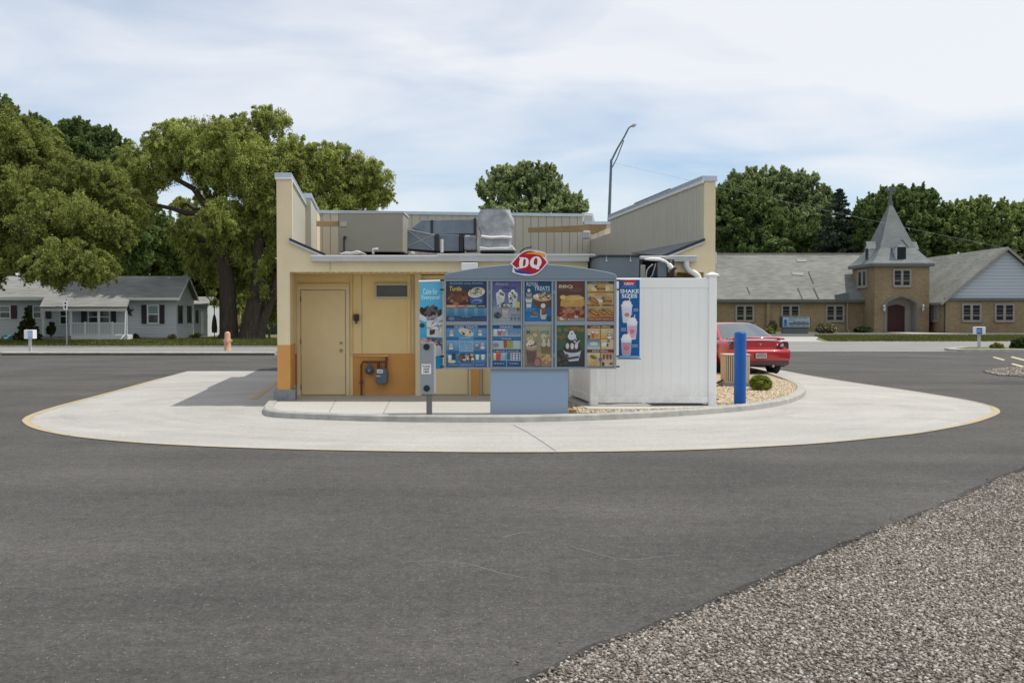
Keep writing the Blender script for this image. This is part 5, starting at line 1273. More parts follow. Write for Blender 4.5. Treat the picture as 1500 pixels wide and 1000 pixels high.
def shingle_extra(base, k=.22, sc=1.0):
    def f(t, b, co):
        L = t.links.new
        def noise(s, st, det=5):
            m_ = t.nodes.new('ShaderNodeMapping'); m_.inputs['Scale'].default_value = st; L(co.outputs['Object'], m_.inputs[0])
            n = t.nodes.new('ShaderNodeTexNoise'); n.inputs['Scale'].default_value = s; n.inputs['Detail'].default_value = det; L(m_.outputs[0], n.inputs['Vector'])
            return n.outputs[0]
        def rm(o_, lo, hi):
            r = t.nodes.new('ShaderNodeMapRange'); r.inputs[1].default_value = .3; r.inputs[2].default_value = .7; r.inputs[3].default_value = lo; r.inputs[4].default_value = hi; L(o_, r.inputs[0]); return r.outputs[0]
        a = rm(noise(1.1 * sc, (1, 1, 9)), 1 - k, 1 + k); c = rm(noise(.35 * sc, (1, 1, 1)), 1 - k * .6, 1 + k * .6)
        m_ = t.nodes.new('ShaderNodeMath'); m_.operation = 'MULTIPLY'; L(a, m_.inputs[0]); L(c, m_.inputs[1])
        vm = t.nodes.new('ShaderNodeVectorMath'); vm.operation = 'SCALE'; vm.inputs[0].default_value = base; L(m_.outputs[0], vm.inputs['Scale'])
        L(vm.outputs[0], b.inputs['Base Color'])
    return f
M['croof'] = mat('weathered_green_grey_shingles', (.2, .2, .2), .9, spec=.2, extra=shingle_extra((.195, .20, .178), .25))
M['croof2'] = mat('spire_shingles', (.2, .2, .2), .9, spec=.2, extra=shingle_extra((.185, .20, .198), .2, 2))
M['hroof'] = mat('pale_grey_shingles', (.2, .2, .2), .9, spec=.2, extra=shingle_extra((.24, .24, .225), .2))
def lap_extra(base, step):
    def f(t, b, co):
        L = t.links.new
        sp = t.nodes.new('ShaderNodeSeparateXYZ'); L(co.outputs['Object'], sp.inputs[0])
        dv = t.nodes.new('ShaderNodeMath'); dv.operation = 'DIVIDE'; dv.inputs[1].default_value = step; L(sp.outputs[2], dv.inputs[0])
        fr = t.nodes.new('ShaderNodeMath'); fr.operation = 'FRACT'; L(dv.outputs[0], fr.inputs[0])
        bp = t.nodes.new('ShaderNodeBump'); bp.inputs['Distance'].default_value = .05; bp.inputs['Strength'].default_value = 1; bp.invert = True
        L(fr.outputs[0], bp.inputs['Height']); L(bp.outputs[0], b.inputs['Normal'])
        gt = t.nodes.new('ShaderNodeMath'); gt.operation = 'LESS_THAN'; gt.inputs[1].default_value = .16; L(fr.outputs[0], gt.inputs[0])
        mx_ = t.nodes.new('ShaderNodeMix'); mx_.data_type = 'RGBA'; L(gt.outputs[0], mx_.inputs[0]); mx_.inputs[6].default_value = (*base, 1); mx_.inputs[7].default_value = (*[c * .8 for c in base], 1)
        L(mx_.outputs[2], b.inputs['Base Color'])
    return f
M['gable'] = mat('pale_blue_lap_siding', (.4, .43, .46), .6, extra=lap_extra((.44, .48, .52), .30))
M['lap'] = mat('white_lap_siding', (.5, .5, .5), .6, extra=lap_extra((.47, .50, .51), .17))
M['lapy'] = mat('tan_lap_siding', (.5, .4, .2), .7, extra=lap_extra((.50, .38, .19), .17))
M['wine'] = mat('dark_red_door', (.055, .015, .014), .6, var=.2, scale=2)
M['leadglass'] = mat('leaded_glass', (.014, .02, .023), .35, spec=.18, var=.3, scale=8)
M['fascia_g'] = mat('grey_fascia', (.12, .14, .14), .6)

church = thing('brick_church', (36, 94, 0), 'tan brick church with a pointed shingled spire and a white gabled wing', 'church')
Cx = lambda px, D: xx(px, D)
def stone_window(p0, p1, ytop, ybot, D, parent, mull=True, single=False, axis='y'):
    x0, x1 = Cx(p0, D), Cx(p1, D); z0, z1 = zz(ybot, D), zz(ytop, D)
    b = MB(); b.box(x0, x1, D - .03, D + .12, z0, z1, M['leadglass'])
    n = 4 if not single else 5
    wo_ = b.build('window', parent)
    fr = MB(); f = .16
    fr.box(x0 - f, x0, D - .1, D + .1, z0 - f, z1 + f, M['stone']); fr.box(x1, x1 + f, D - .1, D + .1, z0 - f, z1 + f, M['stone'])
    fr.box(x0, x1, D - .1, D + .1, z1, z1 + f, M['stone']); fr.box(x0 - .1, x1 + .1, D - .16, D + .1, z0 - f - .05, z0 - .002, M['stone'])
    if mull:
        xm = (x0 + x1) / 2; fr.box(xm - .11, xm + .11, D - .09, D + .1, z0, z1, M['stone'])
    fr.build('window_surround', wo_)
    s_ = MB()
    halves = [(x0, (x0 + x1) / 2 - .11), ((x0 + x1) / 2 + .11, x1)] if mull else [(x0, x1)]
    for a, c in halves:
        for k in range(1, n): s_.box(a, c, D - .045, D - .031, z0 + (z1 - z0) * k / n - .018, z0 + (z1 - z0) * k / n + .018, M['stoned'])
        s_.box(a, c, D - .06, D - .032, z0 + (z1 - z0) * .30, z0 + (z1 - z0) * .30 + .07, M['stone'])
    s_.build('glazing_bars', wo_)
# long low wing
DW_ = 97.0
zE = zz(440, DW_); xL, xR = 8.0, 34.5
zR = 7.5
b = MB(); b.box(xL, xR, DW_, DW_ + 14, -.1, zE + .1, M['brick'])
for px in (1122,): b.box(Cx(px, DW_), Cx(px, DW_) + .35, DW_ - .25, DW_, -.1, zE, M['brick'])
b.build('nave_wall', church)
b = MB(); b.prism([(DW_ - .5, zE - .12), (DW_ + 7, zR), (DW_ + 14.5, zE - .12), (DW_ + 14.5, zE + .1), (DW_ + 7, zR + .25), (DW_ - .5, zE + .1)], xL - .3, xR + 5, 'x', M['croof'])
ro = b.build('nave_roof', church)
b = MB(); b.box(xL - .3, xR, DW_ - .53, DW_ - .5, zE - .16, zE + .08, M['fascia_g']); b.build('roof_fascia', church)
b = MB(); b.box(xL - .3, xR + 3, DW_ + 6.85, DW_ + 7.15, zR + .2, zR + .34, M['stone']); b.build('ridge_cap', church)
for px, yb in ((1079.5, 468.5), (1146.5, 468.5), (1211.5, 468.5)): stone_window(px, px + 22.5, 448.8, yb, DW_, church)
# repair streaks and patches on the roof
def onroof(px, py):   # point on the front slope of the long roof
    lo, hi = DW_ - .5, DW_ + 7
    for _ in range(40):
        m_ = (lo + hi) / 2
        zr_ = zE + .1 + (m_ - (DW_ - .5)) * (zR + .15 - zE) / 7.5
        if zz(py, m_) > zr_: lo = m_
        else: hi = m_
    return (xx(px, lo), lo - .03, zz(py, lo) + .05)
M['patch'] = mat('new_shingle_patch', (.27, .28, .27), .9, var=.1)
M['streak'] = mat('exposed_seam', (.085, .085, .08), .9)
for q in ([(1160, 399), (1177, 400), (1176, 404), (1160, 403)], [(1166, 380), (1181, 381), (1181, 384), (1167, 384)]):
    b = MB(); b.poly([onroof(*p) for p in q], M['patch']); b.build('roof_patch', church)
for q in ([(1167.5, 422.5), (1169, 422.5), (1176, 439), (1174.5, 439)], [(1190.5, 422), (1192, 422), (1200, 438), (1198, 438)], [(1183, 398), (1184.2, 398), (1192, 416), (1190.5, 416)], [(1093, 420.5), (1094, 420.5), (1099, 431), (1097.8, 431)]):
    b = MB(); b.poly([onroof(*p) for p in q], M['streak']); b.build('roof_seam', church)
# tower
TD = 94.0; tx0, tx1 = Cx(1281, TD), Cx(1361, TD); ty1 = TD + 6.2; tz = zz(387, TD)
x0, x1 = Cx(1298, TD), Cx(1342.5, TD); zsp, zap = zz(447, TD), zz(434.5, TD); xm = (x0 + x1) / 2
def arch_pts(a, c, zs_, zp, n=6):
    m_ = (a + c) / 2; w2 = (c - a) / 2
    L_ = []
    for k in range(n + 1):
        t_ = k / n; L_.append((a + w2 * (1 - math.cos(t_ * PI / 2) ** .55 if False else t_ ** 1.7) , zs_ + (zp - zs_) * (t_ ** .75)))
    return L_
aL = arch_pts(x0, x1, zsp, zap)
aR = [(x0 + x1 - x, z) for x, z in aL[::-1]][1:]
arc = aL + aR
b = MB()
b.poly([(tx0, TD, -.1), (x0, TD, -.1)] + [(x, TD, z) for x, z in aL] + [(xm, TD, tz), (tx0, TD, tz)], M['brick'])
b.poly([(tx1, TD, -.1), (tx1, TD, tz), (xm, TD, tz)] + [(x, TD, z) for x, z in [aL[-1]] + aR] + [(x1, TD, -.1)], M['brick'])
b.poly([(tx0, TD, -.1), (tx0, TD, tz), (tx0, ty1, tz), (tx0, ty1, -.1)], M['brick']); b.poly([(tx1, TD, -.1), (tx1, ty1, -.1), (tx1, ty1, tz), (tx1, TD, tz)], M['brick']); b.poly([(tx0, ty1, -.1), (tx1, ty1, -.1), (tx1, ty1, tz), (tx0, ty1, tz)][::-1], M['brick'])
b.build('tower_wall', church)
# deep stone porch reveal, arch moulding and door
rd = 1.35
b = MB(); full = [(x0, -.1)] + arc + [(x1, -.1)]
for (a, c) in zip(full[:-1], full[1:]): b.add([(a[0], TD - .02, a[1]), (c[0], TD - .02, c[1]), (c[0], TD + rd, c[1]), (a[0], TD + rd, a[1])], [(0, 1, 2, 3)], M['stone'])
b.poly([(x, TD + rd, z) for x, z in full], M['stone']); b.build('porch_reveal', church)
b = MB()
for (a, c) in zip(full[:-1], full[1:]):
    def o2(p, k=.2):
        dx_, dz_ = p[0] - xm, max(0, p[1] - zsp + .6); l = math.hypot(dx_, dz_) + 1e-6
        return (p[0] + dx_ / l * k, p[1] + (dz_ / l * k if p[1] > zsp - .3 else 0))
    oa, oc = o2(a), o2(c)
    b.add([(a[0], TD - .06, a[1]), (c[0], TD - .06, c[1]), (oc[0], TD - .06, oc[1]), (oa[0], TD - .06, oa[1]), (oa[0], TD + .01, oa[1]), (oc[0], TD + .01, oc[1])], [(0, 1, 2, 3), (3, 2, 5, 4)], M['stoned'])
b.build('arch_moulding', church)
DD = TD + rd - .04; dx0, dx1 = Cx(1300.5, DD), Cx(1325, DD)
dl = arch_pts(dx0, dx1, zz(450, DD), zz(446, DD)); dfull = [(dx0, -.05)] + dl + [(dx0 + dx1 - x, z) for x, z in dl[::-1]][1:] + [(dx1, -.05)]
b = MB(); b.prism(dfull, DD - .05, DD + .03, 'y', M['wine']); do_ = b.build('church_door', church)
b = MB(); b.box((dx0 + dx1) / 2 - .015, (dx0 + dx1) / 2 + .015, DD - .06, DD - .051, 0, zz(452, DD), M['black'])
for s_ in (-1, 1):
    for zc in (.5, 1.4): b.box((dx0 + dx1) / 2 + s_ * .38 - .2, (dx0 + dx1) / 2 + s_ * .38 + .2, DD - .06, DD - .051, zc - .3, zc - .27, M['black'])
b.build('door_panel', do_)
stone_window(1309.5, 1331.5, 396.5, 417.5, TD, church)
# narrow paired window on the left side face of the tower (faces -X)
def side_window(xf, ya, yb, z0, z1):
    b = MB(); b.box(xf - .03, xf + .1, ya, yb, z0, z1, M['leadglass']); wo_ = b.build('window', church)
    b = MB(); ym = (ya + yb) / 2
    b.box(xf - .1, xf + .1, ya - .3, ya, z0 - .2, z1 + .2, M['stone']); b.box(xf - .1, xf + .1, yb, yb + .3, z0 - .2, z1 + .2, M['stone']); b.box(xf - .08, xf + .1, ym - .22, ym + .22, z0, z1, M['stone'])
    b.box(xf - .1, xf + .1, ya, yb, z1, z1 + .2, M['stone']); b.box(xf - .15, xf + .1, ya - .2, yb + .2, z0 - .25, z0 - .001, M['stone']); b.build('window_surround', wo_)
side_window(tx0, 96.2, 98.3, zz(418, 97), zz(398, 97))
# flared spire
cxm, cym = (tx0 + tx1) / 2, (TD + ty1) / 2
hx, hy = (tx1 - tx0) / 2 + .35, (ty1 - TD) / 2 + .35
lv = [(1.0, tz - .05), (1.0, tz + .10), (.885, tz + .4), (.79, tz + .72), (.67, tz + 1.19), (.575, tz + 1.54), (.51, tz + 2.04), (.255, tz + 4.02), (.012, zz(296, cym))]
vs = []
for k, z in lv: vs += [(cxm - hx * k, cym - hy * k, z), (cxm + hx * k, cym - hy * k, z), (cxm + hx * k, cym + hy * k, z), (cxm - hx * k, cym + hy * k, z)]
b = MB(); b.add(vs, [(i * 4 + k, i * 4 + (k + 1) % 4, i * 4 + 4 + (k + 1) % 4, i * 4 + 4 + k) for i in range(len(lv) - 1) for k in range(4)] + [(0, 3, 2, 1)], M['croof2']); b.build('spire', church)
b = MB(); b.box(cxm - hx + .02, cxm + hx - .02, cym - hy + .02, cym + hy - .02, tz - .2, tz - .052, M['fascia_g']); b.build('eaves', church)
zt0 = zz(296, cym); zt1 = zz(273.5, cym)
b = MB(); b.box(cxm - .1, cxm + .1, cym - .1, cym + .1, zt0 - .3, zt1, M['fascia_g']); zc = zz(279.5, cym)
b.box(cxm - .5, cxm + .5, cym - .09, cym + .09, zc - .08, zc + .08, M['fascia_g'])
b.tube([(cxm + .34 * math.cos(k * PI / 8), cym, zc + .34 * math.sin(k * PI / 8)) for k in range(17)], .05, M['fascia_g'], 6, cap=False); b.box(cxm - .18, cxm + .18, cym - .18, cym + .18, zt0 - .35, zt0 + .1, M['fascia_g']); b.build('cross', church)
def dormer(cx, cy, ux, uy):      # facing direction (ux,uy)
    px_, py_ = -uy, ux
    def T(a, d, z): return (cx + px_ * a + ux * d, cy + py_ * a + uy * d, z)
    z0, z1, zp = tz + .40, tz + 1.6, tz + 2.2; hw = .55
    b = MB()
    vs = [T(-hw, 0, z0), T(hw, 0, z0), T(hw, 0, z1), T(0, 0, zp), T(-hw, 0, z1), T(-hw, -1.7, z0), T(hw, -1.7, z0), T(hw, -1.7, z1), T(0, -1.7, zp), T(-hw, -1.7, z1)]
    b.add(vs, [(0, 1, 2, 3, 4), (0, 5, 9, 4), (1, 2, 7, 6)], M['gable']); dorm = b.build('dormer', church)
    b = MB(); e = .1
    b.add([T(-hw - e, .12, z1 - .08), T(0, .12, zp + .06), T(0, -1.8, zp + .06), T(-hw - e, -1.8, z1 - .08), T(hw + e, .12, z1 - .08), T(hw + e, -1.8, z1 - .08)], [(0, 1, 2, 3), (1, 4, 5, 2)], M['croof2']); b.build('dormer_roof', dorm)
    b = MB(); b.add([T(-.4, .02, z0 + .05), T(.4, .02, z0 + .05), T(.4, .02, z1 - .02), T(-.4, .02, z1 - .02)], [(0, 1, 2, 3)], M['leadglass']); b.build('dormer_window', dorm)
fx = Cx(1320.5, TD)
dormer(fx, TD + .12, 0, -1); dormer(tx0 + .12, cym - .6, -1, 0); dormer(tx1 - .12, cym, 1, 0)
# lamps beside the porch
for px in (1293.5, 1350.5):
    b = MB(); x = Cx(px, TD); z = zz(452, TD); b.lathe(x, TD - .3, [(.02, z - .3), (.13, z - .22), (.17, z), (.13, z + .15), (.2, z + .18), (.02, z + .38)], M['galv'], 10); b.box(x - .03, x + .03, TD - .3, TD, z - .05, z + .02, M['darkmetal']); b.build('wall_lamp', church)
# gabled right wing
GD = 92.0; gx0 = Cx(1384, GD); gxp = Cx(1473, GD); gx1 = 2 * gxp - gx0; gz = zz(440, GD); gp = zz(365, GD)
b = MB(); b.box(gx0, gx1, GD, GD + 18, -.1, gz, M['brick']); b.build('wing_wall', church)
b = MB(); b.prism([(gx0 + .1, gz + .002), (gx1 - .1, gz + .002), (gxp, gp - .12)], GD + .02, GD + 17.9, 'y', M['gable']); b.build('gable_wall', church)
b = MB(); e = .45; sl_ = (gp - gz) / (gxp - gx0)
b.prism([(gx0 - e, gz - e * sl_), (gxp, gp), (gx1 + e, gz - e * sl_), (gx1 + e, gz - e * sl_ + .2), (gxp, gp + .2), (gx0 - e, gz - e * sl_ + .2)], GD - .35, GD + 18, 'y', M['croof']); b.build('wing_roof', church)
b = MB()
b.prism([(gx0 - e, gz - e * sl_ - .06), (gxp, gp - .08), (gx1 + e, gz - e * sl_ - .06), (gx1 + e, gz - e * sl_ + .19), (gxp, gp + .19), (gx0 - e, gz - e * sl_ + .19)], GD - .39, GD - .352, 'y', M['stone']); b.build('barge_board', church)
b = MB(); b.box(gx0 - .1, gx1 + .1, GD - .2, GD + .015, gz - .02, gz + .22, M['fascia_g']); b.build('gable_trim', church)
for p0, p1 in ((1411, 1434.5), (1459, 1483)): stone_window(p0, p1, 447, 468.5, GD, church)
side_window(gx0, 93.6, 94.6, zz(468, 94), zz(447.5, 94))
b = MB(); b.tube([(Cx(1383, GD), GD - .12, gz), (Cx(1383, GD), GD - .12, 0)], .06, M['darkmetal'], 6); b.tube([(gx0 - .2, 96.8, gz), (gx0 - .2, 96.8, 0)], .07, M['darkmetal'], 6); b.tube([(Cx(1241, 96.8), 96.8, zE), (Cx(1241, 96.8), 96.8, .4), (Cx(1243.5, 96), 96, 0.02)], .07, M['stone'], 6); b.build('downspout', church)
b = MB(); b.prism([(Cx(1225, 96.4), zE + .0), (Cx(1243, 96.4), zE + .0), (Cx(1243, 96.4), zE + .75), (Cx(1226, 96.4), zE + .55)], 96.4, 97.4, 'y', M['fascia_g']); b.build('cricket', church)
b = MB(); b.lathe(41.5, 109, [(.9, 6.4), (.9, 7.3), (.3, 7.7), (.05, 7.9)], M['fascia_g'], 12); b.build('roof_vent', church)

# church sign
D = 87.0
t = thing('church_sign', (Cx(1166, D), D, 0), 'white letterboard sign with blue emblem on a dark base before the brick church', 'sign')
b = MB(); b.box(Cx(1147, D), Cx(1184, D), D, D + .5, -.02, zz(478.5, D), M['fascia_g']); b.build('base', t)
b = MB(); b.box(Cx(1144.5, D), Cx(1187, D), D - .1, D + .6, zz(479.5, D), zz(463.5, D), M['darkmetal']); b.build('cabinet', t)
a = Art(Cx(1146, D), Cx(1186, D), zz(479, D), zz(464, D), D - .12); a.st = .004
a.mb.box(Cx(1146, D), Cx(1186, D), D - .118, D - .101, zz(479, D), zz(464, D), paint((150, 165, 165)))
a.rect(.0, .0, .2, 1, (140, 165, 185)); a.ell(.1, .6, .05, .14, (35, 75, 120)); a.poly([(.03, .45), (.17, .45), (.15, .3), (.05, .3)], (35, 75, 120)); a.rect(.03, .1, .17, .24, (45, 85, 130))
a.lines(.22, .82, .95, .96, 1, (85, 95, 95), 3); a.lines(.25, .64, .45, .76, 1, (70, 80, 85), 4); a.lines(.38, .45, .9, .6, 1, (60, 80, 90), 5); a.rect(.23, .28, .96, .42, (50, 85, 105)); a.lines(.24, .08, .95, .22, 1, (65, 80, 85), 6)
a.mb.build('letterboard', t)

# ================================================================ houses on the left
HD = 67.0
def HX(x, y, z): return (x + SH * (y - HD), y, z)
Hx = lambda px, D=HD: xx(px, D) - SH * (D - HD)
M['porchw'] = mat('white_porch_paint', (.70, .72, .74), .6, var=.04)
M['shutter'] = mat('maroon_shutter', (.05, .022, .026), .6)
M['shut2'] = mat('dark_shutter', (.028, .025, .035), .6)
M['hglass'] = mat('house_glass', (.02, .028, .032), .12, spec=.6)
M['blind'] = mat('window_blind', (.22, .27, .30), .7)
house = thing('white_house', (Hx(130), HD, 0), 'long white single-storey house with a railed front porch, maroon shutters and grey shingle roof', 'house')
rd_, dd_ = 3.4, 6.8
zE = zz(437.5, HD); zRg = zz(406.5, HD + 3.4)
hx0, hx1 = Hx(-150), Hx(258)
b = MB(HX); b.box(hx0, hx1, HD, HD + dd_, -.1, zE, M['lap'])
b.prism([(HD, zE), (HD + dd_, zE), (HD + rd_, zRg - .12)], hx1 - .1, hx1 - .001, 'x', M['lap']); b.prism([(HD, zE), (HD + dd_, zE), (HD + rd_, zRg - .12)], hx0 + .001, hx0 + .1, 'x', M['lap']); b.build('wall', house)
sl_ = (zRg - zE) / (rd_ + .45)
b = MB(HX); b.prism([(HD - .45, zE - .02), (HD + rd_, zRg - .02), (HD + dd_ + .45, zE - .02), (HD + dd_ + .45, zE + .1), (HD + rd_, zRg + .1), (HD - .45, zE + .1)], hx0 - .3, hx1 + .28, 'x', M['hroof'])
b.build('roof', house)
b = MB(HX); b.box(hx0 - .3, hx1 + .28, HD - .49, HD - .451, zE - .1, zE + .07, M['porchw']); b.prism([(HD - .45, zE - .12), (HD + rd_, zRg - .12), (HD + dd_ + .45, zE - .12), (HD + dd_ + .45, zE + .08), (HD + rd_, zRg + .08), (HD - .45, zE + .08)], hx1 + .281, hx1 + .31, 'x', M['porchw']); b.build('roof_trim', house)
# porch
PD = 64.4; px0, px1 = Hx(58, PD), Hx(186, PD); zpf = zz(449, PD)
b = MB(HX)
b.add([(px0, PD, zpf), (px1, PD, zpf), (Hx(192, HD), HD - .35, zE + .13), (Hx(68, HD), HD - .35, zE + .13), (px0, PD, zpf - .1), (px1, PD, zpf - .1), (Hx(192, HD), HD, zE + .02), (Hx(68, HD), HD, zE + .02)], [(0, 1, 2, 3), (4, 7, 6, 5), (0, 4, 5, 1), (1, 5, 6, 2), (0, 3, 7, 4)], M['hroof'])
b.build('porch_roof', house)
b = MB(HX); b.box(px0 + .05, px1 - .05, PD + .02, PD + .12, zpf - .28, zpf - .11, M['porchw']); b.build('porch_beam', house)
zd = zz(490.5, PD); zr = zz(472.5, PD)
b = MB(HX); b.box(Hx(58, PD), Hx(103, PD), PD + .1, HD, -.05, zz(494, PD), M['stone']); b.box(Hx(103, PD), Hx(186, PD), PD + .1, HD, -.05, zd, M['porchw']); b.build('porch_deck', house)
for px in (62, 102.5, 143.5, 183.5):
    b = MB(HX); x = Hx(px, PD); b.box(x - .07, x + .07, PD + .12, PD + .26, .3, zpf - .28, M['porchw']); b.build('porch_post', house)
b = MB(HX); b.box(Hx(104, PD), Hx(182, PD), PD + .15, PD + .2, zr - .06, zr, M['porchw']); b.box(Hx(104, PD), Hx(182, PD), PD + .15, PD + .2, zd + .02, zd + .07, M['porchw'])
for px in (123.5, 163.5): x = Hx(px, PD); b.box(x - .06, x + .06, PD + .13, PD + .22, zd, zr + .06, M['porchw'])
rl = b.build('porch_railing', house)
n = 34
for i in range(n):
    x = Hx(105.5, PD) + (Hx(181, PD) - Hx(105.5, PD)) * i / (n - 1)
    b = MB(HX); b.box(x - .02, x + .02, PD + .16, PD + .19, zd + .071, zr - .061, M['porchw']); b.build('baluster', rl)
b = MB(HX); x = Hx(183.5, PD); b.tube([(x, PD + .05, zpf - .1), (x - .05, PD + .03, zd), (x - .12, PD - .1, .25), (x - .25, PD - .2, .05)], .04, M['porchw'], 6); b.build('downspout', house)
def hwin(p0, p1, yt, yb, D, name='window', shut=(), blind=True):
    b = MB(HX); x0, x1 = Hx(p0, D), Hx(p1, D); z0, z1 = zz(yb, D), zz(yt, D)
    b.box(x0, x1, D - .04, D - .002, z0, z1, M['hglass'])
    if blind: b.box(x0, x1, D - .045, D - .041, z0 + (z1 - z0) * .48, z1, M['blind'])
    wo_ = b.build(name, house)
    b = MB(HX); f = .07
    b.box(x0 - f, x0, D - .08, D - .001, z0 - f, z1 + f, M['porchw']); b.box(x1, x1 + f, D - .08, D - .001, z0 - f, z1 + f, M['porchw']); b.box(x0, x1, D - .08, D - .001, z1, z1 + f, M['porchw']); b.box(x0, x1, D - .08, D - .001, z0 - f, z0, M['porchw']); b.box(x0, x1, D - .07, D - .046, (z0 + z1) / 2 - .03, (z0 + z1) / 2 + .03, M['porchw'])
    b.build('window_frame', wo_)
    for s0, s1, m_ in shut:
        b = MB(HX); b.box(Hx(s0, D), Hx(s1, D), D - .06, D - .002, z0 - f, z1 + f, m_); b.build('shutter', house)
hwin(1, 14.5, 449, 465, HD, shut=((17, 24.5, M['shutter']),)); hwin(50, 60, 449, 465, HD, shut=((40.5, 47.5, M['shut2']), (67, 74.5, M['shutter'])))
hwin(89, 100, 452, 474, HD, blind=False); hwin(130.5, 143, 456, 472, HD, blind=False, shut=((119, 126.5, M['shut2']),)); hwin(147, 160, 456, 472, HD, blind=False, shut=((163, 170, M['shut2']),))
hwin(217.5, 231.5, 448, 472.5, HD, shut=((207.5, 214.5, M['shut2']), (234, 241, M['shut2'])))
b = MB(HX); x = Hx(188.5, HD); z = zz(456, HD)
b.poly([(x + (.42 if k % 2 == 0 else .17) * math.sin(k * PI / 5), HD - .05, z + (.42 if k % 2 == 0 else .17) * math.cos(k * PI / 5)) for k in range(10)], M['darkmetal']); b.build('star_ornament', house)
for y0_, y1_ in ((HD + .9, HD + 1.9), (HD + 4.4, HD + 5.4)):
    b = MB(HX); b.box(hx1 + .002, hx1 + .05, y0_, y1_, 1.05, 2.2, M['hglass']); w2 = b.build('window', house)
    for ya in (y0_ - .35, y1_ + .02): b = MB(HX); b.box(hx1 + .002, hx1 + .04, ya, ya + .33, 1.0, 2.25, M['shut2']); b.build('shutter', house)
b = MB(HX); b.box(Hx(190), hx1 + .02, HD - .03, HD - .001, -.05, .12, M['stone']); b.build('foundation', house)

# neighbouring houses between the trunks
D = 76.0
nb = thing('white_cottage', (xx(292, D), D, 0), 'small white cottage wing just beyond the long white house', 'house')
b = MB(HX); b.box(Hx(279, D), Hx(304, D), D, D + 6, -.1, zz(447, D), M['lap']); b.build('wall', nb)
b = MB(HX); b.prism([(D - .4, zz(447, D) - .05), (D + 3, zz(436, D + 3)), (D + 6.4, zz(447, D) - .05), (D + 6.4, zz(447, D) + .1), (D + 3, zz(434.5, D + 3)), (D - .4, zz(447, D) + .1)], Hx(277, D), Hx(306, D), 'x', M['hroof']); b.build('roof', nb)
b = MB(HX); b.box(Hx(286.5, D), Hx(290.5, D), D - .05, D - .002, zz(473, D), zz(454, D), M['hglass']); b.build('window', nb)
b = MB(HX); b.box(Hx(294.5, D), Hx(298, D), D - .05, D - .002, zz(488, D), zz(456, D), M['whitemetal']); b.build('door', nb)
D = 88.0
nb = thing('tan_house', (xx(320, D), D, 0), 'tan house with a grey roof partly hidden behind the thick trunk', 'house')
b = MB(HX); b.box(Hx(304.5, D), Hx(352, D), D, D + 7, -.1, zz(452, D), M['lapy']); b.build('wall', nb)
b = MB(HX); b.prism([(D - .5, zz(452, D) - .05), (D + 3.5, zz(438, D + 3.5)), (D + 7.5, zz(452, D) - .05), (D + 7.5, zz(452, D) + .12), (D + 3.5, zz(436.5, D + 3.5)), (D - .5, zz(452, D) + .12)], Hx(301, D), Hx(354, D), 'x', M['hroof']); b.build('roof', nb)
b = MB(HX); b.box(Hx(305.5, D), Hx(308.5, D), D - .05, D - .002, zz(470, D), zz(455, D), M['hglass']); b.build('window', nb)
D = 84.0
sh_ = thing('garden_shed', (xx(395, D), D, 0), 'dark green shed in deep shade under the willow', 'shed')
M['shedg'] = mat('green_shed_paint', (.035, .055, .045), .8, var=.15)
b = MB(); b.box(xx(382, D), xx(412, D), D, D + 4, -.1, zz(460, D), M['shedg']); b.build('wall', sh_)
b = MB(); b.prism([(xx(380, D), zz(460, D)), (xx(397, D), zz(451, D)), (xx(414, D), zz(460, D))], D - .3, D + 4.3, 'y', M['hroof']); b.build('roof', sh_)

# closed patio umbrella, low rail fence, toys
D = 70.0
t = thing('patio_umbrella', (xx(314, D), D, 0), 'closed dark maroon patio umbrella standing near the thick trunk', 'umbrella')
b = MB(); b.cyl(xx(314, D), D, 0, 2.2, .03, M['darkmetal'], 8); b.build('pole', t)
b = MB(); z = lambda py: zz(py, D); b.lathe(xx(314, D), D, [(.18, z(487)), (.2, z(480)), (.16, z(470)), (.11, z(465)), (.09, z(463)), (.03, z(460))], M['shutter'], 10); b.build('canopy', t)
b = MB(); b.lathe(xx(314, D), D, [(.3, -.01), (.3, .06), (.06, .1)], M['darkmetal'], 12); b.build('base', t)
D = 66.0
t = thing('rail_fence', (xx(392, D), D, 0), 'low dark wooden rail fence on the lawn beside the restaurant', 'fence')
for px in (360, 387, 394, 420):
    b = MB(); b.box(xx(px, D) - .06, xx(px, D) + .06, D, D + .12, -.05, zz(482, D), mat('old_rail_timber', (.06, .048, .036), .9)); b.build('post', t)
b = MB(); b.box(xx(358, D), xx(424, D), D - .04, D - .001, zz(484, D), zz(482, D), mat('old_rail_timber', (.06, .048, .036), .9)); b.build('rail', t)
M['teal'] = mat('teal_plastic', (.03, .24, .22), .5); M['redp'] = mat('red_plastic', (.30, .02, .03), .5)
D = 63.0
o = MB(); z = lambda py: zz(py, D)
o.prism([(xx(1, D), 0), (xx(17, D), 0), (xx(18.5, D), z(491)), (xx(13, D), z(493)), (xx(9, D), z(490.5)), (xx(2, D), z(492))], D, D + .7, 'y', M['teal'])
o.prism([(xx(4, D), z(494)), (xx(8, D), z(497)), (xx(13, D), z(494)), (xx(12, D), z(493))], D - .02, D - .002, 'y', M['white']); tag(o.build('toy_sandbox', bevel=.05), 'teal plastic play tub on the lawn in front of the long house', 'sandbox')
o = MB(); o.lathe(xx(24, D), D + .3, [(.22, -.01), (.24, z(492)), (.19, z(488)), (.02, z(486.5))], M['redp'], 14); tag(o.build('red_bin'), 'red plastic bin beside the teal play tub', 'bin')

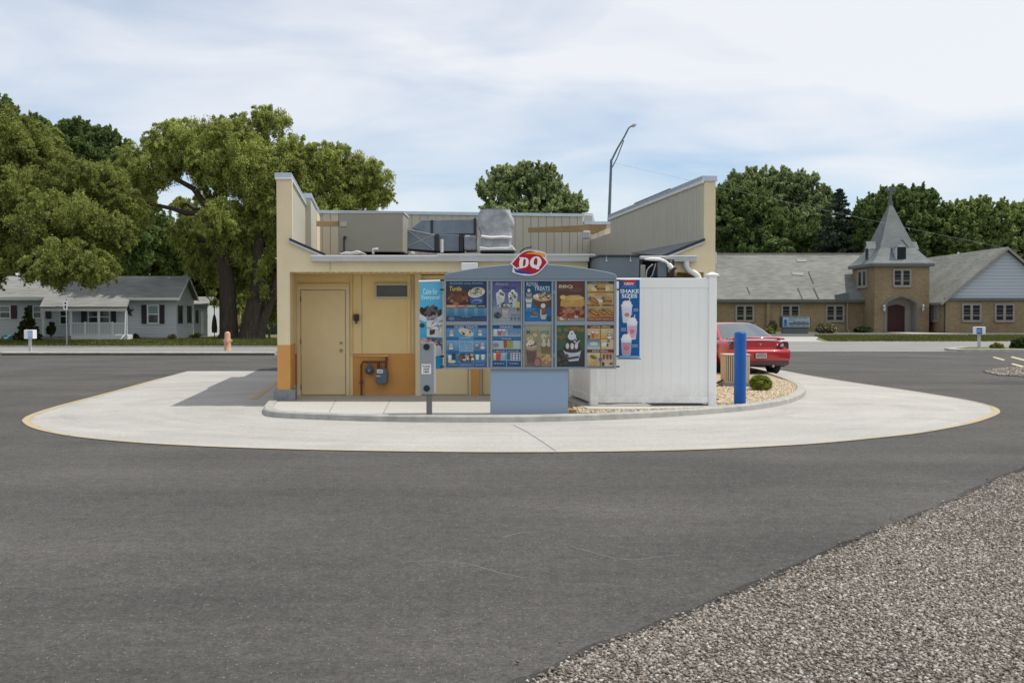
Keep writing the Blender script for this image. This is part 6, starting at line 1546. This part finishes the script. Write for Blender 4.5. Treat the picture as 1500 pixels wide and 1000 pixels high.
# street furniture
D = 52.0
t = thing('road_sign', (xx(96.5, D), D, 0), 'thin post with a small sign seen almost edge-on in front of the porch', 'road sign')
b = MB(); b.box(xx(96.4, D), xx(97.8, D), D, D + .04, -.05, zz(437, D), M['pipeg']); b.build('post', t)
b = MB(); b.box(xx(93.5, D), xx(99, D), D - .03, D - .01, zz(453.5, D), zz(441, D), M['white']); so2 = b.build('sign_plate', t)
a = Art(xx(93.5, D), xx(99, D), zz(453.5, D), zz(441, D), D - .031); a.st = .002; a.ell(.5, .75, .3, .14, (50, 60, 65)); a.rect(.25, .12, .75, .5, (60, 66, 70)); a.mb.build('marking', so2)
def dir_sign(px0, px1, y0, y1, pxm, ybase, D, lab, blue, ang_):
    x0, x1 = xx(px0, D), xx(px1, D)
    t = thing('directional_sign', (xx(pxm, D), D, 0), lab, 'sign', 'small box signs at the lot entrances')
    b = MB(); b.box(xx(pxm - 1.5, D), xx(pxm + 1.8, D), D - .05, D + .06, -.02, zz(y1, D), M['gutter']); b.build('post', t)
    b = MB(); b.box(x0, x1, D - .18, D + .2, zz(y1, D), zz(y0, D), M['white']); co_ = b.build('cabinet', t, bevel=.015)
    a = Art(xx(px0 if blue > .5 else px0 + (px1 - px0) * .45, D), xx(px0 + (px1 - px0) * (.62 if blue > .5 else 1), D), zz(y1 - .6, D), zz(y0 + 1.5, D), D - .182); a.st = .003
    a.rect(0, 0, 1, 1, (40, 85, 160) if blue > .5 else (140, 165, 205)); a.lines(.12, .2, .88, .8, 2, (215, 220, 230), 4); a.mb.build('sign_face', co_)
dir_sign(37.5, 50.5, 483, 496, 43.5, 516, 43.2, 'small white box sign on a pale post at the left road edge', .3, 0)
dir_sign(1428, 1441.5, 478.5, 489.5, 1434.5, 511, 46.5, 'small box sign with a blue face on a post in the right grass island', 1, 0)
# hydrant
D = 43.6
t = thing('fire_hydrant', (xx(333, D), D, 0), 'weathered salmon-orange fire hydrant by the road left of the restaurant', 'hydrant')
M['hyd'] = mat('peeling_orange_paint', (.55, .26, .15), .8, base2=(.58, .40, .30), scale=14)
z = lambda py: zz(py, D); cx = xx(333, D)
b = MB(); b.lathe(cx, D, [(.17, -.02), (.17, .06), (.14, .08), (.15, z(500)), (.15, z(497)), (.12, z(495)), (.12, z(489)), (.10, z(486.8)), (.05, z(485.8)), (.01, z(485.4))], M['hyd'], 16); b.build('barrel', t)
for s_ in (-1, 1):
    b = MB(); b.tube([(cx + s_ * .08, D, z(499)), (cx + s_ * .19, D, z(499))], .05, M['hyd'], 10); b.build('nozzle_cap', t)
b = MB(); b.tube([(cx, D - .1, z(501)), (cx, D - .2, z(501))], .075, M['hyd'], 12); b.build('nozzle_cap', t)
# lamp standard behind the restaurant
D = 47.0
t = thing('street_lamp', (xx(889, D), D, 0), 'tall grey street lamp with a long slanted arm behind the restaurant', 'street lamp')
M['lamp'] = mat('lamp_post_steel', (.15, .20, .23), .5, metal=.3)
b = MB(); b.tube([(xx(888, D), D, -.02), P3(891.6, 330, D), P3(894.8, 234, D)], [.10, .075, .055], M['lamp'], 12); b.build('post', t)
b = MB(); b.tube([P3(894.8, 236, D), P3(903, 219, D), P3(914, 200, D), P3(920, 188, D), P3(923.5, 185, D)], [.045, .042, .038, .035, .03], M['lamp'], 8); b.tube([P3(895.2, 247, D), P3(903, 232, D), P3(913, 206, D)], .025, M['lamp'], 8); b.build('arm', t)
b = MB(); q = [P3(922, 185.5, D), P3(925, 182.5, D), P3(930, 181.3, D), P3(931.5, 183.5, D), P3(928, 186, D)]
b.prism([(p[0], p[2]) for p in q], D - .16, D + .16, 'y', M['gutter']); b.build('lamp_head', t, bevel=.03)
D = 47.5
o = MB(); pts = [(xx(896, D), D, zz(238, D))] + [(xx(896 + 26 * k, D + k * .3), D + k * .3, zz(238 + 6.1 * k - .02 * k * k, D + k * .3)) for k in range(1, 24)]
o.tube(pts, .0045, M['pipeg'], 4); tag(o.build('overhead_wire'), 'thin overhead wire sagging to the right from the street lamp', 'wire')

# ================================================================ vegetation
def leaf_extra(c, var=.45, trans=.35):
    def f(t, b, co):
        L = t.links.new
        ge = t.nodes.new('ShaderNodeNewGeometry')
        r = t.nodes.new('ShaderNodeValToRGB'); e = r.color_ramp.elements
        e[0].position = 0; e[0].color = (*[v * (1 - var) for v in c], 1); e[1].position = 1; e[1].color = (c[0] * (1 + var * 1.25), c[1] * (1 + var), c[2] * (1 + var * .6), 1)
        L(ge.outputs['Random Per Island'], r.inputs[0])
        n = t.nodes.new('ShaderNodeTexNoise'); n.inputs['Scale'].default_value = .45; n.inputs['Detail'].default_value = 3; L(co.outputs['Object'], n.inputs['Vector'])
        mr = t.nodes.new('ShaderNodeMapRange'); mr.inputs[1].default_value = .35; mr.inputs[2].default_value = .65; mr.inputs[3].default_value = .8; mr.inputs[4].default_value = 1.25; L(n.outputs[0], mr.inputs[0])
        vm = t.nodes.new('ShaderNodeVectorMath'); vm.operation = 'SCALE'; L(r.outputs[0], vm.inputs[0]); L(mr.outputs[0], vm.inputs['Scale'])
        L(vm.outputs[0], b.inputs['Base Color'])
        tr = t.nodes.new('ShaderNodeBsdfTranslucent'); L(vm.outputs[0], tr.inputs['Color'])
        mx_ = t.nodes.new('ShaderNodeMixShader'); mx_.inputs[0].default_value = trans
        o_ = t.nodes['Material Output']; L(b.outputs[0], mx_.inputs[1]); L(tr.outputs[0], mx_.inputs[2]); L(mx_.outputs[0], o_.inputs['Surface'])
    return f
M['lf_locust'] = mat('locust_leaves', (.1, .1, .1), .6, spec=.2, extra=leaf_extra((.225, .27, .078), .5, .45))
M['lf_willow'] = mat('willow_leaves', (.1, .1, .1), .6, spec=.2, extra=leaf_extra((.325, .385, .12), .5, .5))
M['lf_maple'] = mat('maple_leaves', (.1, .1, .1), .6, spec=.2, extra=leaf_extra((.14, .21, .078), .5, .45))
M['lf_ash'] = mat('ash_leaves', (.1, .1, .1), .6, spec=.2, extra=leaf_extra((.28, .36, .185), .45, .5))
M['lf_far'] = mat('bright_leaves', (.1, .1, .1), .6, spec=.2, extra=leaf_extra((.22, .295, .11), .45, .5))
M['lf_spruce'] = mat('spruce_needles', (.1, .1, .1), .7, spec=.15, extra=leaf_extra((.06, .085, .062), .4, .15))
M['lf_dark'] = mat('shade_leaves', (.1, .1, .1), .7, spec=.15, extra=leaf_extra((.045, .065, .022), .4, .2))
M['lf_bush'] = mat('bush_leaves', (.1, .1, .1), .7, spec=.15, extra=leaf_extra((.19, .25, .05), .4, .2))
M['lf_gold'] = mat('golden_bush_leaves', (.1, .1, .1), .7, spec=.15, extra=leaf_extra((.22, .22, .05), .35, .2))
M['lf_pale'] = mat('flowering_bush_leaves', (.1, .1, .1), .7, spec=.15, extra=leaf_extra((.19, .18, .11), .45, .2))
M['bark'] = mat('dark_bark', (.065, .052, .04), .95, var=.35, scale=8, stretch=(1, 1, .2), bump=.6, bscale=14)
M['barkg'] = mat('grey_bark', (.10, .09, .075), .95, var=.3, scale=8, stretch=(1, 1, .2), bump=.6, bscale=14)

def leaf_mesh(name, C_, n, spread, size, m, parent, droop=0.0, aspect=1.9, seed=0, counts=None):
    """n leaves round each clump centre; C_ (k,3), spread (k,3)"""
    r = np.random.default_rng(seed)
    if counts is not None:
        C_ = np.repeat(C_, counts, axis=0); spread = np.repeat(spread, counts, axis=0); n = 1
    k = len(C_)
    P = r.normal(0, 1, (k, n, 3)); P /= np.linalg.norm(P, axis=2, keepdims=True) + 1e-9
    P *= (r.uniform(0, 1, (k, n, 1)) ** .45)
    P = C_[:, None, :] + P * spread[:, None, :]
    if droop: P[..., 2] -= droop * np.abs(r.normal(0, 1, (k, n))) * spread[:, None, 2]
    P = P.reshape(-1, 3); N_ = len(P)
    a = r.normal(0, 1, (N_, 3)); a[:, 2] -= droop * 1.6; a /= np.linalg.norm(a, axis=1, keepdims=True)
    h = r.normal(0, 1, (N_, 3)); u = np.cross(a, h); u /= np.linalg.norm(u, axis=1, keepdims=True) + 1e-9
    s_ = size * r.uniform(.55, 1.35, (N_, 1))
    a = a * s_ * .5 * aspect; u = u * s_ * .5
    V = np.stack([P - a, P + u * .9 - a * .1, P + a, P - u * .9 - a * .1], 1).reshape(-1, 3)
    Fc = np.arange(N_ * 4).reshape(-1, 4)
    return fast_mesh(name, V, Fc, m, parent)
def limb(b, p, q, r0, r1, m, rnd, wob=.12, n=5):
    p, q = Vector(p), Vector(q); L_ = (q - p).length
    pts = []
    for i in range(n + 1):
        t_ = i / n; w_ = math.sin(t_ * PI) * wob * L_ * .5
        sag = Vector((0, 0, math.sin(t_ * PI) * .10 * L_))
        pts.append(p.lerp(q, t_) + sag + Vector((rnd.uniform(-1, 1), rnd.uniform(-1, 1), rnd.uniform(-1, 1))) * w_)
    b.tube(pts, [r0 + (r1 - r0) * i / n for i in range(n + 1)], m, 7)
def tree(name, label, base, D, blobs, trunks, leafm, barkm, size, per, clumps, spread=.24, droop=0.0, seed=1, cat='tree', group=None, aspect=1.9, depth=1.0, inner=.55, twigs=14, up=False):
    """blobs: (px,py,rx_px,ry_px[,dist]); trunks: (px_base, py_top, px_top, r)"""
    rnd = random.Random(seed); r = np.random.default_rng(seed)
    t = thing(name, (xx(base, D), D, 0), label, cat, group)
    B_ = []
    for bl in blobs:
        px, py, rx, ry = bl[:4]; d = bl[4] if len(bl) > 4 else 0
        dd = D + d; s_ = dd / F
        B_.append((xx(px, dd), dd, zz(py, dd), rx * s_, max(rx, ry) * s_ * depth * .9, ry * s_))
    A = np.array(B_); vol = A[:, 3] * A[:, 5]; cnt = np.maximum(4, (clumps * vol / vol.sum()).astype(int))
    Cs, Ss = [], []
    for i, a in enumerate(A):
        v = r.normal(0, 1, (cnt[i], 3)); v /= np.linalg.norm(v, axis=1, keepdims=True)
        rr = inner + (1.12 - inner) * r.uniform(0, 1, (cnt[i], 1)) ** .7
        Cs.append(a[:3] + v * rr * a[3:6]); s0 = spread * min(a[3], a[5]) * 1.2 + .12
        sx_ = s0 * r.uniform(.5, 1.6, cnt[i]); top_ = np.clip(v[:, 2], 0, 1) * (1 if up else 0)
        Ss.append(np.stack([sx_ * r.uniform(.8, 1.3, cnt[i]) * (1 - .45 * top_), sx_ * (1 - .45 * top_), s0 * r.uniform(.45, 1.0, cnt[i]) * (1 + droop) * (1 + .9 * top_)], 1))
    Cs = np.concatenate(Cs); Ss = np.concatenate(Ss)
    k = Cs[:, 2] - Ss[:, 2] > .4
    Cs, Ss = Cs[k], Ss[k]
    # loose sprays that break the outline of the crown
    Wc, Ws = [], []
    for a in A:
        nw = int(10 + 5.5 * (a[3] + a[5]))
        for _ in range(nw):
            v = r.normal(0, 1, 3); v[2] = abs(v[2]) * .9 - .25; v /= np.linalg.norm(v)
            p = a[:3] + v * a[3:6] * r.uniform(.85, 1.0)
            d = v + (np.array([0, 0, .9]) if up else np.array([r.normal(0, .4), r.normal(0, .4), .25])); d /= np.linalg.norm(d)
            Lw = r.uniform(.12, .34) * min(a[3], a[5]) + .35
            for q in np.linspace(.1, 1, 5):
                Wc.append(p + d * Lw * q + np.array([0, 0, -(0 if up else .75) * Lw * q * q])); s1 = (.16 if up else .12) * (1.25 - q * .8) + .045 * size / .08 * .5
                Ws.append((s1, s1, s1 * (1.5 if up else .8)))
    leaf_mesh('crown', np.concatenate([Cs, np.array(Wc)]), 0, np.concatenate([Ss, np.array(Ws)]), size, leafm, t, droop, aspect, seed, counts=np.concatenate([np.full(len(Cs), per), np.full(len(Wc), max(9, int(per * .09)))]))
    b = MB(); tops = []
    for (pb, yt, pt, rad) in trunks:
        p0 = (xx(pb, D), D + rnd.uniform(-.5, .5), -.1); p1 = (xx(pt, D), D, zz(yt, D))
        mid = Vector(p0).lerp(Vector(p1), .5) + Vector((rnd.uniform(-.3, .3), 0, 0))
        b.tube([p0, (p0[0], p0[1], .35), tuple(mid), p1], [rad * 1.5, rad * 1.05, rad * .85, rad * .65], barkm, 12); tops.append((Vector(mid), Vector(p1), rad))
    b.build('trunk', t)
    b = MB()
    for a in B_:
        c = Vector(a[:3]); m_, tp, rad = min(tops, key=lambda q: (q[1] - c).length)
        st_ = tp if c.z > tp.z else m_.lerp(tp, .5)
        limb(b, st_, c, rad * .42, rad * .12, barkm, rnd)
    idx = r.choice(len(Cs), min(len(Cs), twigs * len(B_)), replace=False)
    for j in idx:
        c = Vector(Cs[j]); a = min(B_, key=lambda q: (Vector(q[:3]) - c).length); q = Vector(a[:3])
        limb(b, q.lerp(c, .1), c, .05 + .01 * a[3], .012, barkm, rnd, .2, 3)
    b.build('limbs', t)
    return t

tree('locust_tree', 'large dark feathery tree at the left frame edge drooping over the white house', -70, 60, [
    (-20, 205, 55, 42), (45, 230, 50, 40, 2), (90, 262, 48, 34, 1), (150, 268, 34, 30, 3), (10, 290, 70, 45), (90, 320, 62, 38, -2), (150, 345, 42, 34, -1), (185, 300, 22, 26, 2), (-60, 260, 60, 60), (-30, 350, 60, 45), (40, 378, 40, 26, -2),
    (100, 382, 58, 30, -4), (150, 395, 20, 18, -3), (75, 402, 30, 18, -5), (135, 402, 24, 14, -5), (-50, 400, 45, 30), (60, 195, 26, 18, 3), (12, 172, 26, 14, 1)],
    [(-85, 330, -40, .55), (-60, 345, 10, .4)], M['lf_locust'], M['bark'], .075, 230, 1500, .13, .5, 21, aspect=2.4, inner=.3)
tree('maple_tree', 'dark green maple with spiky top shoots behind the feathery left tree', 120, 84, [
    (60, 225, 34, 34), (100, 225, 36, 32), (140, 232, 34, 34), (172, 250, 24, 34), (130, 290, 60, 50), (190, 330, 40, 60), (75, 280, 45, 50), (55, 190, 12, 16), (103, 196, 9, 14), (122, 192, 7, 16), (142, 204, 10, 14), (165, 208, 9, 16), (180, 222, 9, 18), (92, 200, 7, 16), (30, 185, 14, 20), (5, 165, 14, 18)],
    [(120, 330, 120, .45)], M['lf_maple'], M['bark'], .17, 120, 1200, .12, .0, 22, inner=.4, up=True)
tree('backyard_tree', 'bright green leafy tree filling the gap behind the house roof ridge', 230, 96, [
    (190, 335, 32, 45), (250, 362, 42, 45), (215, 385, 50, 40), (285, 390, 40, 45), (180, 380, 40, 36), (300, 340, 30, 50), (120, 380, 50, 40), (40, 385, 60, 34), (170, 345, 24, 30)],
    [(240, 400, 240, .4)], M['lf_far'], M['bark'], .18, 160, 700, .18, .1, 23, inner=.4, up=True)
tree('willow_tree', 'broad pale green willow-like tree with dark trunks left of the restaurant', 340, 69, [
    (255, 215, 36, 34), (300, 205, 44, 32), (335, 225, 50, 44), (388, 178, 33, 23, 1), (345, 190, 26, 20), (222, 238, 44, 34), (198, 300, 28, 36), (305, 238, 50, 32), (375, 250, 50, 44), (430, 228, 38, 30, 1), (455, 262, 48, 40), (495, 245, 34, 32), (515, 285, 42, 32), (545, 262, 28, 28), (548, 290, 24, 16),
    (480, 305, 52, 30), (420, 310, 50, 36), (260, 190, 22, 14), (470, 225, 22, 16), (322, 325, 28, 34, -2), (370, 345, 44, 50, 1), (395, 400, 30, 56, 1), (345, 385, 30, 40, 2), (440, 350, 40, 40), (385, 300, 40, 30), (300, 375, 26, 32, 3), (275, 345, 20, 30, 3), (268, 300, 12, 9, 3), (300, 292, 12, 8, 4), (405, 440, 18, 36, 2), (318, 400, 14, 40, 5), (352, 420, 14, 40, 5), (372, 470, 14, 16, 5)],
    [(334, 330, 322, .62), (366, 340, 380, .62), (380, 360, 420, .34)], M['lf_willow'], M['bark'], .068, 240, 2100, .12, .6, 24, aspect=2.8, inner=.3, twigs=18)
tree('shade_tree', 'dark understory tree in shade beyond the willow trunks', 395, 92, [
    (370, 420, 34, 40), (400, 400, 34, 50), (350, 455, 24, 24), (385, 465, 30, 24), (330, 420, 24, 50), (405, 455, 16, 36), (375, 482, 36, 10), (300, 420, 22, 26)],
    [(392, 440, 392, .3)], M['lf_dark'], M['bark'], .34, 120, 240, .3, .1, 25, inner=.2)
tree('rooftop_tree', 'rounded green tree rising alone above the rear parapet of the restaurant', 775, 105, [
    (730, 285, 24, 26), (762, 272, 28, 26), (745, 265, 18, 18), (790, 265, 24, 20), (800, 285, 26, 28), (832, 300, 24, 18), (712, 282, 14, 14), (770, 250, 12, 8), (780, 310, 70, 24), (850, 308, 8, 6), (736, 255, 12, 10), (800, 254, 12, 9), (775, 380, 60, 60)],
    [(775, 350, 775, .5)], M['lf_ash'], M['barkg'], .18, 110, 850, .11, .0, 26, inner=.45, up=True)
tree('round_maple', 'dense dark rounded maple just right of the restaurant behind the church roof', 1095, 122, [
    (1070, 330, 36, 34), (1105, 315, 34, 32), (1130, 345, 44, 30), (1075, 290, 22, 20), (1040, 320, 30, 40), (1160, 350, 36, 28), (1060, 355, 40, 24), (1100, 370, 60, 30)],
    [(1095, 360, 1095, .5)], M['lf_maple'], M['bark'], .2, 130, 1150, .125, .0, 27, inner=.4, up=True)
tree('airy_tree', 'tall airy grey-green tree with separate upright plumes left of the dark spruce', 1130, 132, [
    (1090, 272, 24, 20), (1118, 268, 22, 18), (1145, 278, 20, 24), (1140, 258, 12, 10), (1172, 282, 14, 20), (1172, 262, 7, 10), (1190, 290, 12, 22), (1190, 268, 6, 12), (1205, 305, 14, 24), (1165, 315, 34, 26), (1110, 290, 36, 22), (1195, 335, 22, 30), (1205, 282, 6, 9), (1077, 262, 8, 6), (1100, 253, 9, 5)],
    [(1135, 330, 1135, .4)], M['lf_ash'], M['barkg'], .18, 110, 1100, .115, .0, 28, inner=.35, up=True)
tree('broad_maple', 'dark green broad maple directly behind the church spire', 1315, 118, [
    (1300, 300, 32, 20), (1335, 300, 34, 22), (1278, 322, 26, 30), (1320, 330, 50, 36), (1365, 325, 24, 26), (1370, 350, 30, 30), (1280, 355, 34, 30), (1330, 365, 50, 24), (1350, 292, 14, 12), (1268, 345, 16, 30), (1312, 286, 16, 9)],
    [(1315, 360, 1315, .5)], M['lf_maple'], M['bark'], .2, 130, 1150, .125, .0, 29, inner=.4, up=True)
tree('right_maple', 'mid green tree spreading behind the white gabled church wing', 1440, 116, [
    (1425, 315, 30, 18), (1460, 322, 36, 22), (1405, 335, 24, 26), (1440, 345, 46, 30), (1490, 335, 34, 28), (1410, 365, 34, 26), (1470, 370, 50, 26), (1402, 306, 12, 8), (1435, 300, 12, 9), (1490, 308, 12, 8), (1530, 330, 40, 36), (1560, 370, 50, 40), (1520, 390, 50, 30), (1385, 345, 14, 30)],
    [(1440, 370, 1440, .5)], M['lf_far'], M['bark'], .19, 120, 1300, .12, .0, 30, inner=.4, up=True)
tree('gap_maple', 'small dark tree between the spruce and the church tower', 1235, 126, [
    (1250, 345, 22, 24), (1215, 360, 30, 20), (1245, 365, 30, 18), (1180, 366, 30, 18), (1262, 325, 10, 14)],
    [(1235, 372, 1235, .3)], M['lf_maple'], M['bark'], .25, 180, 180, .24, .0, 31, inner=.3)
# spruce: whorls of drooping boughs
D = 119
t = thing('spruce_tree', (xx(1228, D), D, 0), 'dark pointed spruce standing above the long church roof', 'tree')
z0, z1 = 1.0, zz(279, D); cx = xx(1228, D)
b = MB(); b.tube([(cx, D, -.1), (cx, D, z1 - .3)], [.35, .04], M['bark'], 8); b.build('trunk', t)
Cs, Ss = [], []
rr = np.random.default_rng(5)
for lev in np.linspace(0, 1, 40):
    z = z0 + (z1 - z0) * lev; R_ = (1 - lev) ** .85 * 5.4 + .12
    nb_ = max(3, int(13 * (1 - lev) + 3))
    for k in range(nb_):
        th = rr.uniform(0, 2 * PI); f = rr.uniform(.75, 1.12)
        for q in np.linspace(.2, 1, max(2, int(R_ * 1.8))):
            Cs.append((cx + math.cos(th) * R_ * f * q, D + math.sin(th) * R_ * f * q, z - .28 * R_ * q + .22 * R_ * q * q)); Ss.append((.34, .34, .15))
leaf_mesh('crown', np.array(Cs), 34, np.array(Ss), .2, M['lf_spruce'], t, .2, 2.4, 33)

def bush(name, label, px, pybase, rx, h_px, D, m, size, clumps, per, cat='bush', group=None, zb=0.0, seed=1, spread=.3, droop=0, aspect=1.8):
    t = thing(name, (xx(px, D), D, zb), label, cat, group)
    r = np.random.default_rng(seed); s_ = D / F; R_ = rx * s_; H = h_px * s_
    v = r.normal(0, 1, (clumps, 3)); v /= np.linalg.norm(v, axis=1, keepdims=True); v *= r.uniform(.35, .85, (clumps, 1))
    Cs = np.array([xx(px, D), D, zb + H * .48]) + v * np.array([R_, R_, H * .52]); Cs[:, 2] = np.maximum(Cs[:, 2], zb + H * .12)
    sp = np.tile(np.array([R_, R_, H * .5]) * spread, (clumps, 1))
    leaf_mesh('foliage', Cs, per, sp, size, m, t, droop, aspect, seed)
    b = MB()
    for k in range(6): b.tube([(xx(px, D), D, zb - .05), tuple(Cs[k])], [.02 * H + .008, .004], M['bark'], 5)
    b.build('stem', t)
    return t
bush('globe_shrub', 'small round bright green conifer shrub beside the blue bollard', 1114.5, 569, 15.5, 24, 20.6, M['lf_bush'], .035, 150, 60, zb=KH - .05, seed=2, spread=.28, aspect=3.2)
bush('flowering_bush', 'pale brownish bush right of the church sign', 1210.5, 488, 15.5, 15, 89, M['lf_pale'], .2, 60, 60, seed=3)
bush('flowering_bush', 'tall pale bush behind the red car, left of the church sign', 1131, 487, 6.5, 20, 89, M['lf_pale'], .18, 40, 60, seed=4)
bush('low_bush', 'low green bush at the foot of the tall pale bush left of the church sign', 1129, 488, 8, 9, 86, M['lf_bush'], .16, 30, 50, seed=5)
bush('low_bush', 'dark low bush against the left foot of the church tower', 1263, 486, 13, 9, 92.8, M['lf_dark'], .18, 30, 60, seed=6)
bush('golden_bush', 'golden green bush on the grass island beside the blue-faced sign', 1461.5, 515, 9.5, 11, 46, M['lf_gold'], .07, 60, 70, seed=7)
bush('island_bush', 'dark green bush at the right frame edge on the grass island', 1496, 515, 15, 18, 46, M['lf_dark'], .08, 70, 70, seed=8)
bush('porch_shrub', 'small dark shrub at the corner beside the white porch', 199, 493, 5, 8, 66.2, M['lf_dark'], .12, 20, 40, seed=9)
bush('corner_shrub', 'small brownish shrub at the right corner of the white house', 252, 493, 6, 7, 66.2, M['lf_pale'], .12, 20, 40, seed=10)
bush('planter_flowers', 'potted plant with yellow flowers on the open end of the porch', 74, 490, 7, 22, 64.9, M['lf_dark'], .12, 26, 40, seed=11, zb=.2)
bush('pale_shrub', 'sunlit pale shrub beyond the corner of the white house', 286, 491, 8, 6, 72, M['lf_far'], .12, 22, 40, seed=12)
# young spruce in front of the long house
D = 62
t = thing('young_spruce', (xx(40, D), D, 0), 'young spruce growing on the lawn in front of the long white house', 'tree')
cx = xx(40, D); z1 = zz(453, D); Cs, Ss = [], []
b = MB(); b.tube([(cx, D, -.05), (cx, D, z1)], [.05, .01], M['bark'], 6); b.build('trunk', t)
for lev in np.linspace(.05, 1, 16):
    R_ = (1 - lev) * .75 + .06
    for k in range(max(3, int(9 * (1 - lev)) + 2)):
        th = rr.uniform(0, 2 * PI); f = rr.uniform(.7, 1.25)
        for q in (.45, .8, 1.05): Cs.append((cx + math.cos(th) * R_ * f * q, D + math.sin(th) * R_ * f * q, z1 * lev - .1 * q + .1)); Ss.append((.1, .1, .05))
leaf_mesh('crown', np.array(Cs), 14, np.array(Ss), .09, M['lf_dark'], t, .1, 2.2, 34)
# short grass tufts as one mass, where the lawns can be seen
def tufts(name, n, x0, x1, y0, y1, cond, h, seed):
    r = np.random.default_rng(seed); X = r.uniform(x0, x1, n); Y = r.uniform(y0, y1, n); k = cond(X, Y); X, Y = X[k], Y[k]; n = len(X)
    a = r.uniform(0, 2 * PI, n); hh = h * r.uniform(.4, 1.4, n); wd = .05
    lx, ly = r.normal(0, .35, n) * hh, r.normal(0, .35, n) * hh
    V = np.stack([np.stack([X - wd * np.cos(a), Y - wd * np.sin(a), 0 * X - .01], 1), np.stack([X + wd * np.cos(a), Y + wd * np.sin(a), 0 * X - .01], 1), np.stack([X + lx, Y + ly, hh], 1)], 1).reshape(-1, 3)
    return tag(fast_mesh(name, V, np.arange(n * 3).reshape(-1, 3), M['lf_lawn']), kind='stuff')
M['lf_lawn'] = mat('grass_blades', (.1, .1, .1), .8, spec=.1, extra=leaf_extra((.115, .13, .04), .4, .25))
tufts('grass', 60000, -45, -12, 51.2, 68, lambda x, y: (np.abs(x) < y * .52) & (x < -y * .2), .08, 41)
tufts('grass_strip', 40000, 17, 45, 61.8, 79, lambda x, y: (x > 19.2 + (y - 62) * .24) & (x < y * .52), .10, 42)
tufts('island_grass', 9000, 20, 26, 44.9, 47.8, lambda x, y: x > 20 + np.abs(y - 46) * .4, .07, 43)
